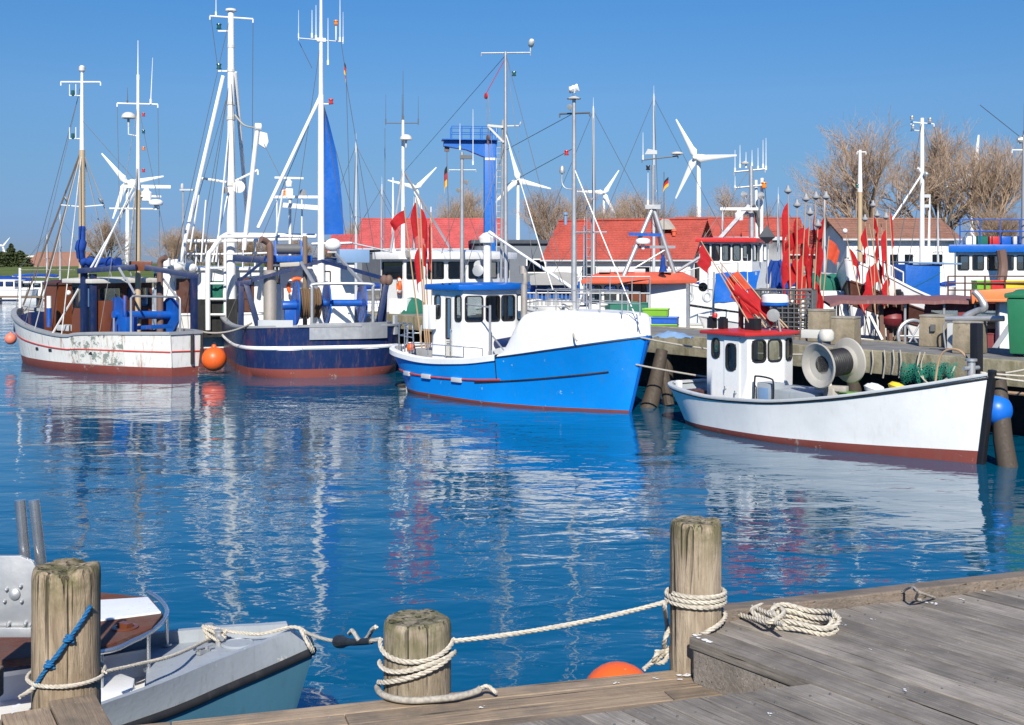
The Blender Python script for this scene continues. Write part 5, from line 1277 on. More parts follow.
mb = MB(); z0 = A.py(82,240,.15).z; mb.tube(curve([(xm-.1,.25,A.py(82,258,.15).z),(xm-.14,.3,z0-.3),(xm-.08,.2,z0),(xm,.15,z0+.5)],5), [.13]*5+[.17]*5+[.11]*5+[.02], 9); mb.build('furled_sail', 'cloth_blue', mm, smooth=60)
mb = MB(); q = curve([(xm-.1,.2,A.py(85,262,.15).z),(xm-.9,.1,A.py(85,262,.15).z+.03),(xm-1.9,.0,A.py(85,262,.15).z)],8); mb.tube(q, [.12+.04*math.sin(i*1.7) for i in range(len(q))], 9); mb.tube([(xm,.15,A.py(85,266,.15).z),(xm-2.6,0,A.py(85,266,.15).z)], .05, 8); mb.build('boom_cover', 'cloth_blue', mm, smooth=60)
# mizzen mast with radar and dome
b1 = A.py(138,285,-.2); xm2 = b1.x; zsw2 = A.py(137,190,-.2).z; zt2 = A.py(137,80,-.2).z
m2 = mast_part(A, (xm2,-.2,.7), (xm2,-.2,zsw2), .098, .08, 'mast_tan', n=12)
mb = MB(); mb.tube([(xm2,-.2,zsw2-.1),(xm2,-.2,zt2)], [.066,.045], 10); mb.build('topmast', 'mast_white', m2)
zy = A.py(137,104,-.2).z; yard(A, (xm2+.38,-.2+.50,zy), (xm2-.36,-.2-.48,zy), .028, 'mast_white', m2)
antenna(A, (xm2,-.2,zt2), A.py(140,40,-.2).z-zt2, .026, 'mast_white', parent=m2); antenna(A, (xm2-.24,-.5,zy), A.py(150,55,-.2).z-zy, .02, 'mast_white', parent=m2, lean=(-.03,-.03)); antenna(A, (xm2+.2,.05,zy), .5, .016, 'wire', parent=m2)
zd = A.py(128,120,-.2).z; mushroom(A, (xm2+.17,.03,zd), .22, m2); mb = MB(); mb.tube([(xm2,-.2,zd-.55),(xm2+.17,.03,zd-.5),(xm2+.17,.03,zd-.2)], .022, 6); mb.build('dome_bracket', 'mast_white', m2)
z = A.py(137,180,-.2).z; radar_bar(A, (xm2+.0,-.5,z-.2), 1.5, .9, m2); mb = MB(); mb.bar((xm2,-.2,z-.5),(xm2-.2,-.9,z-.5),.06,.06); mb.build('radar_shelf', 'mast_white', m2)
z = A.py(137,205,-.2).z; radar_dome(A, (xm2-.35,-.62,z), .22, 'white_fresh', m2); mb = MB(); mb.tube([(xm2,-.2,z-.12),(xm2-.4,-.7,z-.12)], .03, 6); mb.tube([(xm2,-.2,z-.12),(xm2+.5,.5,z-.12)], .03, 6); mb.build('crosstree', 'mast_white', m2)
for v, m_ in ((116,'red_paint'),(133,'navlight'),(150,'lamp_orange'),(172,'red_paint')): navlight(A, (xm2-.12,-.32,A.py(140,v,-.2).z), m_, .05, m2)
lines(A, [((xm2,-.2,zy), hA.pt(.25,1.2,1)), ((xm2,-.2,zy), hA.pt(.2,1.2,-1)), ((xm2+.38,.3,zy), A.py(120,232,.2)), ((xm2-.36,-.68,zy), A.py(160,262,-.9)), ((xm,.15,A.py(83,120,.15).z), (xm2,-.2,zsw2+.2))], .010, 'wire')
lines(A, [((xm2,-.2,zsw2+.4), A.py(95,268,.9)), ((xm2,-.2,zsw2+.1), hA.pt(.5,1.1,1))], .03, 'mast_white', 'shroud')
lines(A, [((xm2,-.2,A.py(137,165,-.2).z), A.py(128,266,.5))], .035, 'wire', 'boom_strut')
fender_ball('pink_buoy', 'faded pink orange buoy hanging at the bow of rusty white cutter', 'buoy', A.mw@(hA.pt(.985,1.0,1)+V((.12,.28,-.25))), .20, 'fender_pink')
fender_ball('orange_fender', 'large round orange fender floating between the two cutters', 'fender', P(214,359,37.3), .37, 'fender_orange')

# ------------------------------------------------------------------ dark blue cutter, stern towards us
hdB = V((-.30,.954,0)).normalized()
B = T('fishing_cutter', 'dark blue cutter seen from its rounded stern, blue net drum and sail', 'fishing boat', V((-5.35,36.4,0))+hdB*7.5, math.atan2(hdB.y, hdB.x))
hB = Hull(15, [(0,1.52),(.08,1.46),(.3,1.40),(.6,1.6),(.85,2.2),(1,2.8)],
    [(0,.9),(.006,1.35),(.02,1.80),(.045,2.16),(.09,2.42),(.2,2.58),(.5,2.6),(.75,2.1),(.9,1.1),(1,.08)],
    [(0,.7),(.006,1.10),(.02,1.55),(.045,1.95),(.09,2.26),(.2,2.46),(.5,2.45),(.75,1.6),(.9,.6),(1,.03)], rb=1.2, rs=.15, flare=1.0, boot=lambda t: .25, n=54)
hB.mesh(['navy','antifoul','white'], [(0,.44,0),(.44,.54,2),(.54,1,0)], 1, B); hB.deck(.6, ['grey_paint','deck_grey'], B, .1)
hB.rail('grey_paint', B, .18, .07, .0); hB.strake(.49, .05, 'white', B, 0, .6)
mb = MB(); zz = hB.fz(0,.49); p, q = hB.pt(0,zz,1), hB.pt(0,zz,-1); mb.tube([p,q],.05,6); mb.build('rubbing_strake', 'white', B)
def rim_plate(t, h, y0, y1, z0, z1, mat, name):
    mb = MB(); rows = []; path = [h.pt(tt, 1.4, 1) for tt in reversed(h.ts) if tt < .08]+[h.pt(tt, 1.4, -1) for tt in h.ts if tt < .08]
    path = resample(path, .12); path = [p for p in path if y0 <= p.y <= y1]
    for p in path:
        d = V((p.x-2.5, p.y*.9, 0)); d = V((p.x-(path[0].x+3.0), p.y, 0)).normalized(); rows.append([V((p.x,p.y,z0))+d*.03, V((p.x,p.y,z1))+d*.03, V((p.x,p.y,z1))-d*.05, V((p.x,p.y,z0))-d*.05])
    mb.grid(rows, 0, closed=True)
    for r in (rows[0], rows[-1]): mb.add(r, [(0,1,2,3)])
    return mb.build(name, mat, t, smooth=30)
rim_plate(B, hB, -1.75, .72, 1.12, 1.60, 'galv', 'stern_plate'); rim_plate(B, hB, 1.0, 2.05, 1.50, 1.70, 'grey_light', 'stern_plate')
rim_plate(B, hB, -2.2, -1.95, 1.2, 1.78, 'grey_light', 'stern_plate')
DB = 38.4
a_, b_ = B.w(P(296,303,38.2)), B.w(P(362,303,38.9)); net_drum(B, a_, b_, .68, .11, roll=(.04,.36), roll_r=.45, mid=.46)
mb = MB(); p = B.w(P(290,310,38.1)); mb.box((p.x,p.y,p.z-.2),(.3,.35,.6)); mb.cyl((p.x-.1,p.y+.25,p.z+.15),(p.x-.1,p.y-.2,p.z+.15),.14,n=12); mb.box((p.x,p.y,1.15),(.5,.6,.5)); mb.build('winch_motor', 'winch_blue', B, bev=.02)
mb = MB(); g0 = B.w(P(312,326,37.0)); g1 = B.w(P(373,326,37.3)); zt = B.w(P(312,284,37)).z; mb.tube(curve([g0, V((g0.x,g0.y,zt-.12))],3)+curve([V((g0.x,g0.y,zt-.1)),V((g0.x,g0.y-.12,zt)),V((g1.x,g1.y+.12,zt)),V((g1.x,g1.y,zt-.1))],4)+[g1], .05, 9); mb.build('stern_guard', 'galv', B, smooth=60)
# gallows
def q(u, v, d): return B.w(P(u, v, d))
gantry(B, [(q(241,332,39.2),q(241,283,39.2)),(q(259,330,39.2),q(246,284,39.2))], [(q(236,284,39.2),q(252,282,39.2))], .17)
gantry(B, [(q(383,326,38.6),q(385,278,38.6)),(q(378,326,38.2),q(386,285,38.4))], [], .17)
mb = MB(); mb.bar(q(246,282,39.2),q(322,261,39.6),.09,.11); mb.bar(q(322,261,39.6),q(386,279,38.6),.09,.11); mb.bar(q(238,282,39.2),q(262,262,39.6),.08,.08); mb.build('gallows_beam', 'navy_gear', B)
for u in (384,389): 
    mb = MB(); mb.ball(q(u,280,38.4), .13, n=10, sz=1.3); mb.build('gallows_block', 'rusty_pipe', B)
mb = MB(); mb.bar(q(301,262,39.5),q(318,290,39.2),.08,.08); mb.bar(q(318,290,39.2),q(328,302,39.2),.06,.06); mb.bar(q(336,254,39.8),q(362,283,38.5),.08,.08); mb.build('warp_boom', 'galv', B)
# exhaust: wide silencer with rusty pipe
p = q(270,300,39.6); mb = MB(); mb.tube([(p.x,p.y,1.0),(p.x,p.y,q(270,272,39.6).z),(p.x,p.y,q(270,270,39.6).z)], [.21,.21,.12], 16); mb.build('silencer', 'exhaust', B, smooth=40)
mb = MB(); zz = q(270,272,39.6).z; mb.tube(curve([(p.x,p.y,zz-.05),(p.x,p.y,zz+.75),(p.x+.03,p.y+.08,zz+.95),(p.x-.1,p.y+.30,zz+1.05)],6), .105, 10); mb.build('exhaust_pipe', 'rusty_pipe', B)
# wheelhouse
w0 = q(283,300,41.5); w1 = q(352,300,42.0); xh = (w0.x+w1.x)/2; zr = q(318,262,41.5).z
ho, ed = house(B, [(xh,w1.y-.1),(xh+3.2,w1.y-.1),(xh+3.2,w0.y+.1),(xh,w0.y+.1)], .8, zr, 'white', {0:3,1:3,2:3,3:0}, 'navy_gear', .14, .10, .6, skip=(3,))
a, ux, nz, L_ = ed[3]
u_ = (q(327,275,41.5).y-a.y)/ux.y; window(ho, a, ux, nz, u_-.16, u_+.16, zr-.8-.72, zr-.8-.32, .02, .04); door_on(ho, ed, 3, L_-.75, L_-.12, 1.75, 'white', False)
mb = MB(); mb.box((xh-.15,w0.y+.35,1.7),(.5,.5,1.9)); mb.build('side_cabin', 'white', ho, bev=.02)
lifebuoy(B, q(297,287,41.0), (-1,0,0), .28, ho)
mb = MB(); mb.box(q(353,256,41)*1,(.6,1.0,.45)); mb.build('raft_locker', 'sky_blue', B, bev=.02)
mb = MB(); c = q(333,245,41.5); mb.ball(c, .28, n=14, sz=.8); mb.build('life_raft', 'white', B)
# roof winch
c = q(288,252,40.6); mb = MB(); mb.box((c.x,c.y,c.z-.22),(.6,1.5,.22)); wq = mb.build('roof_winch', 'winch_blue', B, bev=.02)
for dy in (-.42,.42): mb = MB(); mb.extrude([(c.x-.25,c.y+dy-.03,c.z-.2),(c.x+.25,c.y+dy-.03,c.z-.2),(c.x+.15,c.y+dy-.03,c.z+.38),(c.x-.05,c.y+dy-.03,c.z+.38)],(0,.06,0)); mb.build('cheek_plate', 'winch_blue', wq)
mb = MB(); mb.cyl((c.x,c.y-.4,c.z+.1),(c.x,c.y+.4,c.z+.1),.17,n=14); mb.build('warp_drum', 'wire', wq)
mb = MB(); mb.bar(q(233,258,41),q(280,261,41),.14,.22); mb.bar(q(280,263,40.6),q(312,263,41),.2,.25); mb.build('roof_beam', 'navy_gear', B, bev=.01)
mb = MB(); mb.bar(q(280,265,40),q(300,264,40),.14,.14); mb.build('awning_roll', 'canvas', B, bev=.03)
mb = MB(); p = q(305,300,39.9); mb.tube([(p.x,p.y,1),(p.x,p.y,q(305,236,39.9).z)], .075, 9); mb.build('wooden_post', 'old_wood', B)
# mast with steadying sail
mb_ = q(321,262,41.6); mz = q(321,-6,41.6).z; xm, ym = mb_.x, mb_.y
mm = mast_part(B, (xm,ym,1), (xm,ym,q(321,95,41.6).z), .125, .10, 'mast_white', n=14)
mb = MB(); mb.tube([(xm,ym,q(321,96,41.6).z),(xm,ym,mz)], [.08,.045], 10); mb.build('topmast', 'mast_white', mm)
zt = q(321,95,41.6).z; s0 = V((xm,ym,zt)); s1 = q(258,228,40.3); mb = MB(); mb.tube([s0,s1], .06, 9); mb.build('mast_strut', 'mast_white', mm)
s2 = q(256,250,43.5); 
zy = q(320,40,41.6).z
crosstree(B, mm, (xm,ym,zy), 1.55, PI/2+.15, 2, (.9,1.1)); mb = MB(); mb.box((xm,ym,zy),(.14,.3,.12)); mb.build('mast_band', 'mast_white', mm)
for u, v0, v1 in ((316,40,5),(328,65,18),(312,38,10),(340,42,-8)): p = q(u,v0,41.6); antenna(B, p, q(u,v1,41.6).z-p.z, .02, 'mast_white', parent=mm)
p = q(336,40,41.6); mb = MB(); mb.tube([p,q(336,26,41.6)],.025,6); mb.build('lamp_stalk', 'mast_white', mm); navlight(B, q(336,25,41.6), 'lamp_orange', .075, mm)
p = q(331,104,41.6); navlight(B, p, 'red_paint', .08, mm); mb = MB(); mb.tube([(xm,ym,p.z),p],.025,6); mb.build('lamp_bracket', 'mast_white', mm)
def sail_pts():
    return [(322,104),(326,112),(331,130),(336,152),(340,180),(342.5,208),(343.5,233),(322,235)]
mb = MB(); L_ = []; R_ = []; 
for i in range(22):
    v = lerp(104,234.5,i/21); ur = interp([(104,322.6),(112,326),(130,331),(152,336),(180,340),(208,342.5),(235,343.8)])(v)
    row = [q(lerp(322.4,ur,k/6), v, 41.6)+V((.05*math.sin(k/6*PI)*math.sin(i*.35),0,0))+V((.09*math.sin(k/6*PI),0,0)) for k in range(7)]; L_.append(row)
mb.grid(L_); mb.grid([[p+V((.012,0,0)) for p in r] for r in L_]); mb.build('steadying_sail', 'sail_blue', mm, smooth=60)
mb = MB(); mb.tube([q(312,244,41.6),q(352,243,41.6)], .05, 8); mb.tube([q(352,243,41.6),q(392,252,41.2)], .03, 7); mb.build('sail_boom', 'galv', mm)
tricolour(B, q(344,62,41.6), .25, .40, (.1,-1,0), 1.5, ph=1.2)
lines(B, [(q(341,42,41.6),q(346,75,41.6)), (q(346,75,41.6), q(351,245,41)), (q(346,80,41.6), hB.pt(.3,1.4,-1)), (V((xm,ym,zy)), q(291,245,41)), (q(322,97,41.6), q(346,236,41.6)), (q(299,42,41.6), q(312,68,41.6)), (V((xm,ym,zt)), hB.pt(.35,1.4,-1)), (V((xm,ym,zt)), hB.pt(.35,1.4,1))], .010, 'wire')
# radar stand
rp = q(290,262,42.5); mb = MB(); mb.tube([(rp.x,rp.y,2.6),(rp.x,rp.y,q(290,195,42.5).z)], .05, 8); rs = mb.build('radar_mast', 'mast_white', B)
mb = MB(); mb.bar(q(273,197,42.5),q(320,197,42.3),.1,.09); mb.bar(q(283,205,42.2),q(321,208,42),.12,.16); mb.build('radar_shelf', 'mast_white', rs)
radar_bar(B, q(289,178,42.5), 1.0, PI/2+.1, rs); mb = MB(); c = q(289,193,42.5); mb.box(c,(.25,.25,.3)); mb.build('radar_pedestal', 'white', rs, bev=.03)
navlight(B, q(284,196,42.5), 'lamp_orange', .10, rs); floodlight(B, q(303,193,42.5), (-1,-.3,0), .13, rs)
lines(B, [(q(283,190,42), q(272,262,42)), (q(277,200,42), q(277,262,42)), (q(302,198,42.4), q(302,260,42.4))], .03, 'mast_white', 'radar_stay')
mb = MB(); mb.tube([q(221,237,42),q(285,236,42),q(316,237,42)], .05, 8); mb.build('bridge_rail', 'mast_white', B)
rope_thing('pale mooring rope slung from white cutter stern to the dark blue cutter', [sag(A.mw@hA.pt(.02,1.3,-1), B.mw@hB.pt(.05,1.6,1), .15, 12)], 'rope_grey', .03, laid=False)

# ------------------------------------------------------------------ white cutter between and behind them, thick white mast
hdC = V((-.35,.94,0)).normalized()
C = T('fishing_cutter', 'white cutter moored behind, with thick white mast and green net on ladder', 'fishing boat', V((-10.0,43.0,0))+hdC*6.5, math.atan2(hdC.y, hdC.x))
hC = simple_hull(C, 13, 4.6, (1.6,1.6,2.8), ('white','antifoul'), boot=.4, stern=.75)
def q(u, v, d): return C.w(P(u, v, d))
c0, c1 = q(165,290,46), q(285,290,46); xh = min(c0.x, c1.x)+.3; zr = q(220,262,46).z
ho, ed = house(C, [(xh,-1.9),(xh+3.6,-1.9),(xh+3.6,1.9),(xh,1.9)], 1.0, 3.1, 'white', {0:3,1:3,2:3,3:0}, 'white', .15, .1, .55, skip=(3,))
door_on(ho, ed, 3, .5, 1.2, 1.8, 'brown_plank', False); door_on(ho, ed, 3, 2.7, 3.3, 1.8, 'brown_plank', True)
p0 = q(231,270,45); p1 = q(231,12,45); mm = mast_part(C, (p0.x,p0.y,1), p1, .18, .11, 'mast_white', n=16)
mb = MB(); mb.lathe([(.13,0),(.2,.03),(.2,.1),(.13,.12)], p1, n=14); mb.build('mast_cap', 'mast_white', mm)
yard(C, q(210,16,45), q(253,19,45), .035, 'mast_white', mm); antenna(C, q(216,16,45), .9, .02, 'mast_white', parent=mm)
for v in (30,70): 
    p = q(224,v,45); mb = MB(); mb.bar(q(218,v+1,45),q(231,v+1,45),.05,.05); mb.build('lamp_bracket', 'mast_white', mm); navlight(C, q(219,v-1,45), 'navlight', .09, mm)
for v in (48,72,105,120,186): 
    p = q(231,v,45); mb = MB(); mb.cyl(V((p.x,p.y,p.z)), V((p.x,p.y,p.z+.12)), .186-.0006*(186-v)/1.5, n=16); mb.build('mast_band', 'offwhite', mm)
mb = MB(); mb.tube([q(223,76,45),q(180,262,43.6)], .075, 10); mb.build('mast_strut', 'mast_white', mm)
mb = MB(); mb.tube([q(235,72,45),q(247,215,47.5)], .075, 10); mb.build('mast_strut', 'mast_white', mm)
mb = MB(); mb.tube([q(257,130,43.5),q(244,250,43.5)], .08, 10); c = q(258,127,43.5); mb.lathe([(.08,-.12),(.14,-.1),(.14,.1),(.08,.12)], c, (0,1,0), 12); mb.build('derrick', 'mast_white', mm)
mb = MB(); c = q(263,140,43.4); mb.extrude([(c.x,c.y-.15,c.z+.25),(c.x,c.y+.1,c.z+.3),(c.x,c.y+.15,c.z-.15),(c.x,c.y-.1,c.z-.3),(c.x,c.y-.2,c.z-.05)],(.12,0,0)); mb.build('cargo_block', 'white', mm, bev=.03)
mb = MB(); pts = [q(235,115,44.8),q(244,125,44.3),q(256,128,43.5)]; mb.tube(curve(pts,6), .03, 6); mb.build('topping_rope', 'rope_thin', mm)
yard(C, q(200,178,44.8), q(231,183,45), .05, 'mast_white', mm); yard(C, q(231,183,45), q(258,170,45.2), .045, 'mast_white', mm)
mb = MB(); c = q(239,187,44.6); mb.lathe([(.001,-.1),(.2,-.06),(.22,.06),(.001,.12)], c, (-1,.2,0), 16); mb.build('deck_lamp', 'white', mm); floodlight(C, q(225,190,44.6), (-1,0,-.3), .12, mm)
# superstructure rails and gantry
mb = MB(); 
for v in (237,250): mb.tube([q(185,v+4,44.5),q(232,v+4,44.5),q(300,v+2,45.5)], .06 if v == 237 else .035, 8)
for u in (186,196,206,218,243,255): mb.tube([q(u,241,44.6),q(u,268,44.6)], .035, 7)
mb.build('bridge_rail', 'mast_white', C)
mb = MB(); mb.tube(curve([q(316,236,44.5),q(240,235,43.5),q(224,236,43),q(212,250,42.6),q(208,262,42.4),q(208,330,42.4)],6), .085, 9); mb.tube([q(225,236,43),q(225,332,42.6)], .05, 8)
k = 268
while k < 330: mb.tube([q(208,k,42.4),q(225,k,42.6)], .04, 7); k += 15.5
mb.build('boarding_ladder', 'mast_white', C)
mb = MB(); rows = [[q(lerp(210,223,i/5), lerp(281,326,j/9), 42.75+.06*math.sin(i*2+j*1.3)) for i in range(6)] for j in range(10)]; mb.grid(rows); mb.build('hung_net', 'net_green', C, smooth=60)
for u, v, r in ((176,266,.34),(190,268,.25)): mb = MB(); mb.ball(q(u,v,44.6), r, n=14, sz=.75); mb.build('life_raft', 'white', C)
mb = MB(); mb.cyl(q(166,266,43.8),q(166,258,43.8),.16,n=12); mb.build('vent_cowl', 'white', C)
lines(C, [(q(253,20,45),q(252,195,45)), (q(211,18,45),q(218,70,45)), (p1, hC.pt(.05,1.6,1)), (q(231,70,45), q(203,262,44)), (q(231,75,45), q(196,266,44)), (q(231,70,45), q(238,262,43.5)), (q(258,132,43.5), q(292,200,43)), (q(226,100,45), q(186,240,44))], .011, 'wire')
lines(C, [(q(231,110,45), q(216,262,44)), (q(231,180,45), q(212,262,44)), (q(206,200,44), q(201,262,44)), (q(199,195,44), q(190,250,44))], .03, 'mast_white', 'shroud')
mb = MB(); mb.box(q(216,318,42.9),(.5,1.4,1.3)); mb.build('dark_box', 'dark_void', C)  # near-black box behind the ladder and hung net
# ------------------------------------------------------------------ boats on the far side of the jetty
def far_boat(name, label, c, ang, group=None, cat='fishing boat'):
    return T(name, label, cat, V((c[0], c[1], 0)), math.radians(ang), group)
# --- white wheelhouse boat beyond the blue one
Fb = far_boat('fishing_boat', 'white boat behind the blue one, rounded roof, lifebuoy by its windows', (-2.2,50.5), -25)
def q(u, v, d): return Fb.w(P(u, v, d))
hF = simple_hull(Fb, 11, 3.8, (1.5,1.3,2.2))
a, b, c = q(381,300,47.5), q(404,300,46.2), q(486,300,48.5)
zr = q(404,259,46.5).z
ho, ed = house(Fb, [(a.x,a.y),(b.x,b.y),(c.x,c.y),(c.x,c.y+2.2),(a.x,c.y+2.6)], .9, zr, 'white_fresh', {0:1,1:4,2:2,3:0,4:2}, 'white_fresh', .30, .26, .62, drop=.12, camber=.12)
lifebuoy(Fb, q(399,286,46.2), (-.9,-.7,0), .27, ho)
p = q(412,290,45.9); mb = MB(); mb.ball((p.x,p.y,1.5), .62, n=16, sz=.95); mb.build('net_heap', 'net_green', Fb)
for u, v in ((397,305),(404,303)): mb = MB(); p = q(u,v,45.6); mb.box((p.x,p.y,1.7),(.45,.4,.7)); mb.build('deck_box', 'white', Fb, bev=.04)
floodlight(Fb, q(407,254,46), (0,-1,-.2), .14); mb = MB(); p = q(479,265,47.8); mb.lathe([(.16,0),(.2,.1),(.2,.2)], p, Fb.mi.to_3x3()@V((0,-1,-.1)), 14); mb.build('searchlight', 'grey_light', Fb)
m0, m1 = q(403,255,47.5), q(403,120,47.5); mm = mast_part(Fb, m0, m1, .09, .055, 'mast_white')
crosstree(Fb, mm, q(402,123,47.5), 1.25, -math.radians(-25), 3, (.9,1.3), .02, 'wire'); antenna(Fb, m1, 1.9, .02, 'wire', parent=mm)
mushroom(Fb, q(406,140,47.3), .24, mm); antenna(Fb, q(393,253,47.4), 2.9, .06, 'mast_white'); antenna(Fb, q(431,253,48), 1.8, .05)
lines(Fb, [(q(404,172,47.5), q(455,256,47.6)), (q(404,160,47.5), q(390,254,47.2))], .045, 'galv', 'mast_stay')
m0, m1 = q(462,262,46.5), q(462,152,46.5); m2 = mast_part(Fb, (m0.x,m0.y,1.2), m1, .085, .06, 'galv')
mb = MB(); mb.bar(q(460,157,46.5),q(472,157,46.5),.18,.14); mb.build('antenna_box', 'wire', m2); yard(Fb, q(449,170,46.5), q(476,170,46.5), .02, 'galv', m2)
antenna(Fb, q(460,150,46.5), 1.0, .018, parent=m2); antenna(Fb, q(473,165,46.5), 2.1, .018, parent=m2); floodlight(Fb, q(466,182,46.4), (0,-1,-.3), .1, m2); floodlight(Fb, q(458,190,46.4), (0,-1,-.3), .09, m2)
tricolour(Fb, q(447,166,46.5), .30, .75, Fb.mi.to_3x3()@V((-1,-.2,0)), 1.3, ph=.4)
lines(Fb, [(q(447,164,46.5), q(450,256,47.0)), (q(463,200,46.5), q(485,258,47.5)), (q(385,128,47.5), q(385,252,47.4)), (q(462,200,46.5), q(440,257,47))], .012, 'wire')
mb = MB(); p = q(385,145,47.49); flag_mesh(mb, p, .22, .4, 0, V((.5,-1,0)), 1.4); mb.build('pennant', 'flag_black', Fb)
mb = MB(); mb.lathe([(.28,-.1),(.32,.1),(.16,.25),(.001,.3)], q(487,240,46.5), n=14); mb.tube([q(487,243,46.5), (q(487,243,46.5).x,q(487,243,46.5).y,1.5)], .14, 10); mb.build('vent_cowl', 'white', Fb, smooth=40)
# --- boat with the orange roof and A-frame mast
Ib = far_boat('fishing_boat', 'boat with faded orange roof and A-shaped mast, green and blue boxes aside', (4.75,41.5), 172)
def q(u, v, d): return Ib.w(P(u, v, d))
hI = simple_hull(Ib, 9.5, 3.4, (1.35,1.25,1.9), rail='grey_light')
s0, s1, s2 = q(590,300,39.6), q(650,300,39.3), q(690,300,40.6); zr = q(620,283,39.5).z
r0 = [(s0.x,s0.y),(s1.x,s1.y),(s1.x,s1.y)]
def quadw(pts): return [(p.x,p.y) for p in pts]
pl4 = quadw([q(588,300,39.8), q(648,300,39.5), q(686,300,40.2), q(690,300,42.0), q(598,300,42.2)])
ho, ed = house(Ib, pl4, .9, zr, 'white', {0:4,1:0,2:0,3:1,4:1}, None, wh=.55, drop=.10)
a, ux, nz, L_ = ed[0]
d_ = door_on(ho, ed, 0, L_-.62, L_-.08, 2.0, 'varnish', True, .02)
pr = quadw([q(581,300,39.5), q(650,300,39.0), q(697,300,40.2), q(697,300,42.4), q(590,300,42.6)])
mb = MB(); n = len(pr); zc = zr+.34; cxy = V((sum(p[0] for p in pr)/n, sum(p[1] for p in pr)/n, 0)); mb.add([(*p,zr-.02) for p in pr]+[(*p,zr+.10) for p in pr]+[(cxy.x+(p[0]-cxy.x)*.72, cxy.y+(p[1]-cxy.y)*.6, zc) for p in pr],
   [tuple(range(n))[::-1]]+[(i,(i+1)%n,n+(i+1)%n,n+i) for i in range(n)]+[(n+i,n+(i+1)%n,2*n+(i+1)%n,2*n+i) for i in range(n)]+[tuple(range(2*n,3*n))])
rf = mb.build('roof', 'orange_roof', Ib, smooth=20, bev=.02)
for u in (605,620,640,666): mb = MB(); mb.box(q(u,270,39.9)+V((0,0,-.02)),(.35,.3,.12)); mb.build('roof_gear', 'grey_light', rf, bev=.02)
apx = q(653,207,40.3); mb = MB()
for u, v, d in ((622,280,39.6),(676,279,40.2),(668,278,41.5)): mb.tube([apx, q(u,v,d)], .075, 9)
mb.bar(q(633,247,40),q(675,247,40.3),.07,.09); mb.tube([q(635,268,40),q(670,247,40.3)],.03,6); mb.box(apx,(.5,.3,.14)); am = mb.build('a_frame_mast', 'galv', Ib, smooth=50)
mb = MB(); mb.tube([apx, q(653,165,40.3)], .06, 8); mb.build('mast_pole', 'galv', am); yard(Ib, q(642,160,40.3), q(678,156,40.3), .022, 'wire', am)
mb = MB(); mb.lathe([(.12,0),(.2,.03),(.2,.08),(.001,.12)], q(677,155,40.3), n=14); mb.build('radar_dome', 'offwhite', am)
mb = MB(); c = q(651,154,40.3); mb.extrude([c+V((-.2,0,-.02)),c+V((.2,0,-.02)),c+V((.1,0,.16)),c+V((-.2,0,.10))],(0,.14,0)); mb.build('lamp_housing', 'grey_light', am)
antenna(Ib, q(643,160,40.3), .9, .016, parent=am); navlight(Ib, q(648,170,40.2), 'black_paint', .07, am); antenna(Ib, q(648,205,40.25), 1.2, .02, parent=am)
radar_dome(Ib, q(643,244,39.9), .24, 'white_fresh', am); mb = MB(); mb.bar(q(629,234,39.8),q(661,235,39.9),.07,.10); mb.build('radar_scanner', 'winch_blue', am)
fl = T('national_flag', 'black red gold flag flying beside the A-shaped mast', 'flag', P(664,262,40.6)); 
o = fl.o.location; mb = MB(); mb.tube([(0,0,0), P(664,172,40.6)-V(o)], .014, 6); mb.build('halyard', 'wire', fl); tricolour(fl, P(668.5,177,40.6)-V(o), .34, .30, (-1,-.2,-.1), .8, ph=.8, name='flag_cloth')
mb = MB(); p = q(663,268,39.4); mb.lathe([(.02,.42),(.07,.3),(.08,.12),(.12,-.05),(.14,-.12)], p, n=10); mb.build('folded_cloth', 'cloth_blue', Ib)
lines(Ib, [(q(676,272,40.2), q(704,255,40.5))], .05, 'galv', 'derrick')
railing(Ib, [q(u,310,38.9) for u in (572,590,610,632,650)], 1.05, .02, 'galv', 2)
def crate(lbl, c, dims, mat, rz=0.0, group=None, cat='crate'):
    t = T('fish_crate', lbl, cat, c, rz, group); x, y, z = dims; mb = MB(); w = .03
    mb.box((0,0,.02),(x-.02,y-.02,.04))
    for s in (-1,1): mb.box((s*(x/2-w/2),0,z/2+.01),(w,y,z-.02)); mb.box((0,s*(y/2-w/2),z/2+.008),(x-2*w-.002,w,z-.024))
    mb.build('crate_body', mat, t, smooth=0, bev=.008)
    mb = MB(); pts = [(-x/2,-y/2,z),(x/2,-y/2,z),(x/2,y/2,z),(-x/2,y/2,z)]; mb.tube([V(p) for p in pts], .03, 6, closed=True); mb.build('rim', mat, t, smooth=30)
    return t
zj = JZ+.004
crate('dark green tub with pale lid rim standing before orange roofed cabin', P(624,319,38.3)*1, (1.25,.8,.5), 'bin_teal', .3)
crate('lime green fish crate at bottom of the stack by orange roofed boat', P(665,331,36.6), (.75,.5,.19), 'green_crate', -.25, 'stacked fish crates')
crate('bright blue fish crate lying on the lime green ones', P(665,324,36.7), (.76,.5,.19), 'blue_crate', -.25, 'stacked fish crates')
crate('lime green fish crate on top, under the brown cabin door', P(656,316.5,36.9), (.74,.5,.22), 'green_crate', -.22, 'stacked fish crates')
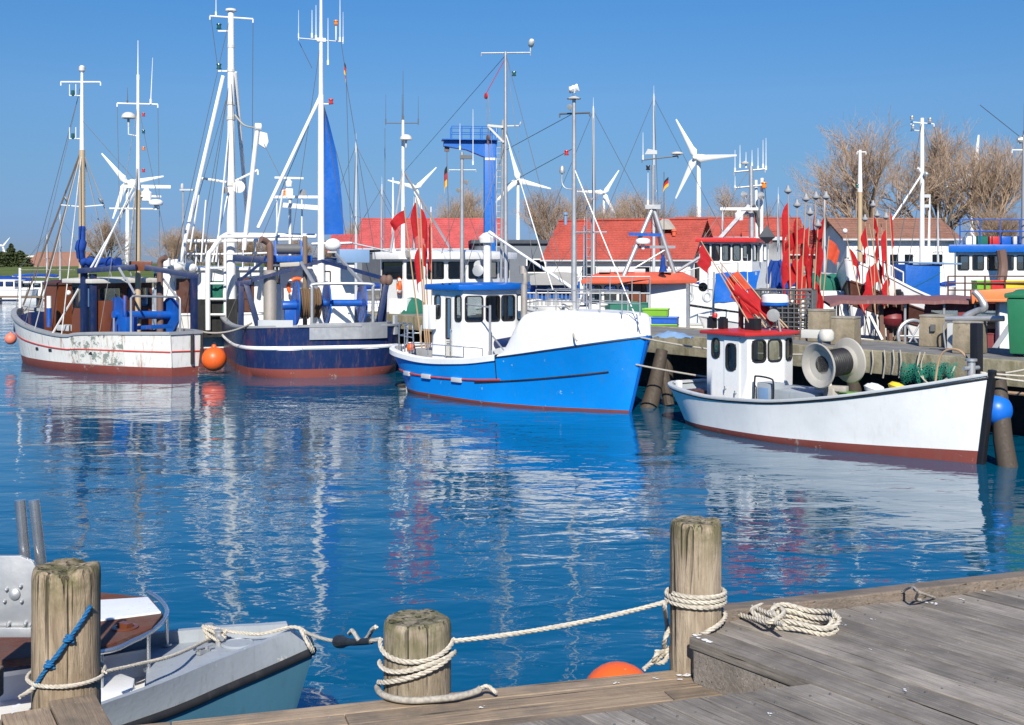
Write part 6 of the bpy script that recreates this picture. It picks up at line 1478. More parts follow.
# --- white hull with black wales, red roof rim, big lattice mast
Jb = far_boat('fishing_cutter', 'white cutter with red roof rim, tall grey mast crowded with antennas', (10.6,50.0), 205)
def q(u, v, d): return Jb.w(P(u, v, d))
hJ = simple_hull(Jb, 12, 4.4, (1.7,1.5,2.9), ('white_fresh','antifoul','black_paint'), [(0,.30,0),(.30,.34,2),(.34,.62,0),(.62,.66,2),(.66,1,0)], rb=.8)
s0, s1 = q(703,262,47.2), q(752,262,48.8); zr = q(725,242,47.5).z
pl4 = quadw([q(700,262,47.4), q(752,262,48.0), q(768,262,51.0), q(712,262,50.6)])
ho, ed = house(Jb, pl4, 1.6, zr, 'white', {0:5,1:3,2:3,3:3}, 'red_paint', .28, .16, .6, drop=.10, camber=.05)
m0, m1 = q(752,262,49), q(751,166,49); mm = mast_part(Jb, m0, m1, .115, .08, 'galv', n=12)
for v, w_ in ((172,14),(188,13)): 
    yard(Jb, q(751-w_-3,v,49), q(751+w_,v-3,49), .035, 'galv', mm)
for u, v0, v1 in ((735,172,150),(740,168,145),(746,168,152),(752,166,150),(758,170,148),(763,168,140),(766,170,138),(735,188,176)): p = q(u,v0,49); antenna(Jb, p, q(u,v1,49).z-p.z, .022, 'mast_white', parent=mm)
mb = MB(); mb.tube([q(757,262,49.2),q(756,180,49.2)], .06, 8); mb.tube([q(761,262,49.2),q(762,178,49.2)], .07, 8); mb.build('mast_leg', 'mast_white', mm)
for v in (195,196): floodlight(Jb, q(744 if v == 195 else 761,v,48.8), (0,-1,-.3), .16, mm)
radar_bar(Jb, q(739,209,48.6), 1.5, math.radians(-205), mm); mb = MB(); mb.bar(q(739,213,48.7),q(751,213,49),.1,.1); mb.lathe([(.12,0),(.16,.05),(.10,.16)], q(739,216,48.6), n=12); mb.build('radar_bracket', 'grey_light', mm)
navlight(Jb, q(764,188,49), 'lamp_orange', .11, mm); mb = MB(); mb.lathe([(.16,0),(.18,.05),(.001,.12)], q(745,164,49), n=14); mb.build('satellite_dome', 'offwhite', mm)
lines(Jb, [(q(749,206,48.8), q(716,243,47.8)), (q(756,210,49), q(764,242,50.2))], .10, 'galv', 'mast_strut')
lines(Jb, [(q(754,205,48.8), q(762,242,49.5))], .07, 'wire', 'mast_strut')
lines(Jb, [(q(764,180,49), q(770,241,50.4)), (q(751,167,49), q(701,242,47.6))], .014, 'wire')
railing(Jb, [q(u,v,44.8) for u, v in ((680,300),(692,297),(708,293),(722,291),(738,290))], 1.0, .022, 'galv', 2)
for u in (689,707): mb = MB(); c = q(u,297,44.4); mb.tube([c+V((.16*math.cos(i*PI/6),0,.16*math.sin(i*PI/6))) for i in range(12)], .045, 8, closed=True); mb.build('fairlead_ring', 'grey_light', Jb)
mb = MB(); c = q(703,287,45.2); mb.lathe([(.14,0),(.17,.01),(.14,.03),(.001,.02)], c, Jb.mi.to_3x3()@V((-.3,-1,0)), 16); mb.build('porthole', 'glass_dark', Jb)
# blue tarpaulin over gear on the jetty in front of it
def tarp(t, pts, mat, name, bulge=.05, n=8):
    a, b, c, d = pts; mb = MB(); rows = []
    nn = (b-a).cross(d-a).normalized()
    for i in range(n+1):
        s = i/n; rows.append([a.lerp(b,s).lerp(d.lerp(c,s), j/n)+nn*bulge*(math.sin(s*PI)*math.sin(j/n*PI)*1.2+.35*math.sin(i*2.1+j*1.3)) for j in range(n+1)])
    mb.grid(rows); mb.grid([[p-nn*.03 for p in r] for r in rows]); return mb.build(name, mat, t, smooth=60)
tb = T('blue_tarpaulin', 'blue tarpaulin stretched behind the slanting red marker flags', 'tarpaulin', P(735,330,35.5))
tarp(tb, [tb.w(P(u,v,d)) for u,v,d in ((714,303,35.2),(753,300,35.6),(760,271,36.4),(716,273,36.0))], 'tarp_blue', 'cover', .06)
mb = MB(); 
for u, d in ((714,35.25),(756,35.7)): mb.tube([tb.w(P(u,272,d+.6)), tb.w(V((P(u,300,d+.2).x,d+.4,JZ-.2)))], .035, 7)
mb.build('frame_post', 'galv', tb)
# --- wooden bow, white over brown, right
Lb = far_boat('wooden_cutter', 'wooden cutter with white bow and broad brown plank band', (13.3,40.1), 226)
def q(u, v, d): return Lb.w(P(u, v, d))
hL = Hull(9.8, [(0,1.7),(.4,1.8),(.62,2.0),(.8,2.5),(1,3.5)], [(0,.8),(.1,1.5),(.4,1.9),(.65,1.75),(.82,1.25),(.93,.66),(1,.06)], [(0,.4),(.1,1.1),(.4,1.6),(.65,1.15),(.82,.55),(.93,.2),(1,.03)], rb=.75, rs=.3, flare=1.2, boot=.2, n=36)
hL.mesh(['white_fresh','antifoul','brown_plank'], [(0,.58,0),(.58,.80,2),(.80,1,0)], 1, Lb); hL.deck(.5, ['white','deck_grey'], Lb, .08); hL.rail('white', Lb, .14, .07); hL.strake(.80, .035, 'brown_plank', Lb); hL.strake(.58, .03, 'brown_plank', Lb)
mb = MB(); c = hL.pt(.86,2.45,1,.01); mb.box(c,(.5,.06,.28)); mb.box(c+V((0,.03,0)),(.3,.05,.14)); mb.build('anchor_pocket', 'black_paint', Lb, bev=.02)
mb = MB()
for i in range(5): p = hL.pt(.99-.035*i, hL.sheer(.99-.035*i), 1); mb.tube([p-V((0,.06,0)), p+V((0,-.06,.38))], .02, 6)
pts = [hL.pt(.99-.035*i, hL.sheer(.99-.035*i), 1)+V((0,-.06,.38)) for i in range(5)]; mb.tube(pts, .025, 6); mb.build('bow_rail', 'white', Lb)
mb = MB(); c = q(866,210,39.5); 
m0, m1 = q(860,245,40.5), q(860,150,40.5); mm = mast_part(Lb, (m0.x,m0.y,2), q(860,190,40.5), .09, .075, 'mast_tan'); mb = MB(); mb.tube([q(860,192,40.5), m1], [.08,.05], 10); mb.build('topmast', 'mast_white', mm); yard(Lb, q(857,152,40.5), q(866,152,40.5), .02, 'mast_white', mm)
navlight(Lb, q(857,188,40.3), 'navlight', .06, mm)
for u0, v0, u1, v1 in ((905,262,941,262),): 
    bx = T('blue_cover_box', 'square blue tarpaulin box cover on the wooden cutter deck', 'cover', P(923,297,37.8), .12)
    mb = MB(); mb.box((0,.55,.5),(1.12,1.1,1.0)); bo = mb.build('cover_cloth', 'tarp_blue', bx, smooth=30, bev=.03)
    mb = MB(); mb.box((.35,.55,1.04),(1.7,1.3,.05),rot=Matrix.Rotation(.03,3,'Y')); mb.build('top_board', 'sky_blue', bx, bev=.01)
    mb = MB(); mb.tube(sag((-.56,-.012,.2),(.56,-.012,.75),.03,6), .008, 5); mb.build('tie_cord', 'net_green', bx)
# --- maroon canopied boat hard behind the jetty
Nb = far_boat('passenger_boat', 'boat with faded maroon canopy and orange end, behind the stone bollards', (12.3,34.8), 180)
def q(u, v, d): return Nb.w(P(u, v, d))
hN = simple_hull(Nb, 10, 3.2, (1.15,1.05,1.5), ('maroon','antifoul'), boot=.2)
zc = q(870,300,33).z
mb = MB(); rows = []
for i in range(13):
    u = lerp(829,985,i/12); rows.append([V((P(u,300,32.6).x, yy, zc+.10*math.sin(j/6*PI)+.015*math.sin(i*2.2+j)-(.10 if i == 0 else 0))) for j, yy in enumerate([32.5+2.6*k/6 for k in range(7)])])
rows = [[Nb.w(p) for p in r] for r in rows]; mb.grid(rows); mb.grid([[p-V((0,0,.07)) for p in r] for r in rows])
e = [r[0] for r in rows]; mb.grid([e, [p-V((0,0,.09)) for p in e]]); mb.build('canopy', 'canopy', Nb, smooth=40)
mb = MB(); mb.bar(q(968,297,32.6)+V((0,.2,0)),q(1042,293,32.2)+V((0,.2,0)),.25,.35); mb.bar(q(975,300,32.5),q(1042,300,32.0),.9,.08); mb.build('orange_roof_end', 'orange_paint', Nb, bev=.03)
mb = MB(); zz = 1.0
for u, d in ((835,32.7),(905,32.7),(944,32.7),(975,32.7),(838,35),(880,35),(930,35)):
    p = q(u,330,d); mb = MB(); mb.tube([(p.x,p.y,.8),(p.x,p.y,zc-.05)], .035, 8); mb.build('canopy_post', 'galv', Nb)
pc = quadw([q(925,320,33.0), q(1002,320,32.6), q(1002,320,34.8), q(925,320,35.2)]); ho, ed = house(Nb, pc, .7, zc-.08, 'maroon', {0:2,1:1,2:2,3:1}, None, wh=.62, drop=.18, gl='glass', frame='maroon', rad=.02)
mb = MB(); mb.bar(q(1003,350,32.4),q(1003,298,32.4),.3,.3); mb.build('end_post', 'white', Nb, bev=.03); lines(Nb, [(q(992,352,32.2), q(1010,325,32.0))], .06, 'grey_light', 'brace')
for i in range(9):
    u = 882+i*3.1; p0, p1 = q(u+rnd.uniform(-1,1),341,32.9+.12*i), q(u+rnd.uniform(-5,3),300+rnd.uniform(2,8),33.0+.1*i); mb = MB(); mb.tube([p0,p1], .035 if i % 3 else .06, 6); mb.build('stowed_pole', ('rusty_pipe','old_wood','brown_plank')[i % 3], Nb)
mb = MB(); p = q(892,318,33.2); mb.ball(p, .38, n=12, sz=.8); mb.build('net_bundle', 'maroon', Nb)
c = q(913,336,32.7); mb = MB(); mb.tube([c+V((.42*math.cos(i*PI/12),.08*math.cos(i*PI/12),.42*math.sin(i*PI/12))) for i in range(24)], .05, 8, closed=True)
for k in range(3): mb.tube([c-V((.4*math.cos(k*PI/3),0,.4*math.sin(k*PI/3))), c+V((.4*math.cos(k*PI/3),0,.4*math.sin(k*PI/3)))], .025, 6)
mb.build('steering_wheel', 'galv', Nb)
lines(Nb, [(q(870,316,32.6), q(882,340,32.4))], .05, 'offwhite', 'stowed_oar')
# --- blue roofed white boat at the right edge
Mb = far_boat('fishing_boat', 'white boat with bright blue roof rim at right edge, crates on its deck', (20.2,50.0), 180)
def q(u, v, d): return Mb.w(P(u, v, d))
hM = simple_hull(Mb, 13, 4.2, (1.7,1.6,2.4))
zr = q(990,252,47.5).z; pc = quadw([q(956,280,47.8), q(1060,280,47.4), q(1060,280,50.6), q(958,280,51)])
ho, ed = house(Mb, pc, 1.2, zr, 'white', {0:7,1:2,2:6,3:3}, 'blue_band', .34, .28, .55, drop=.14, camber=.04)
for i, m_ in enumerate(('white','net_green','red_paint','winch_blue','grey_light')): c = q(975+i*12,242,48); mb = MB(); mb.box((c.x,c.y-.6,zr+.45),(.42,.4,.36)); mb.build('roof_box', m_, Mb, bev=.06)
railing(Mb, [q(u,243,47.6) for u in (960,980,1000,1020,1045)], .9, .025, 'winch_blue', 2)
m0, m1 = q(922,260,46.5), q(922,118,46.5); mm = mast_part(Mb, (m0.x,m0.y,1.5), m1, .105, .075, 'mast_white', n=12)
yard(Mb, q(911,122,46.5), q(934,124,46.5), .025, 'mast_white', mm); yard(Mb, q(911,130,46.5), q(923,131,46.5), .02, 'mast_white', mm)
for u, v in ((912,120),(913,129),(930,122)): navlight(Mb, q(u,v,46.4), 'brass_light', .07, mm)
floodlight(Mb, q(926,174,46.3), (0,-1,-.2), .10, mm); mb = MB(); mb.tube([q(922,174,46.5),q(892,220,45.5)], .035, 8); mb.tube([q(922,174,46.5),q(918,168,46.4)], .05, 8); mb.build('derrick', 'mast_white', mm)
antenna(Mb, q(928,285,46.7), q(928,195,46.7).z-q(928,285,46.7).z, .07, 'mast_white', lean=(-.02,0))
for v in (196,206): mb = MB(); mb.box(q(926,v,46.6),(.3,.15,.12)); mb.build('mast_fitting', 'grey_light', mm)
lines(Mb, [(q(922,122,46.5), q(890,297,42)), (q(922,122,46.5), q(958,252,47.8)), (q(934,124,46.5), q(957,248,47.6)), (q(903,297,44), q(922,180,46.5))], .014, 'wire')
mb = MB(); mb.tube(curve([q(1001,250,46.8),q(1003,268,46.8),q(1000,290,46.6)],4), .18, 10); mb.build('rust_stack', 'rusty_pipe', Mb)
railing(Mb, [q(u,297,44.6) for u in (948,965,985,1005,1040)], .75, .03, 'brown_plank', 3)
for i, (m_, l_) in enumerate((('green_crate','lime green fish crate on the deck of the blue roofed boat'),('red_crate','red fish crate between green and yellow ones, blue roofed boat'),('yellow_crate','yellow fish crate on the deck of the blue roofed boat'))): 
    crate(l_, P(981+i*14+(6 if i == 2 else 0),291,44.9), (.5 if i < 2 else .95,.5,.36), m_, .05, 'crates along the deck rail')
m0, m1 = q(1024,250,48), q(1024,135,48); mm = mast_part(Mb, m0, m1, .12, .07, 'grey_paint'); yard(Mb, q(1012,150,48), q(1036,150,48), .03, 'mast_white', mm); floodlight(Mb, q(1020,140,47.8), (-1,-.5,0), .15, mm); antenna(Mb, m1, 1.2, .02, 'wire', parent=mm)
lines(Mb, [(q(1024,140,48), q(980,105,47)), (q(1024,150,48), q(958,246,47.7))], .016, 'wire')
# --- low white cabin boat between
Kb = far_boat('fishing_boat', 'low white boat with dark green nets heaped behind the wire cage', (9.6,39.8), 178)
def q(u, v, d): return Kb.w(P(u, v, d))
hK = simple_hull(Kb, 7.2, 2.8, (1.25,1.2,1.7), ('white_fresh','antifoul','black_paint'), [(0,.52,0),(.52,.57,2),(.57,1,0)])
mb = MB(); p0, p1 = q(816,283,38), q(848,284,38.6)
for i in range(7): c = p0.lerp(p1, i/6); mb.ball((c.x,c.y+.1*(i % 2),c.z-.1*(i % 3)), .42+.08*math.sin(i*2), n=10, sz=.8)
mb.build('net_heap', 'net_green', Kb, smooth=60)
mb = MB(); mb.box((p0.lerp(p1,.5).x,p0.y,q(830,305,38).z),(1.6,1.2,.9)); mb.build('net_bin', 'white', Kb, bev=.04)
mb = MB(); mb.tube([q(800,272,38.4),q(838,275,38.6)], .05, 7); mb.tube([q(802,300,38.4),q(802,262,38.4)], .045, 7); mb.tube([q(838,300,38.6),q(838,262,38.6)], .045, 7); mb.build('net_frame', 'grey_paint', Kb)
for i, (u, v, h_) in enumerate(((776,258,.95),(786,262,.9))):   # oilskins hanging to dry
    t = T('oilskin_jacket', ('blue oilskin jacket hung to dry, left of a pair' if i == 0 else 'blue oilskin trousers hung to dry beside the jacket'), 'jacket', P(u,v+26,33.8)-V((0,0,0)), 0, 'oilskins hung over the cage')
    z = 26/F*33.8; mb = MB(); mb.grid([[V(((k-3)*.055*(1+.5*j/7), .07*math.sin(k*1.1+j), z-h_*j/7)) for k in range(7)] for j in range(8)]); mb.grid([[V(((k-3)*.055*(1+.5*j/7), .07*math.sin(k*1.1+j)+.05, z-h_*j/7)) for k in range(7)] for j in range(8)])
    mb.tube(curve([(-.15,0,z),(-.32,.02,z-.35),(-.38,.0,z-.7)],4), [.09]*8+[.07], 8); mb.tube(curve([(.15,0,z),(.30,.02,z-.3),(.4,.0,z-.55)],4), [.09]*8+[.07], 8); mb.build('cloth', 'cloth_blue', t, smooth=60); t.o.scale = (.62,.62,.9)

# ------------------------------------------------------------------ things standing on the jetty
cg = T('wire_cage', 'tall wire mesh cage on the jetty full of marker poles', 'cage', V((P(786,330,30.4).x,30.4,JZ)), -.42)
mb = MB(); W_, D_, H_ = 1.42, .9, 1.22; k = 10
for z in [H_*i/11 for i in range(12)]:
    mb.tube([V(p) for p in ((-W_/2,-D_/2,z),(W_/2,-D_/2,z),(W_/2,D_/2,z),(-W_/2,D_/2,z))], .015 if 0 < z < H_-.01 else .026, 4, closed=True)
for i in range(k+1):
    x = -W_/2+W_*i/k
    for y in (-D_/2, D_/2): mb.tube([(x,y,0),(x,y,H_)], .015 if 0 < i < k else .026, 4)
for i in range(1,7):
    y = -D_/2+D_*i/7
    for x in (-W_/2, W_/2): mb.tube([(x,y,0),(x,y,H_)], .015, 4)
mb.build('mesh_panel', 'wire', cg, smooth=0)
mb = MB(); mb.box((0,0,.06),(W_,D_,.1)); mb.build('pallet', 'old_wood', cg, bev=.01)
for k_ in range(3):
    crate(('lower','middle','upper')[k_]+' dark plastic crate of the stack inside the wire cage', cg.mw@V((-.18,0,.12+.24*k_)), (.85,.6,.23), 'black_paint', -.42, 'dark crates inside the wire cage')
def bollard_block(lbl, u, vb, D_, w_, h_, rz, seed):
    p = P(u, vb, D_); p.z = JZ+.003; t = T('bollard_block', lbl, 'bollard', p, rz); r_ = random.Random(seed); mb = MB()
    mb.box((0,0,h_/2),(w_,w_*.9,h_),taper=.96); o = mb.build('block', 'bollard_block', t, bev=.03)
    mb = MB(); mb.box((0,0,h_+.025),(w_*.98,w_*.88,.05)); mb.build('cap', 'concrete', t, bev=.015)
    return t
t = bollard_block('square weathered bollard block by the net hauler, left of a pair', 822, 345, 29.6, .55, .72, -.6, 1)
t = bollard_block('square weathered bollard block by the net hauler, right of a pair', 846, 348, 28.4, .56, .60, -.6, 2)
t = bollard_block('grey square bollard block in front of maroon boat', 937, 347, 27.9, .66, .66, -.6, 3)
mb = MB(); mb.bar((0,-.33,.35),(0,-.33,.5),.06,.1); mb.build('iron_ring', 'wire', t)
t = bollard_block('square bollard block carrying a curved iron hook', 970, 356, 25.8, .60, .62, -.6, 4)
mb = MB(); mb.tube(curve([(-.05,0,.62),(-.1,0,.75),(.1,0,.86),(.3,-.05,.95),(.22,-.05,1.15),(.08,-.05,1.3)],6), [.07]*16+[.08]*6+[.07]*8+[.03], 9); mb.tube([(-.5,0,.70),(.7,-.1,.74)], .06, 8); mb.build('iron_hook', 'galv', t, smooth=60)
t = T('steel_cabinet', 'small grey cabinet standing between two bollard blocks', 'cabinet', V((P(957,350,27.2).x,27.2,JZ)), -.6)
mb = MB(); mb.box((0,0,.28),(.36,.3,.56)); mb.build('case', 'grey_light', t, bev=.02); mb = MB(); mb.tube(curve([(-.2,-.16,0),(-.24,-.16,.5),(-.05,-.16,.6),(.2,-.16,.55)],5), .02, 7); mb.build('pipe', 'galv', t)
gbn = T('green_bin', 'tall green wheeled bin at right edge of the jetty', 'bin', V((P(1031,357,24.9).x,24.9,JZ)), -.5)
mb = MB(); mb.box((0,0,.62),(.72,.8,1.12),taper=1.14); mb.build('tub', 'bin_green', gbn, bev=.04)
mb = MB(); mb.box((0,0,1.23),(.9,.98,.10)); mb.box((0,0,1.31),(.7,.78,.08),taper=.7); mb.build('lid', 'bin_green', gbn, bev=.03)
for s in (-1,1): mb = MB(); mb.cyl((s*.3,.42,.1),(s*.38,.42,.1),.1,n=14); mb.build('wheel', 'black_rubber', gbn)
# net hung over the jetty edge, hoses and lines
nt_ = T('fishing_net', 'green fishing net hung over the jetty edge behind the white bow', 'net', V((P(930,385,24.6).x,24.6,.6)))
def jf(u, v, off=-.06):                  # on the jetty's front face
    d = V(((u-512)/F,1,-(v-VH)/F)); n = JN; p0 = J(25, off); t_ = (p0.dot(n)-V((0,0,H)).dot(n))/d.dot(n); return V((0,0,H))+d*t_
mb = MB(); rows = []
for i in range(13):
    u = lerp(903,957,i/12); rows.append([nt_.w(jf(u, lerp(361+3*abs(math.sin(i)),388-6*abs(math.sin(i*.8)),j/8))+JN*(-.10*math.sin(j/8*PI)-.05*math.sin(i*1.9))) for j in range(9)])
mb.grid(rows); mb.build('mesh', 'net_mesh', nt_, smooth=60)
mb = MB(); mb.grid([[p+V((.0,.09,-.05)) for p in r[1:7]] for r in rows[2:11]]); mb.build('mesh_fold', 'net_mesh', nt_, smooth=60)
mb = MB(); mb.tube(curve([nt_.w(jf(920,352)),nt_.w(jf(918,370,-.12)),nt_.w(jf(930,384,-.2)),nt_.w(jf(948,378,-.16)),nt_.w(jf(955,366,-.1))],7), .02, 6); mb.tube(curve([nt_.w(jf(925,352)),nt_.w(jf(921,365,-.12)),nt_.w(jf(924,380,-.15))],6), .012, 6); mb.build('head_rope', 'rope_thin', nt_)
rope_thing('pale rope ends dangling from the jetty edge beside the hauler', [curve([jf(u,350,-.03), jf(u+1,362,-.06), jf(u-1,374+4*(i % 2),-.04)],5) for i, u in enumerate((872,884,893,900))], 'rope_grey', .018, 'hanging_rope', laid=False)
rope_thing('pale mooring lines from the white bow back to the jetty', [sag(E.mw@hE.pt(.985,1.55), J(21.2,.2)+V((0,0,.05)), .1, 10), sag(E.mw@hE.pt(.97,1.5), J(22.8,.2)+V((0,0,.05)), .06, 10), sag(E.mw@hE.pt(.99,1.5), J(19.4,.0)-V((0,0,.2)), .1, 10)], 'rope', .018, laid=False)
rope_thing('dark mooring line from blue bow to the jetty', [sag(D.mw@(hD.pt(.99,1.72)), J(27.0,.1)-V((0,0,.1)), .15, 12), sag(D.mw@(hD.pt(.99,1.1)), J(26.2,.15)-V((0,0,.9)), .1, 12)], 'rope_grey', .022, laid=False)
lines_ = T('boat_hook_rail', 'pale horizontal pole lashed below the jetty beside the white bow', 'pole', jf(1010,393)); mb = MB(); mb.tube([(0,0,0), lines_.w(jf(985,391)), ], .035, 7); mb.tube([(0,0,0), lines_.w(jf(1045,396))], .035, 7); mb.build('pole_shaft', 'pole_wood', lines_)
for i, (u, v) in enumerate(((1001,375),)): pass
pil = T('fender_pile', 'leaning worn timber pile beside the blue buoy', 'pile', P(1003,475,20.6)-V((0,0,.4)), .3)
mb = MB(); o = pil.o.location; pts = [pil.w(P(1008,470,20.6)), pil.w(P(1003,440,20.7)), pil.w(P(1000,400,20.9)), pil.w(P(998,372,21.0))]; mb.tube(pts, [.17,.16,.14,.12], 12); mb.build('pile_shaft', 'wet_pile', pil)
pil = T('fender_pile', 'dark split timber pile between the blue bow and the white stern', 'pile', P(657,415,29.2)-V((0,0,.3)), .3)
mb = MB(); pts = [pil.w(P(648,412,29.0)), pil.w(P(655,385,29.2)), pil.w(P(662,350,29.4))]; mb.tube(pts, [.22,.18,.14], 12); mb.build('pile_shaft', 'wet_pile', pil)
mb = MB(); mb.tube([pil.w(P(669,405,29.3)), pil.w(P(660,352,29.5))], .13, 10); mb.build('raking_strut', 'wet_pile', pil)
t = T('blue_sack', 'crumpled pale blue sheet on the jetty edge between two bows', 'sheet', V((P(672,342,30.2).x,30.2,JZ+.02)), -.4)
mb = MB(); mb.grid([[V((lerp(-.5,.5,i/10), lerp(-.22,.22,j/6), .02+.14*math.sin(i/10*PI)*math.sin(j/6*PI)+.05*math.sin(i*2.3+j*1.7)**2)) for j in range(7)] for i in range(11)]); mb.build('cloth', 'sky_blue', t, smooth=40)
# dark dinghy lying in the shade under the jetty
t = T('dark_workboat', 'dark workboat hull in the shade under the jetty, right edge', 'boat', (12.4,24.6,0), math.radians(-56)); h_ = simple_hull(t, 6, 2.0, (.9,.85,1.1), ('shed_slate','antifoul'), boot=.2, rail='black_rubber')
mb = MB(); mb.box((0,0,.6),(2.0,.4,.08)); mb.build('thwart', 'old_wood', t)
# boarding ladder hanging by the left jetty end
t = T('jetty_ladder', 'steel ladder hung at the near end of the jetty by the blue stern', 'ladder', P(405,375,38.5)); mb = MB()
for dx in (0,.42): mb.tube([V((dx,0,-.4)), V((dx+.08,.1,1.55))], .028, 7)
for i in range(6): mb.tube([V((.02+.08*i*.17,0.02*i,-.2+.3*i)), V((.42+.08*i*.17,.02*i,-.2+.3*i))], .02, 6)
mb.build('ladder_frame', 'galv', t)
# ------------------------------------------------------------------ marker poles with red flags
def dan(base, top, flags, label, group, reflector=None, pole='pole_wood', r=.017, mat='marker_red', fw=1.0):
    base, top = V(base), V(top); t = T('marker_pole', label, 'marker flag', base, 0, group); d = top-base
    mb = MB(); mb.tube([V((0,0,0)), d*.5+V((rnd.uniform(-.02,.02),0,0)), d], [r,r*.9,r*.7], 6); mb.build('pole_shaft', pole, t)
    for f, w_, h_, dx, droop in flags:
        mb = MB(); p = d*f; hd = d.normalized()
        g = []; w_ *= fw
        nx, ny = 8, 7; ph = rnd.uniform(0,6); dv = V((dx, rnd.uniform(-.5,.1), 0)).normalized()
        for j in range(ny+1):
            row = []
            for i in range(nx+1):
                s_ = i/nx; o = p-hd*(h_*j/ny)
                fold = V((-dv.y,dv.x,0))*(math.sin(s_*8+ph+j*.4)*.10*w_*s_**.6)
                row.append(o+dv*(w_*s_*(1-.55*droop*s_))*(1-.25*j/ny*s_)+fold-V((0,0,droop*w_*s_**1.2))+V((0,0,.25*h_*j/ny*s_)))
            g.append(row)
        mb.grid(g); mb.build('flag', mat, t, smooth=60)
    if reflector == 'lamp':
        mb = MB(); mb.lathe([(.02,-.05),(.09,.0),(.095,.03),(.04,.10),(.035,.16),(.001,.17)], d, n=12); mb.build('lamp', 'grey_paint', t)
    elif reflector == 'ball':
        mb = MB(); mb.ball(d, .075, n=12); mb.build('float', 'white', t)
    elif reflector == 'pyramid':
        mb = MB(); mb.lathe([(.001,-.05),(.2,.12),(.2,.14),(.001,.42)], d-V((0,0,.1)), n=4); mb.build('radar_reflector', 'wire', t)
    return t
gE = 'red flag poles leaning on the wheelhouse roof'; lE = 'slanting red marker flag pole leaning in the bundle on red wheelhouse roof'
roofE = lambda u, y=0: E.mw@V((E.py(u,331,y).x, y, rz_+.02))
for i, (bu, tu, tv, y, fl) in enumerate(((752,701,241,-.35,[(.97,.55,.40,-.2,.9)]),(760,718,266,-.2,[(.95,.42,.62,.2,1.1),(.55,.4,.5,.3,1.2)]),(766,724,276,-.1,[(.95,.4,.7,.15,1.2)]),(772,720,262,0,[(.8,.4,.8,.3,1.2)]),(778,730,272,.1,[(.85,.45,.6,.2,1.3),(.5,.3,.5,.1,1.2)]),(784,737,270,.2,[(.98,.5,.45,-.3,.6)]),(788,745,282,.25,[(.9,.4,.7,-.1,1.2)]),(758,733,285,-.05,[(.9,.4,.7,.3,1.3)]))):
    b = roofE(bu, y); dan(b, P(tu, tv, b.y+.35), fl, lE if i else 'leftmost red marker flag, spread open on its pole above red wheelhouse roof', gE, mat='marker_red' if i != 5 else 'marker_orange', r=.016, fw=.8)
dan(roofE(750,-.3), P(747,264,roofE(750).y), [], 'bare pale pole standing among slanting red flags on wheelhouse roof', None, r=.014)
gC = 'red flag poles standing in the wire cage'; lC = 'red marker flag pole with drooping flags standing in the wire cage'
for i, (bu, tu, tv, fl, rf, mt) in enumerate(((792,788,192,[(.93,.45,.75,-.3,1.6),(.62,.45,.8,-.3,1.5)],'lamp','marker_red'),(796,797,206,[(.92,.4,.7,-.2,1.5),(.6,.4,.6,-.2,1.3)],'lamp','marker_red'),(800,806,200,[(.80,.55,.4,-.9,.5),(.6,.4,.9,-.4,1.4)],'lamp','marker_red'),
    (804,810,214,[(.9,.45,.8,-.3,1.4),(.5,.5,.6,-.8,.9)],'lamp','marker_red'),(808,816,198,[(.9,.35,.8,-.2,1.6),(.66,.4,.8,-.3,1.5)],'lamp','marker_red'),(812,818,226,[(.9,.4,.9,.2,1.5),(.5,.4,.7,.3,1.6)],'lamp','marker_red'),(816,826,198,[(.86,.40,.5,-.5,1.0)],'lamp','marker_red'),(818,822,230,[(.95,.4,.9,-.3,1.5),(.45,.35,.8,.1,1.7)],None,'marker_red'),(806,802,222,[(.9,.4,.8,.1,1.5)],None,'marker_red'),(820,829,236,[(.97,.3,.5,.4,.7)],None,'marker_orange'))):
    D_ = 30.3+.12*(i % 5); b = V((P(bu,300,D_).x, D_, JZ+.11)); dan(b, P(tu, tv, D_+.1), fl, lC if mt == 'marker_red' else 'short orange flag on the rightmost pole of the wire cage', gC, rf, mat=mt, fw=1.5)
dan(V((P(766,300,30.2).x,30.2,JZ+.0)), P(767,238,30.2), [], 'grey pole with dark pyramid reflector standing left of red flags', None, 'pyramid', 'galv', .02)
gL = 'red flag poles behind the maroon canopy'; lL = 'red marker flag pole leaning behind maroon canopy in front of wooden bow'
for i, (bu, tu, tv, fl, rf) in enumerate(((874,845,231,[(.86,.45,.5,.4,1.1)],'ball'),(880,865,220,[(.96,.45,.6,-.3,1.2),(.55,.6,.6,-.3,.9)],'lamp'),(876,873,206,[(.93,.3,.35,.3,1.2)],'lamp'),(884,877,216,[(.9,.35,.8,-.3,1.5),(.66,.3,.6,.2,1.4)],'lamp'),(888,886,218,[(.92,.4,.9,-.2,1.6),(.55,.4,.6,-.3,1.3)],'lamp'),(900,889,207,[(.97,.2,.9,.3,1.6)],None),(892,869,224,[(.7,.55,.55,-.4,1.0)],None),(896,881,224,[(.85,.4,.8,.1,1.5)],None))):
    D_ = 35.7+.1*(i % 4); b = V((P(bu,312,D_).x, D_, .75)); dan(b, P(tu, tv, D_+.2), fl, lL if rf != 'ball' else 'slanting marker pole with white ball top and small red flag, leftmost by wooden bow', gL, rf, fw=1.35)
gF = 'red flag poles on the stern of the blue boat'; lF = 'red marker flag pole upright at the stern of bright blue boat'
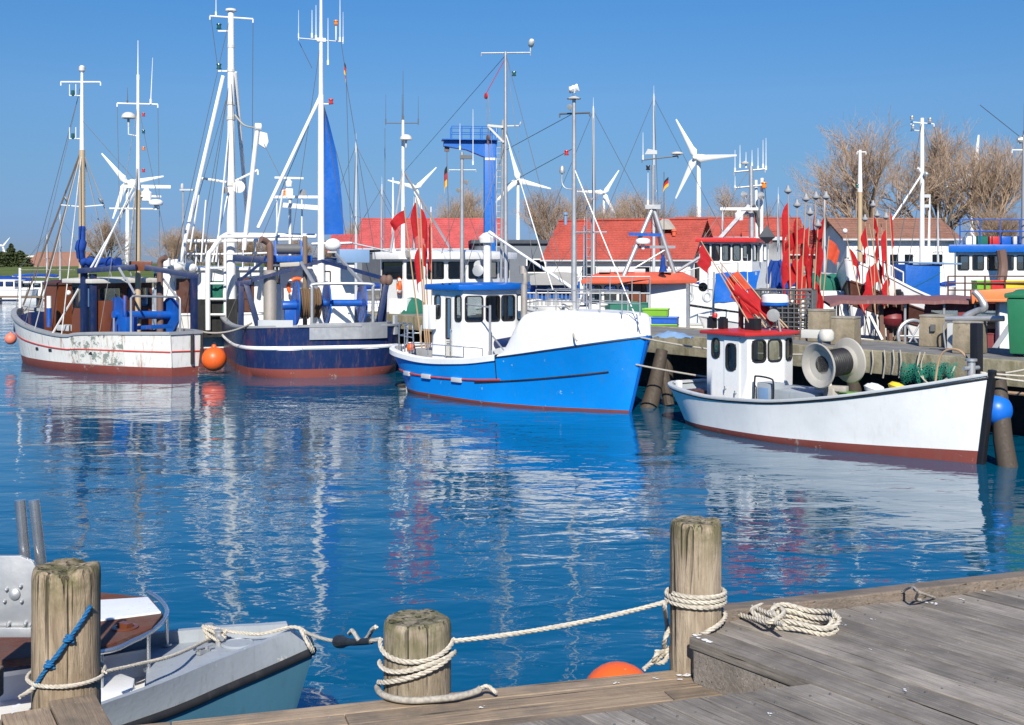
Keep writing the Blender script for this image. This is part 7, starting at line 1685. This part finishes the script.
for i, (bu, tu, tv, fl) in enumerate(((423,404,207,[(.98,.5,.35,-.8,.6)]),(426,416,197,[(.97,.4,.9,-.25,1.3),(.68,.35,.9,-.2,1.4)]),(428,420,200,[(.95,.45,.8,.3,1.3),(.72,.3,.6,.2,1.4)]),(433,431,212,[(.93,.3,1.1,-.3,1.5)]),(430,424,206,[(.9,.4,.7,.1,1.5)]))):
    D_ = 33.0+.08*i; b = P(bu,352,D_); b.z = max(.62, min(b.z, .9)); dan(b, P(tu,tv,D_), fl, lF if i else 'red marker flag blown left, at the stern of bright blue boat', gF, r=.022, fw=1.15)

# ------------------------------------------------------------------ buildings ashore
def gable(name, label, cat, c, ang, L, W, ze, zr, wallm, roofm, gablem=None, wins=(), z0=1.2, over=.35, group=None):
    t = T(name, label, cat, V((c[0],c[1],z0)), math.radians(ang), group); e, r = ze-z0, zr-z0; gm = gablem or wallm
    op = {0: [w_[1:] for w_ in wins if w_[0] == 0], 2: [w_[1:] for w_ in wins if w_[0] == 2], 1: [w_[1:] for w_ in wins if w_[0] == 1]}
    wl, ed = walls('wall', wallm, t, [(-L/2,-W/2),(L/2,-W/2),(L/2,W/2),(-L/2,W/2)], 0, e, op)
    for i, l_ in op.items():
        a, ux, nz, _ = ed[i]
        for o in l_: 
            wd = window(wl, a, ux, nz, *o, rad=.01, fw=.10, frame='white', gl='glass_dark')
    mb = MB()
    for s in (-1,1): mb.extrude([V((s*(L/2-.02),-W/2,e)),V((s*(L/2-.02),W/2,e)),V((s*(L/2-.02),0,r))], (-s*.05,0,0))
    mb.build('gable_wall', gm, t, smooth=0)
    mb = MB(); k = (r-e)/(W/2)
    for s in (-1,1):
        a0, b0 = V((-L/2-over,s*(W/2+over),e-over*k)), V((L/2+over,s*(W/2+over),e-over*k)); a1, b1 = V((-L/2-over,0,r)), V((L/2+over,0,r)); up = V((0,0,.14))
        mb.add([a0,b0,b1,a1,a0+up,b0+up,b1+up,a1+up], [(0,1,2,3),(7,6,5,4),(0,4,5,1),(1,5,6,2),(3,7,4,0)])
        n = int(L/.9)
    ro = mb.build('roof', roofm, t, smooth=0)
    mb = MB(); mb.tube([(-L/2-over,0,r+.15),(L/2+over,0,r+.15)], .10, 7); mb.build('ridge_cap', roofm, ro)
    mb = MB(); mb.tube([(-L/2-over,-W/2-over-.05,e-over*k+.02),(L/2+over,-W/2-over-.05,e-over*k+.02)], .07, 6); mb.build('gutter', 'grey_light', ro)
    return t, wl, ro
def tiles(src, name, per=.34):           # same colour, with courses of tiles
    t = NT(name); c = t.coord(); n1 = t.noise(c, .8, 6, .6); n2 = t.noise(c, 9, 3)
    col = {'roof_red':(.40,.072,.050),'roof_coral':(.48,.085,.080),'roof_brown':(.27,.135,.09)}[src]
    b = t.mix(t.ramp(n1,.35,.65), col, tuple(x*.66 for x in col)); b = t.mix(t.ramp(n2,.42,.72,0,.7), b, tuple(x*1.35 for x in col)); b = t.mix(t.ramp(t.noise(t.coord((2,2,.35)),2.2,5,.65),.52,.72,0,.45), b, (.13,.075,.06))
    wv = t.n('ShaderNodeTexWave', wave_type='BANDS', bands_direction='Z'); t.l(c, wv.inputs[0]); wv.inputs['Scale'].default_value = 1.9; wv.inputs['Distortion'].default_value = .4
    t.bsdf(b, .75, 0, t.bump(wv.outputs[0], .6, .05), .3); M[name] = t.m
tiles('roof_red', 'tiles_red'); tiles('roof_brown', 'tiles_brown'); tiles('roof_coral', 'sheet_coral')
hc = P(634,262,86); t, wl, ro = gable('boat_shed', 'white boat shed with bright red tiled roof and dark gable', 'shed', (hc.x, hc.y+2), -24, 10.4, 6.2, 3.75, 6.25, 'wall_white', 'tiles_red', 'gable_shade_brown', [(0,2.6,3.7,.5,1.9),(0,6.5,7.6,1.0,1.9),(1,1.0,2.6,.3,2.2),(1,3.8,4.8,1.0,2.0)])
mb = MB(); mb.extrude([(2.0,-1.6,4.45),(3.6,-1.6,4.45),(2.8,-1.6,5.2)],(0,2.2,0)); mb.build('dormer', 'canvas', ro)
mb = MB(); mb.lathe([(.14,0),(.16,.3),(.22,.32),(.1,.5)], (3.6,-1.5,4.0), n=10); mb.build('roof_vent', 'orange_roof', ro)
mb = MB(); mb.lathe([(.12,0),(.12,.7),(.2,.72),(.2,.9)], (-4.9,-.3,4.9), n=10); mb.build('flue', 'sky_blue', ro)
hc = P(434,262,104); t, wl, ro = gable('long_shed', 'long dark shed with coral red sheet roof behind white wheelhouse', 'shed', (hc.x, hc.y), 3, 11.5, 8, 4.6, 6.85, 'shed_dark', 'sheet_coral')
hc = P(361,262,103); t, wl, ro = gable('low_shed', 'low shed with coral roof left of the long coral one', 'shed', (hc.x, hc.y), 3, 4.2, 6, 4.3, 5.5, 'shed_slate', 'sheet_coral')
def flat_shed(label, c, ang, L, W, h, wallm, trim, wins=()):
    t = T('flat_roofed_shed', label, 'shed', V((c[0],c[1],1.2)), math.radians(ang)); op = {0: list(wins)}
    wl, ed = walls('wall', wallm, t, [(-L/2,-W/2),(L/2,-W/2),(L/2,W/2),(-L/2,W/2)], 0, h, op); a, ux, nz, _ = ed[0]
    for o in wins: window(wl, a, ux, nz, *o, rad=.01, fw=.09, frame='white', gl='glass_dark')
    mb = MB(); mb.box((0,0,h+.14),(L+.5,W+.5,.30)); mb.build('roof', trim, t, smooth=0, bev=.03); return t
c = P(520,262,97); flat_shed('dark flat roofed shed between coral and red roofs', (c.x,c.y), 4, 7.4, 6, 3.6, 'shed_slate', 'shed_dark', [(1.0,2.2,1.4,2.4),(4.0,5.4,1.4,2.4)])
c = P(728,262,112); flat_shed('pale grey flat roofed shed right of the red boat shed', (c.x,c.y), -3, 8.5, 8, 4.1, 'grey_paint', 'grey_light', [(1,2.2,1.2,2.6),(5,6.4,1.2,2.6)])
c = P(738,262,125); gable('red_roof_shed', 'distant shed with wide red roof behind the grey flat one', 'shed', (c.x,c.y), 2, 12, 9, 5.0, 7.7, 'wall_brick', 'tiles_red')
c = P(790,262,118); gable('red_roof_shed', 'distant low red roofed shed behind flags in the cage', 'shed', (c.x,c.y), -6, 8.5, 8, 4.2, 6.2, 'wall_brick', 'tiles_red')
c = P(884,262,78); t, wl, ro = gable('white_house', 'white house with brown tiled roof behind the wooden cutter', 'house', (c.x,c.y), 2, 6.6, 6, 4.85, 5.95, 'wall_white', 'tiles_brown', None, [(0,.7,1.3,1.9,2.7),(0,2.6,3.2,1.9,2.7),(0,3.5,4.1,1.9,2.7),(0,5.2,5.9,1.9,2.7)])
c = P(64,262,176); gable('farm_house', 'small far brick house with grey roof beyond the grass bank', 'house', (c.x,c.y), -8, 7.5, 6, 2.9, 4.6, 'wall_brick', 'roof_brown', 'wall_white')
c = P(31,262,182); flat_shed('tiny brick shed beyond the grass bank at far left', (c.x,c.y), 3, 4.6, 4, 2.6, 'wall_brick', 'old_weed', [(1.4,2.1,1.2,2.2),(2.4,3.1,1.2,2.2)])
c = P(52,262,190); flat_shed('long white low barn on the horizon at left', (c.x,c.y), 0, 9, 6, 2.9, 'wall_white', 'offwhite')
# blue harbour crane
c = P(489.5,262,74); K = T('harbour_crane', 'blue harbour crane with railed top platform and square column', 'crane', V((c.x,c.y,1.2)), .12)
zt = P(489,141,74).z-1.2; mb = MB(); mb.box((0,0,zt/2),(.66,.66,zt)); mb.build('column', 'crane_blue', K, bev=.03)
mb = MB(); mb.extrude([(-2.75,-.3,zt-.35),(-2.75,-.3,zt),(.4,-.3,zt),(.4,-.3,zt-.9),(-.4,-.3,zt-.95),(-1.4,-.3,zt-.55)],(0,.6,0)); mb.box((-1.2,0,zt+.03),(3.3,1.2,.06)); mb.build('jib', 'crane_blue', K)
railing(K, [V((x,-.55,zt+.06)) for x in (-2.3,-1.7,-1.1,-.5,.1,.4)], .75, .025, 'crane_blue', 2); railing(K, [V((x,.55,zt+.06)) for x in (-2.3,-1.7,-1.1,-.5,.1,.4)], .75, .025, 'crane_blue', 2)
mb = MB()
for dx in (-.18,.18): mb.tube([(.6+dx,-.1,0),(.6+dx,-.1,zt+.8)], .03, 5)
k = .3
while k < zt: mb.tube([(.42,-.1,k),(.78,-.1,k)], .02, 4); k += .35
mb.build('ladder', 'grey_light', K)
mb = MB(); mb.box((-.0,-.34,zt-1.1),(.60,.03,.14)); mb.build('notice_band', 'white', K)
for x in (-2.55,): mb = MB(); mb.tube([(x,0,zt-.3),(x,0,zt-2.4)], .02, 5); mb.box((x,0,zt-.5),(.28,.2,.3)); mb.build('hoist', 'rusty_pipe', K)
# lamp posts
def lamp_post(lbl, u, vt, vb, D_, arm=0):
    p = P(u, vb, D_); p.z = 1.2; t = T('lamp_post', lbl, 'lamp post', p); z = P(u, vt, D_).z-1.2; mb = MB(); mb.tube([(0,0,0),(0,0,z)], [.10,.06], 8); mb.build('post_shaft', 'galv', t)
    mb = MB(); mb.box((.25,0,z),(.9,.25,.12)); mb.lathe([(.09,.06),(.12,.15),(.10,.4),(.001,.45)], (-.05,0,z), n=10); mb.build('lamp_head', 'grey_light', t, bev=.02)
lamp_post('grey post with boxy lamp head standing between two cutters masts', 183, 190, 275, 82)

# ------------------------------------------------------------------ wind turbines
def blade_mb(R_):
    mb = MB(); rows = []
    for i in range(10):
        s = i/9; ch = R_*lerp(.115,.028,s)*(1 if i else .5)*(1.25 if i == 1 else 1); th = ch*.22; z = R_*(.03+.97*s)
        rows.append([V((ch*(.7*math.cos(a)+.15), th*math.sin(a), z)) for a in [2*PI*k/10 for k in range(10)]])
    mb.grid(rows, 0, closed=True); mb.add(rows[-1], [tuple(range(10))]); return mb
def turbine(lbl, u, v, D_, Rp, a0, vb, yaw=0.0):
    hub = P(u, v, D_); zb = 1.0; t = T('wind_turbine', lbl, 'wind turbine', V((hub.x, hub.y+.04*Rp*D_/F*1.2, zb)), yaw, 'wind turbines on the horizon'); R_ = Rp*D_/F; z = hub.z-zb
    mb = MB(); mb.tube([(0,0,z*i/6) for i in range(7)], [lerp(R_*.070,R_*.042,i/6) for i in range(7)], 18); mb.build('tower', 'turbine', t, smooth=60)
    mb = MB(); mb.lathe([(R_*.02,-R_*.16),(R_*.055,-R_*.12),(R_*.07,-.02*R_),(R_*.07,.10*R_),(R_*.05,.16*R_),(.001,.17*R_)], (0,-.01*R_,z+.02*R_), (0,1,0), 16); mb.build('nacelle', 'turbine', t, smooth=60)
    mb = MB(); mb.lathe([(.001,-.08*R_),(.035*R_,-.06*R_),(.05*R_,0),(.05*R_,.04*R_)], (0,-.15*R_,z), (0,1,0), 14); hb = mb.build('hub', 'turbine', t, smooth=60)
    for k in range(3):
        b = blade_mb(R_).build('blade', 'turbine', hb, smooth=60); b.location = (0,-.13*R_,z); b.rotation_euler = (0, PI/2-math.radians(a0+120*k), 0)
turbine('largest wind turbine, beside the red roofed boat shed', 699, 158, 560, 46, 0, 220, -.68)
turbine('distant wind turbine behind the tall yacht mast above red shed', 604, 193, 900, 27, 57, 220)
turbine('wind turbine right of the tall grey mast of the blue boat', 518, 180, 850, 34, 105, 220)
turbine('wind turbine behind red flags at the blue boat stern', 416, 188, 900, 29, 45, 220)
turbine('wind turbine behind the rusty cutter mizzen mast', 127, 183, 640, 38, 130, 250)
turbine('wind turbine among the bare trees at right', 973, 176, 620, 41, 84, 240)
turbine('tiny wind turbine at the far left horizon', 3, 246, 2200, 11, 50, 262)

# ------------------------------------------------------------------ bare trees
def bare_tree_mesh(seed, Ht, spread, counts, upright=.35):
    r_ = random.Random(seed); trunk, crown = MB(), MB()
    def branch(p, d, L, r, lev):
        k = 4 if lev < 3 else (3 if lev < 4 else 2); pts = [p]; q = p.copy(); dd = d.copy()
        for i in range(k):
            dd = (dd+V((r_.gauss(0,.085), r_.gauss(0,.085), r_.gauss(.02,.06)+upright*.14))).normalized(); q = q+dd*(L/k); pts.append(q.copy())
        mbx = trunk if lev < 2 else crown; n = 8 if lev == 0 else (5 if lev < 3 else 3); tip = .55 if lev == 0 else .35
        mbx.tube(pts, [max(.0055, r*lerp(1,tip,i/k)) for i in range(k+1)], n, 0, cap=False)
        if lev >= len(counts): return
        for c in range(counts[lev]):
            f = r_.uniform(.28 if lev else .32, 1.0); i = min(k-1, int(f*k)); a = pts[i].lerp(pts[i+1], f*k-i)
            dv = (pts[i+1]-pts[i]).normalized(); x, y, _ = frame_of(dv); ph = r_.uniform(0, 2*PI) if lev else 2*PI*c/counts[0]*1.62+r_.uniform(-.4,.4); an = r_.uniform(.32,.72)*spread*(1.25-.45*f if lev == 0 else 1)
            nd = (dv*math.cos(an)+(x*math.cos(ph)+y*math.sin(ph))*math.sin(an)).normalized()
            branch(a, nd, L*r_.uniform(.52,.74)*(1.30-.35*f if lev == 0 else 1.0), r*r_.uniform(.40,.55), lev+1)
    branch(V((0,0,0)), V((0,0,1)), Ht*.50, Ht*.024, 0)
    return trunk, crown
TREES = []; TH = []
for sd, cnt, sp, up in ((3,(11,6,5,4,3),1.05,.6),(11,(11,6,5,4,3),1.1,.55),(23,(12,6,5,4,3),.98,.65)):
    tr, cr = bare_tree_mesh(sd, 15.0, sp, cnt, up); root = T('bare_tree', 'x', 'tree', (0,0,0)); a = tr.build('trunk', 'bark', root, smooth=60); b = cr.build('crown', 'twig', root, smooth=0); TREES.append(root.o); zs_ = sorted(p.z for p in cr.v); TH.append(zs_[int(len(zs_)*.995)])
def put_tree(k, u, vtop, D_, label, group, rot, first={}, sx=1.0):
    o = TREES[k] if k not in first else copy_tree(TREES[k]); first[k] = 1
    zt = P(u, vtop, D_).z; p = P(u, 262, D_); o.location = (p.x, p.y, 1.0); s = (zt-1.0)/TH[k]; o.scale = (s*sx, s*sx, s); o.rotation_euler = (0,0,rot); tag(o, label, 'tree', group)
gT = 'bare trees behind the harbour sheds'
put_tree(0, 880, 117, 112, 'large bare tree with round brown crown, left of the white mast', gT, 2.6, sx=1.12)
put_tree(1, 938, 122, 118, 'large bare tree spreading behind the tall white mast at right', gT, 1.3, sx=1.1)
put_tree(2, 994, 136, 114, 'bare tree reaching the right edge behind blue roofed boat', gT, 2.1, sx=1.1)
far_lbl = 'leafless brown tree of the row behind the sheds and masts'
for i, (u, v, D_, k) in enumerate(((446,196,150,0),(468,186,160,1),(488,206,170,2),(548,190,150,2),(572,187,165,0),(630,190,160,0),(655,194,150,2),(600,205,180,1),(685,206,170,0))):
    put_tree(k, u, v, D_, far_lbl, 'row of bare trees behind the sheds', i*1.7, sx=1.0)
put_tree(0, 736, 186, 150, 'thin bare tree between big turbine and antenna mast', None, 4.0)
put_tree(1, 762, 206, 160, 'small bare tree behind the antenna mast with orange light', None, .7)
put_tree(2, 1010, 205, 95, 'low bare tree at right edge behind the blue rail', None, 2.9, sx=1.3)
put_tree(1, 106, 217, 150, 'bare tree between the two tan masts at left', None, 5.0, sx=1.2)
left_lbl = 'low leafless tree of the row behind thick white mast'
for i, (u, v, k) in enumerate(((166,232,0),(182,226,2),(200,230,1),(215,238,0),(250,236,2),(268,240,1),(290,238,0),(306,240,2),(330,238,1),(352,226,0),(372,222,2))): put_tree(k, u, v, 175+i*3, left_lbl, 'row of low trees behind the left cutters', i*2.3, sx=1.4)
def bush(lbl, u, vt, D_, w_, seed, name='evergreen_bush', cat='bush', conical=False):
    r_ = random.Random(seed); p = P(u, 262, D_); p.z = 2.5; h_ = P(u, vt, D_).z-2.5; t = T(name, lbl, cat, p); mb = MB()
    for i in range(1500):
        zf = r_.random()**.8; rad = w_*(1-zf)**.6*(1 if not conical else (1-zf)**.35)*(.55+.45*math.sin(zf*19+seed)**2)*r_.uniform(.35,1); a = r_.uniform(0,2*PI); c = V((rad*math.cos(a), rad*math.sin(a), zf*h_))
        s = r_.uniform(.10,.28); x, y, d = frame_of(V((r_.gauss(0,1),r_.gauss(0,1),r_.gauss(.4,1)))); mb.add([c-x*s, c+y*s*.6, c+x*s, c-y*s*.5], [(0,1,2,3)])
    mb.build('foliage', 'evergreen', t, smooth=0)
    mb = MB(); mb.tube([(0,0,-.6),(0,0,h_*.6)], [.18,.06], 7); mb.build('trunk', 'bark', t)
gb_ = 'evergreen bushes at far left'
for i, (u, v, D_, w_, lb) in enumerate(((2,252,170,2.6,'rounded evergreen bush at the very left edge on grass'),(11,244,165,2.3,'taller pine like evergreen in the far left bushes'),(20,251,172,2.4,'loose green bush right of the taller pine at left'),(-8,250,168,3,'evergreen bush cut by the left edge'))): bush(lb, u, v, D_, w_, 5+i*7, conical=(i == 1))

# ------------------------------------------------------------------ yachts and motor boats
def yacht(lbl, u, vt, D_, L, ang, hullm='white_fresh', cover='cloth_blue', spread=True):
    c = P(u, 262, D_); t = T('sailing_yacht', lbl, 'yacht', V((c.x,c.y,0)), math.radians(ang)); h_ = simple_hull(t, L, L*.3, (.95,.85,1.15), (hullm,'antifoul'), boot=.12, deck=.08, rail='white_fresh', stern=.7)
    zt = P(u, vt, D_).z; mb = MB(); mb.prism([(-L*.18,-L*.09),(L*.2,-L*.06),(L*.2,L*.06),(-L*.18,L*.09)], .8, 1.32); cb = mb.build('cabin', 'white_fresh', t, smooth=30, bev=.06)
    for s in (-1,1): mb = MB(); mb.box((0,s*(L*.077+.008),1.12),(L*.22,.02,.14),rz=-s*.08); mb.build('window', 'glass_dark', cb)
    mm = mast_part(t, (L*.06,0,1.2), (L*.06,0,zt), .08, .055, 'grey_light', n=10)
    yard(t, (L*.06,-.55,1.2+(zt-1.2)*.55), (L*.06,.55,1.2+(zt-1.2)*.55), .02, 'grey_light', mm); antenna(t, (L*.06,0,zt), .5, .012, parent=mm)
    mb = MB(); mb.tube([(L*.05,0,2.0),(-L*.36,0,2.05)], .05, 8, 0); mb.tube(curve([(L*.04,0,2.12),(-L*.1,0,2.2),(-L*.35,0,2.12)],6), [.10,.13,.15,.15,.15,.14,.14,.13,.13,.12,.11,.1,.06], 9, 1); mb.build('boom', ['grey_light',cover], t)
    top = V((L*.06,0,zt-.1)); lines(t, [(top,(L*.49,0,1.15)),(top,(-L*.49,0,.95)),(top,(L*.05,-L*.14,.95)),(top,(L*.05,L*.14,.95))], .012, 'wire')
    railing(t, [V((x,-L*.13,.95)) for x in (-L*.4,-L*.2,0,L*.2)], .55, .012, 'steel', 2)
    return t
yacht('sailing yacht behind the blue boat mast, bare slim mast over red shed', 605, 108, 57, 9, 170)
yacht('sailing yacht with tallest slim mast right of the A-shaped mast', 666, 96, 60, 10, 186)
yacht('sailing yacht with slim white mast behind the blue steadying sail', 365, 143, 62, 8, 165)
yacht('small yacht with short mast right of the slim white mast, by coral roof', 374, 186, 66, 7, 10)
yacht('sailing yacht at the far pontoon, left of the tan mast', 54, 215, 113, 9, 4, cover='cloth_blue')
yacht('sailing yacht with blue cover at the far pontoon behind brown hatch', 42, 236, 116, 8, -4, cover='winch_blue')
yacht('small yacht behind the red flags in the cage', 832, 200, 66, 7, 190)
yacht('yacht with thin mast between flags and pale grey shed', 786, 196, 68, 7, 175)
c = P(2,262,110); t = T('motor_cruiser', 'white motor cruiser with sloping windscreen at far left edge', 'boat', V((c.x,c.y,0)), math.radians(176)); h_ = simple_hull(t, 6.5, 2.5, (1.0,.95,1.35), ('white_fresh','navy'), boot=.12, rail='white_fresh', deck=.1)
ho, ed = house(t, [(-1.6,-.95),(1.2,-.8),(1.2,.8),(-1.6,.95)], .9, 1.75, 'white_fresh', {0:3,1:2,2:3,3:1}, 'white_fresh', .08, .06, .4, drop=.1, rad=.03)
t2 = T('motor_cruiser', 'motor boat with blue canvas cover behind the white cruiser', 'boat', V((P(19,262,114).x,114,0)), math.radians(8)); simple_hull(t2, 5.5, 2.2, (1.0,.95,1.25), ('white','navy'), boot=.12, deck=.1)
mb = MB(); mb.grid([[V((lerp(-2.2,1.2,i/8), .95*math.cos(PI*j/6), 1.0+1.15*math.sin(PI*j/6)*(1-.25*(i/8)**2)+.05*math.sin(i*2.6))) for j in range(7)] for i in range(9)]); mb.build('canvas_cover', 'cloth_blue', t2, smooth=60)
t3 = T('motor_cruiser', 'low white motor boat at the far pontoon behind brown hatch', 'boat', V((P(36,262,111).x,111,0)), math.radians(172)); simple_hull(t3, 5.5, 2.1, (.95,.9,1.3), ('white_fresh','antifoul'), boot=.1, deck=.1, rail='white_fresh')
house(t3, [(-1,-.8),(1,-.65),(1,.65),(-1,.8)], .85, 1.6, 'white_fresh', {0:2,1:1,2:2,3:1}, 'white_fresh', .06, .05, .35, drop=.1, rad=.03)
pt = T('floating_pontoon', 'low grey floating pontoon beside the white cruiser at far left', 'pontoon', V((P(8,262,106).x,106,0)), 0)
mb = MB(); mb.box((0,0,.42),(13,1.6,.14)); mb.build('deck', 'old_wood', pt, bev=.02)
for x in (-5,-1.5,2,5.5): mb = MB(); mb.box((x,0,.1),(1.4,1.5,.5)); mb.build('float', 'grey_light', pt, bev=.04)

# blue covered boat between the blue boat's wheelhouse and the red shed
Cv = T('covered_boat', 'boat under a blue cover and grey canvas behind the blue wheelhouse roof', 'boat', V((P(548,262,43.5).x,43.5,0)), math.radians(168)); simple_hull(Cv, 7, 2.6, (1.2,1.1,1.6), ('white','antifoul'), boot=.2)
def q(u, v, d): return Cv.w(P(u, v, d))
mb = MB(); mb.grid([[q(lerp(527,580,i/10), lerp(299,286,min(1,j/4))-(4 if j > 4 else 0)-.8*math.sin(i*1.4), 42.2+.5*j) for j in range(6)] for i in range(11)]); mb.build('blue_cover', 'tarp_blue', Cv, smooth=60)
mb = MB(); mb.grid([[q(lerp(530,578,i/10), lerp(285,272+.10*abs(i-6)**2,j/5), 42.3+.6*j) for j in range(6)] for i in range(11)]); mb.build('canvas_awning', 'canvas', Cv, smooth=60)
mb = MB()
for k in range(12): mb.tube([q(526+k*4,318,41.8), q(526+k*4,292,41.8)], .018, 5)
mb.tube([q(525,293,41.8), q(572,293,41.8)], .025, 6); mb.tube([q(525,306,41.8), q(572,306,41.8)], .02, 6); mb.build('guard_rail', 'galv', Cv)
# more bare masts of boats lying further along
yacht('yacht with stubby mast behind coral roof and red flags', 421, 205, 70, 7, 172)
yacht('yacht with pale mast behind the foredeck ladder of the blue boat', 592, 226, 64, 6.5, 184)
yacht('small yacht mast between the big turbine and the grey antenna mast', 716, 214, 70, 6.5, 12)
yacht('small yacht at right behind the blue box cover', 945, 212, 70, 7, 188)
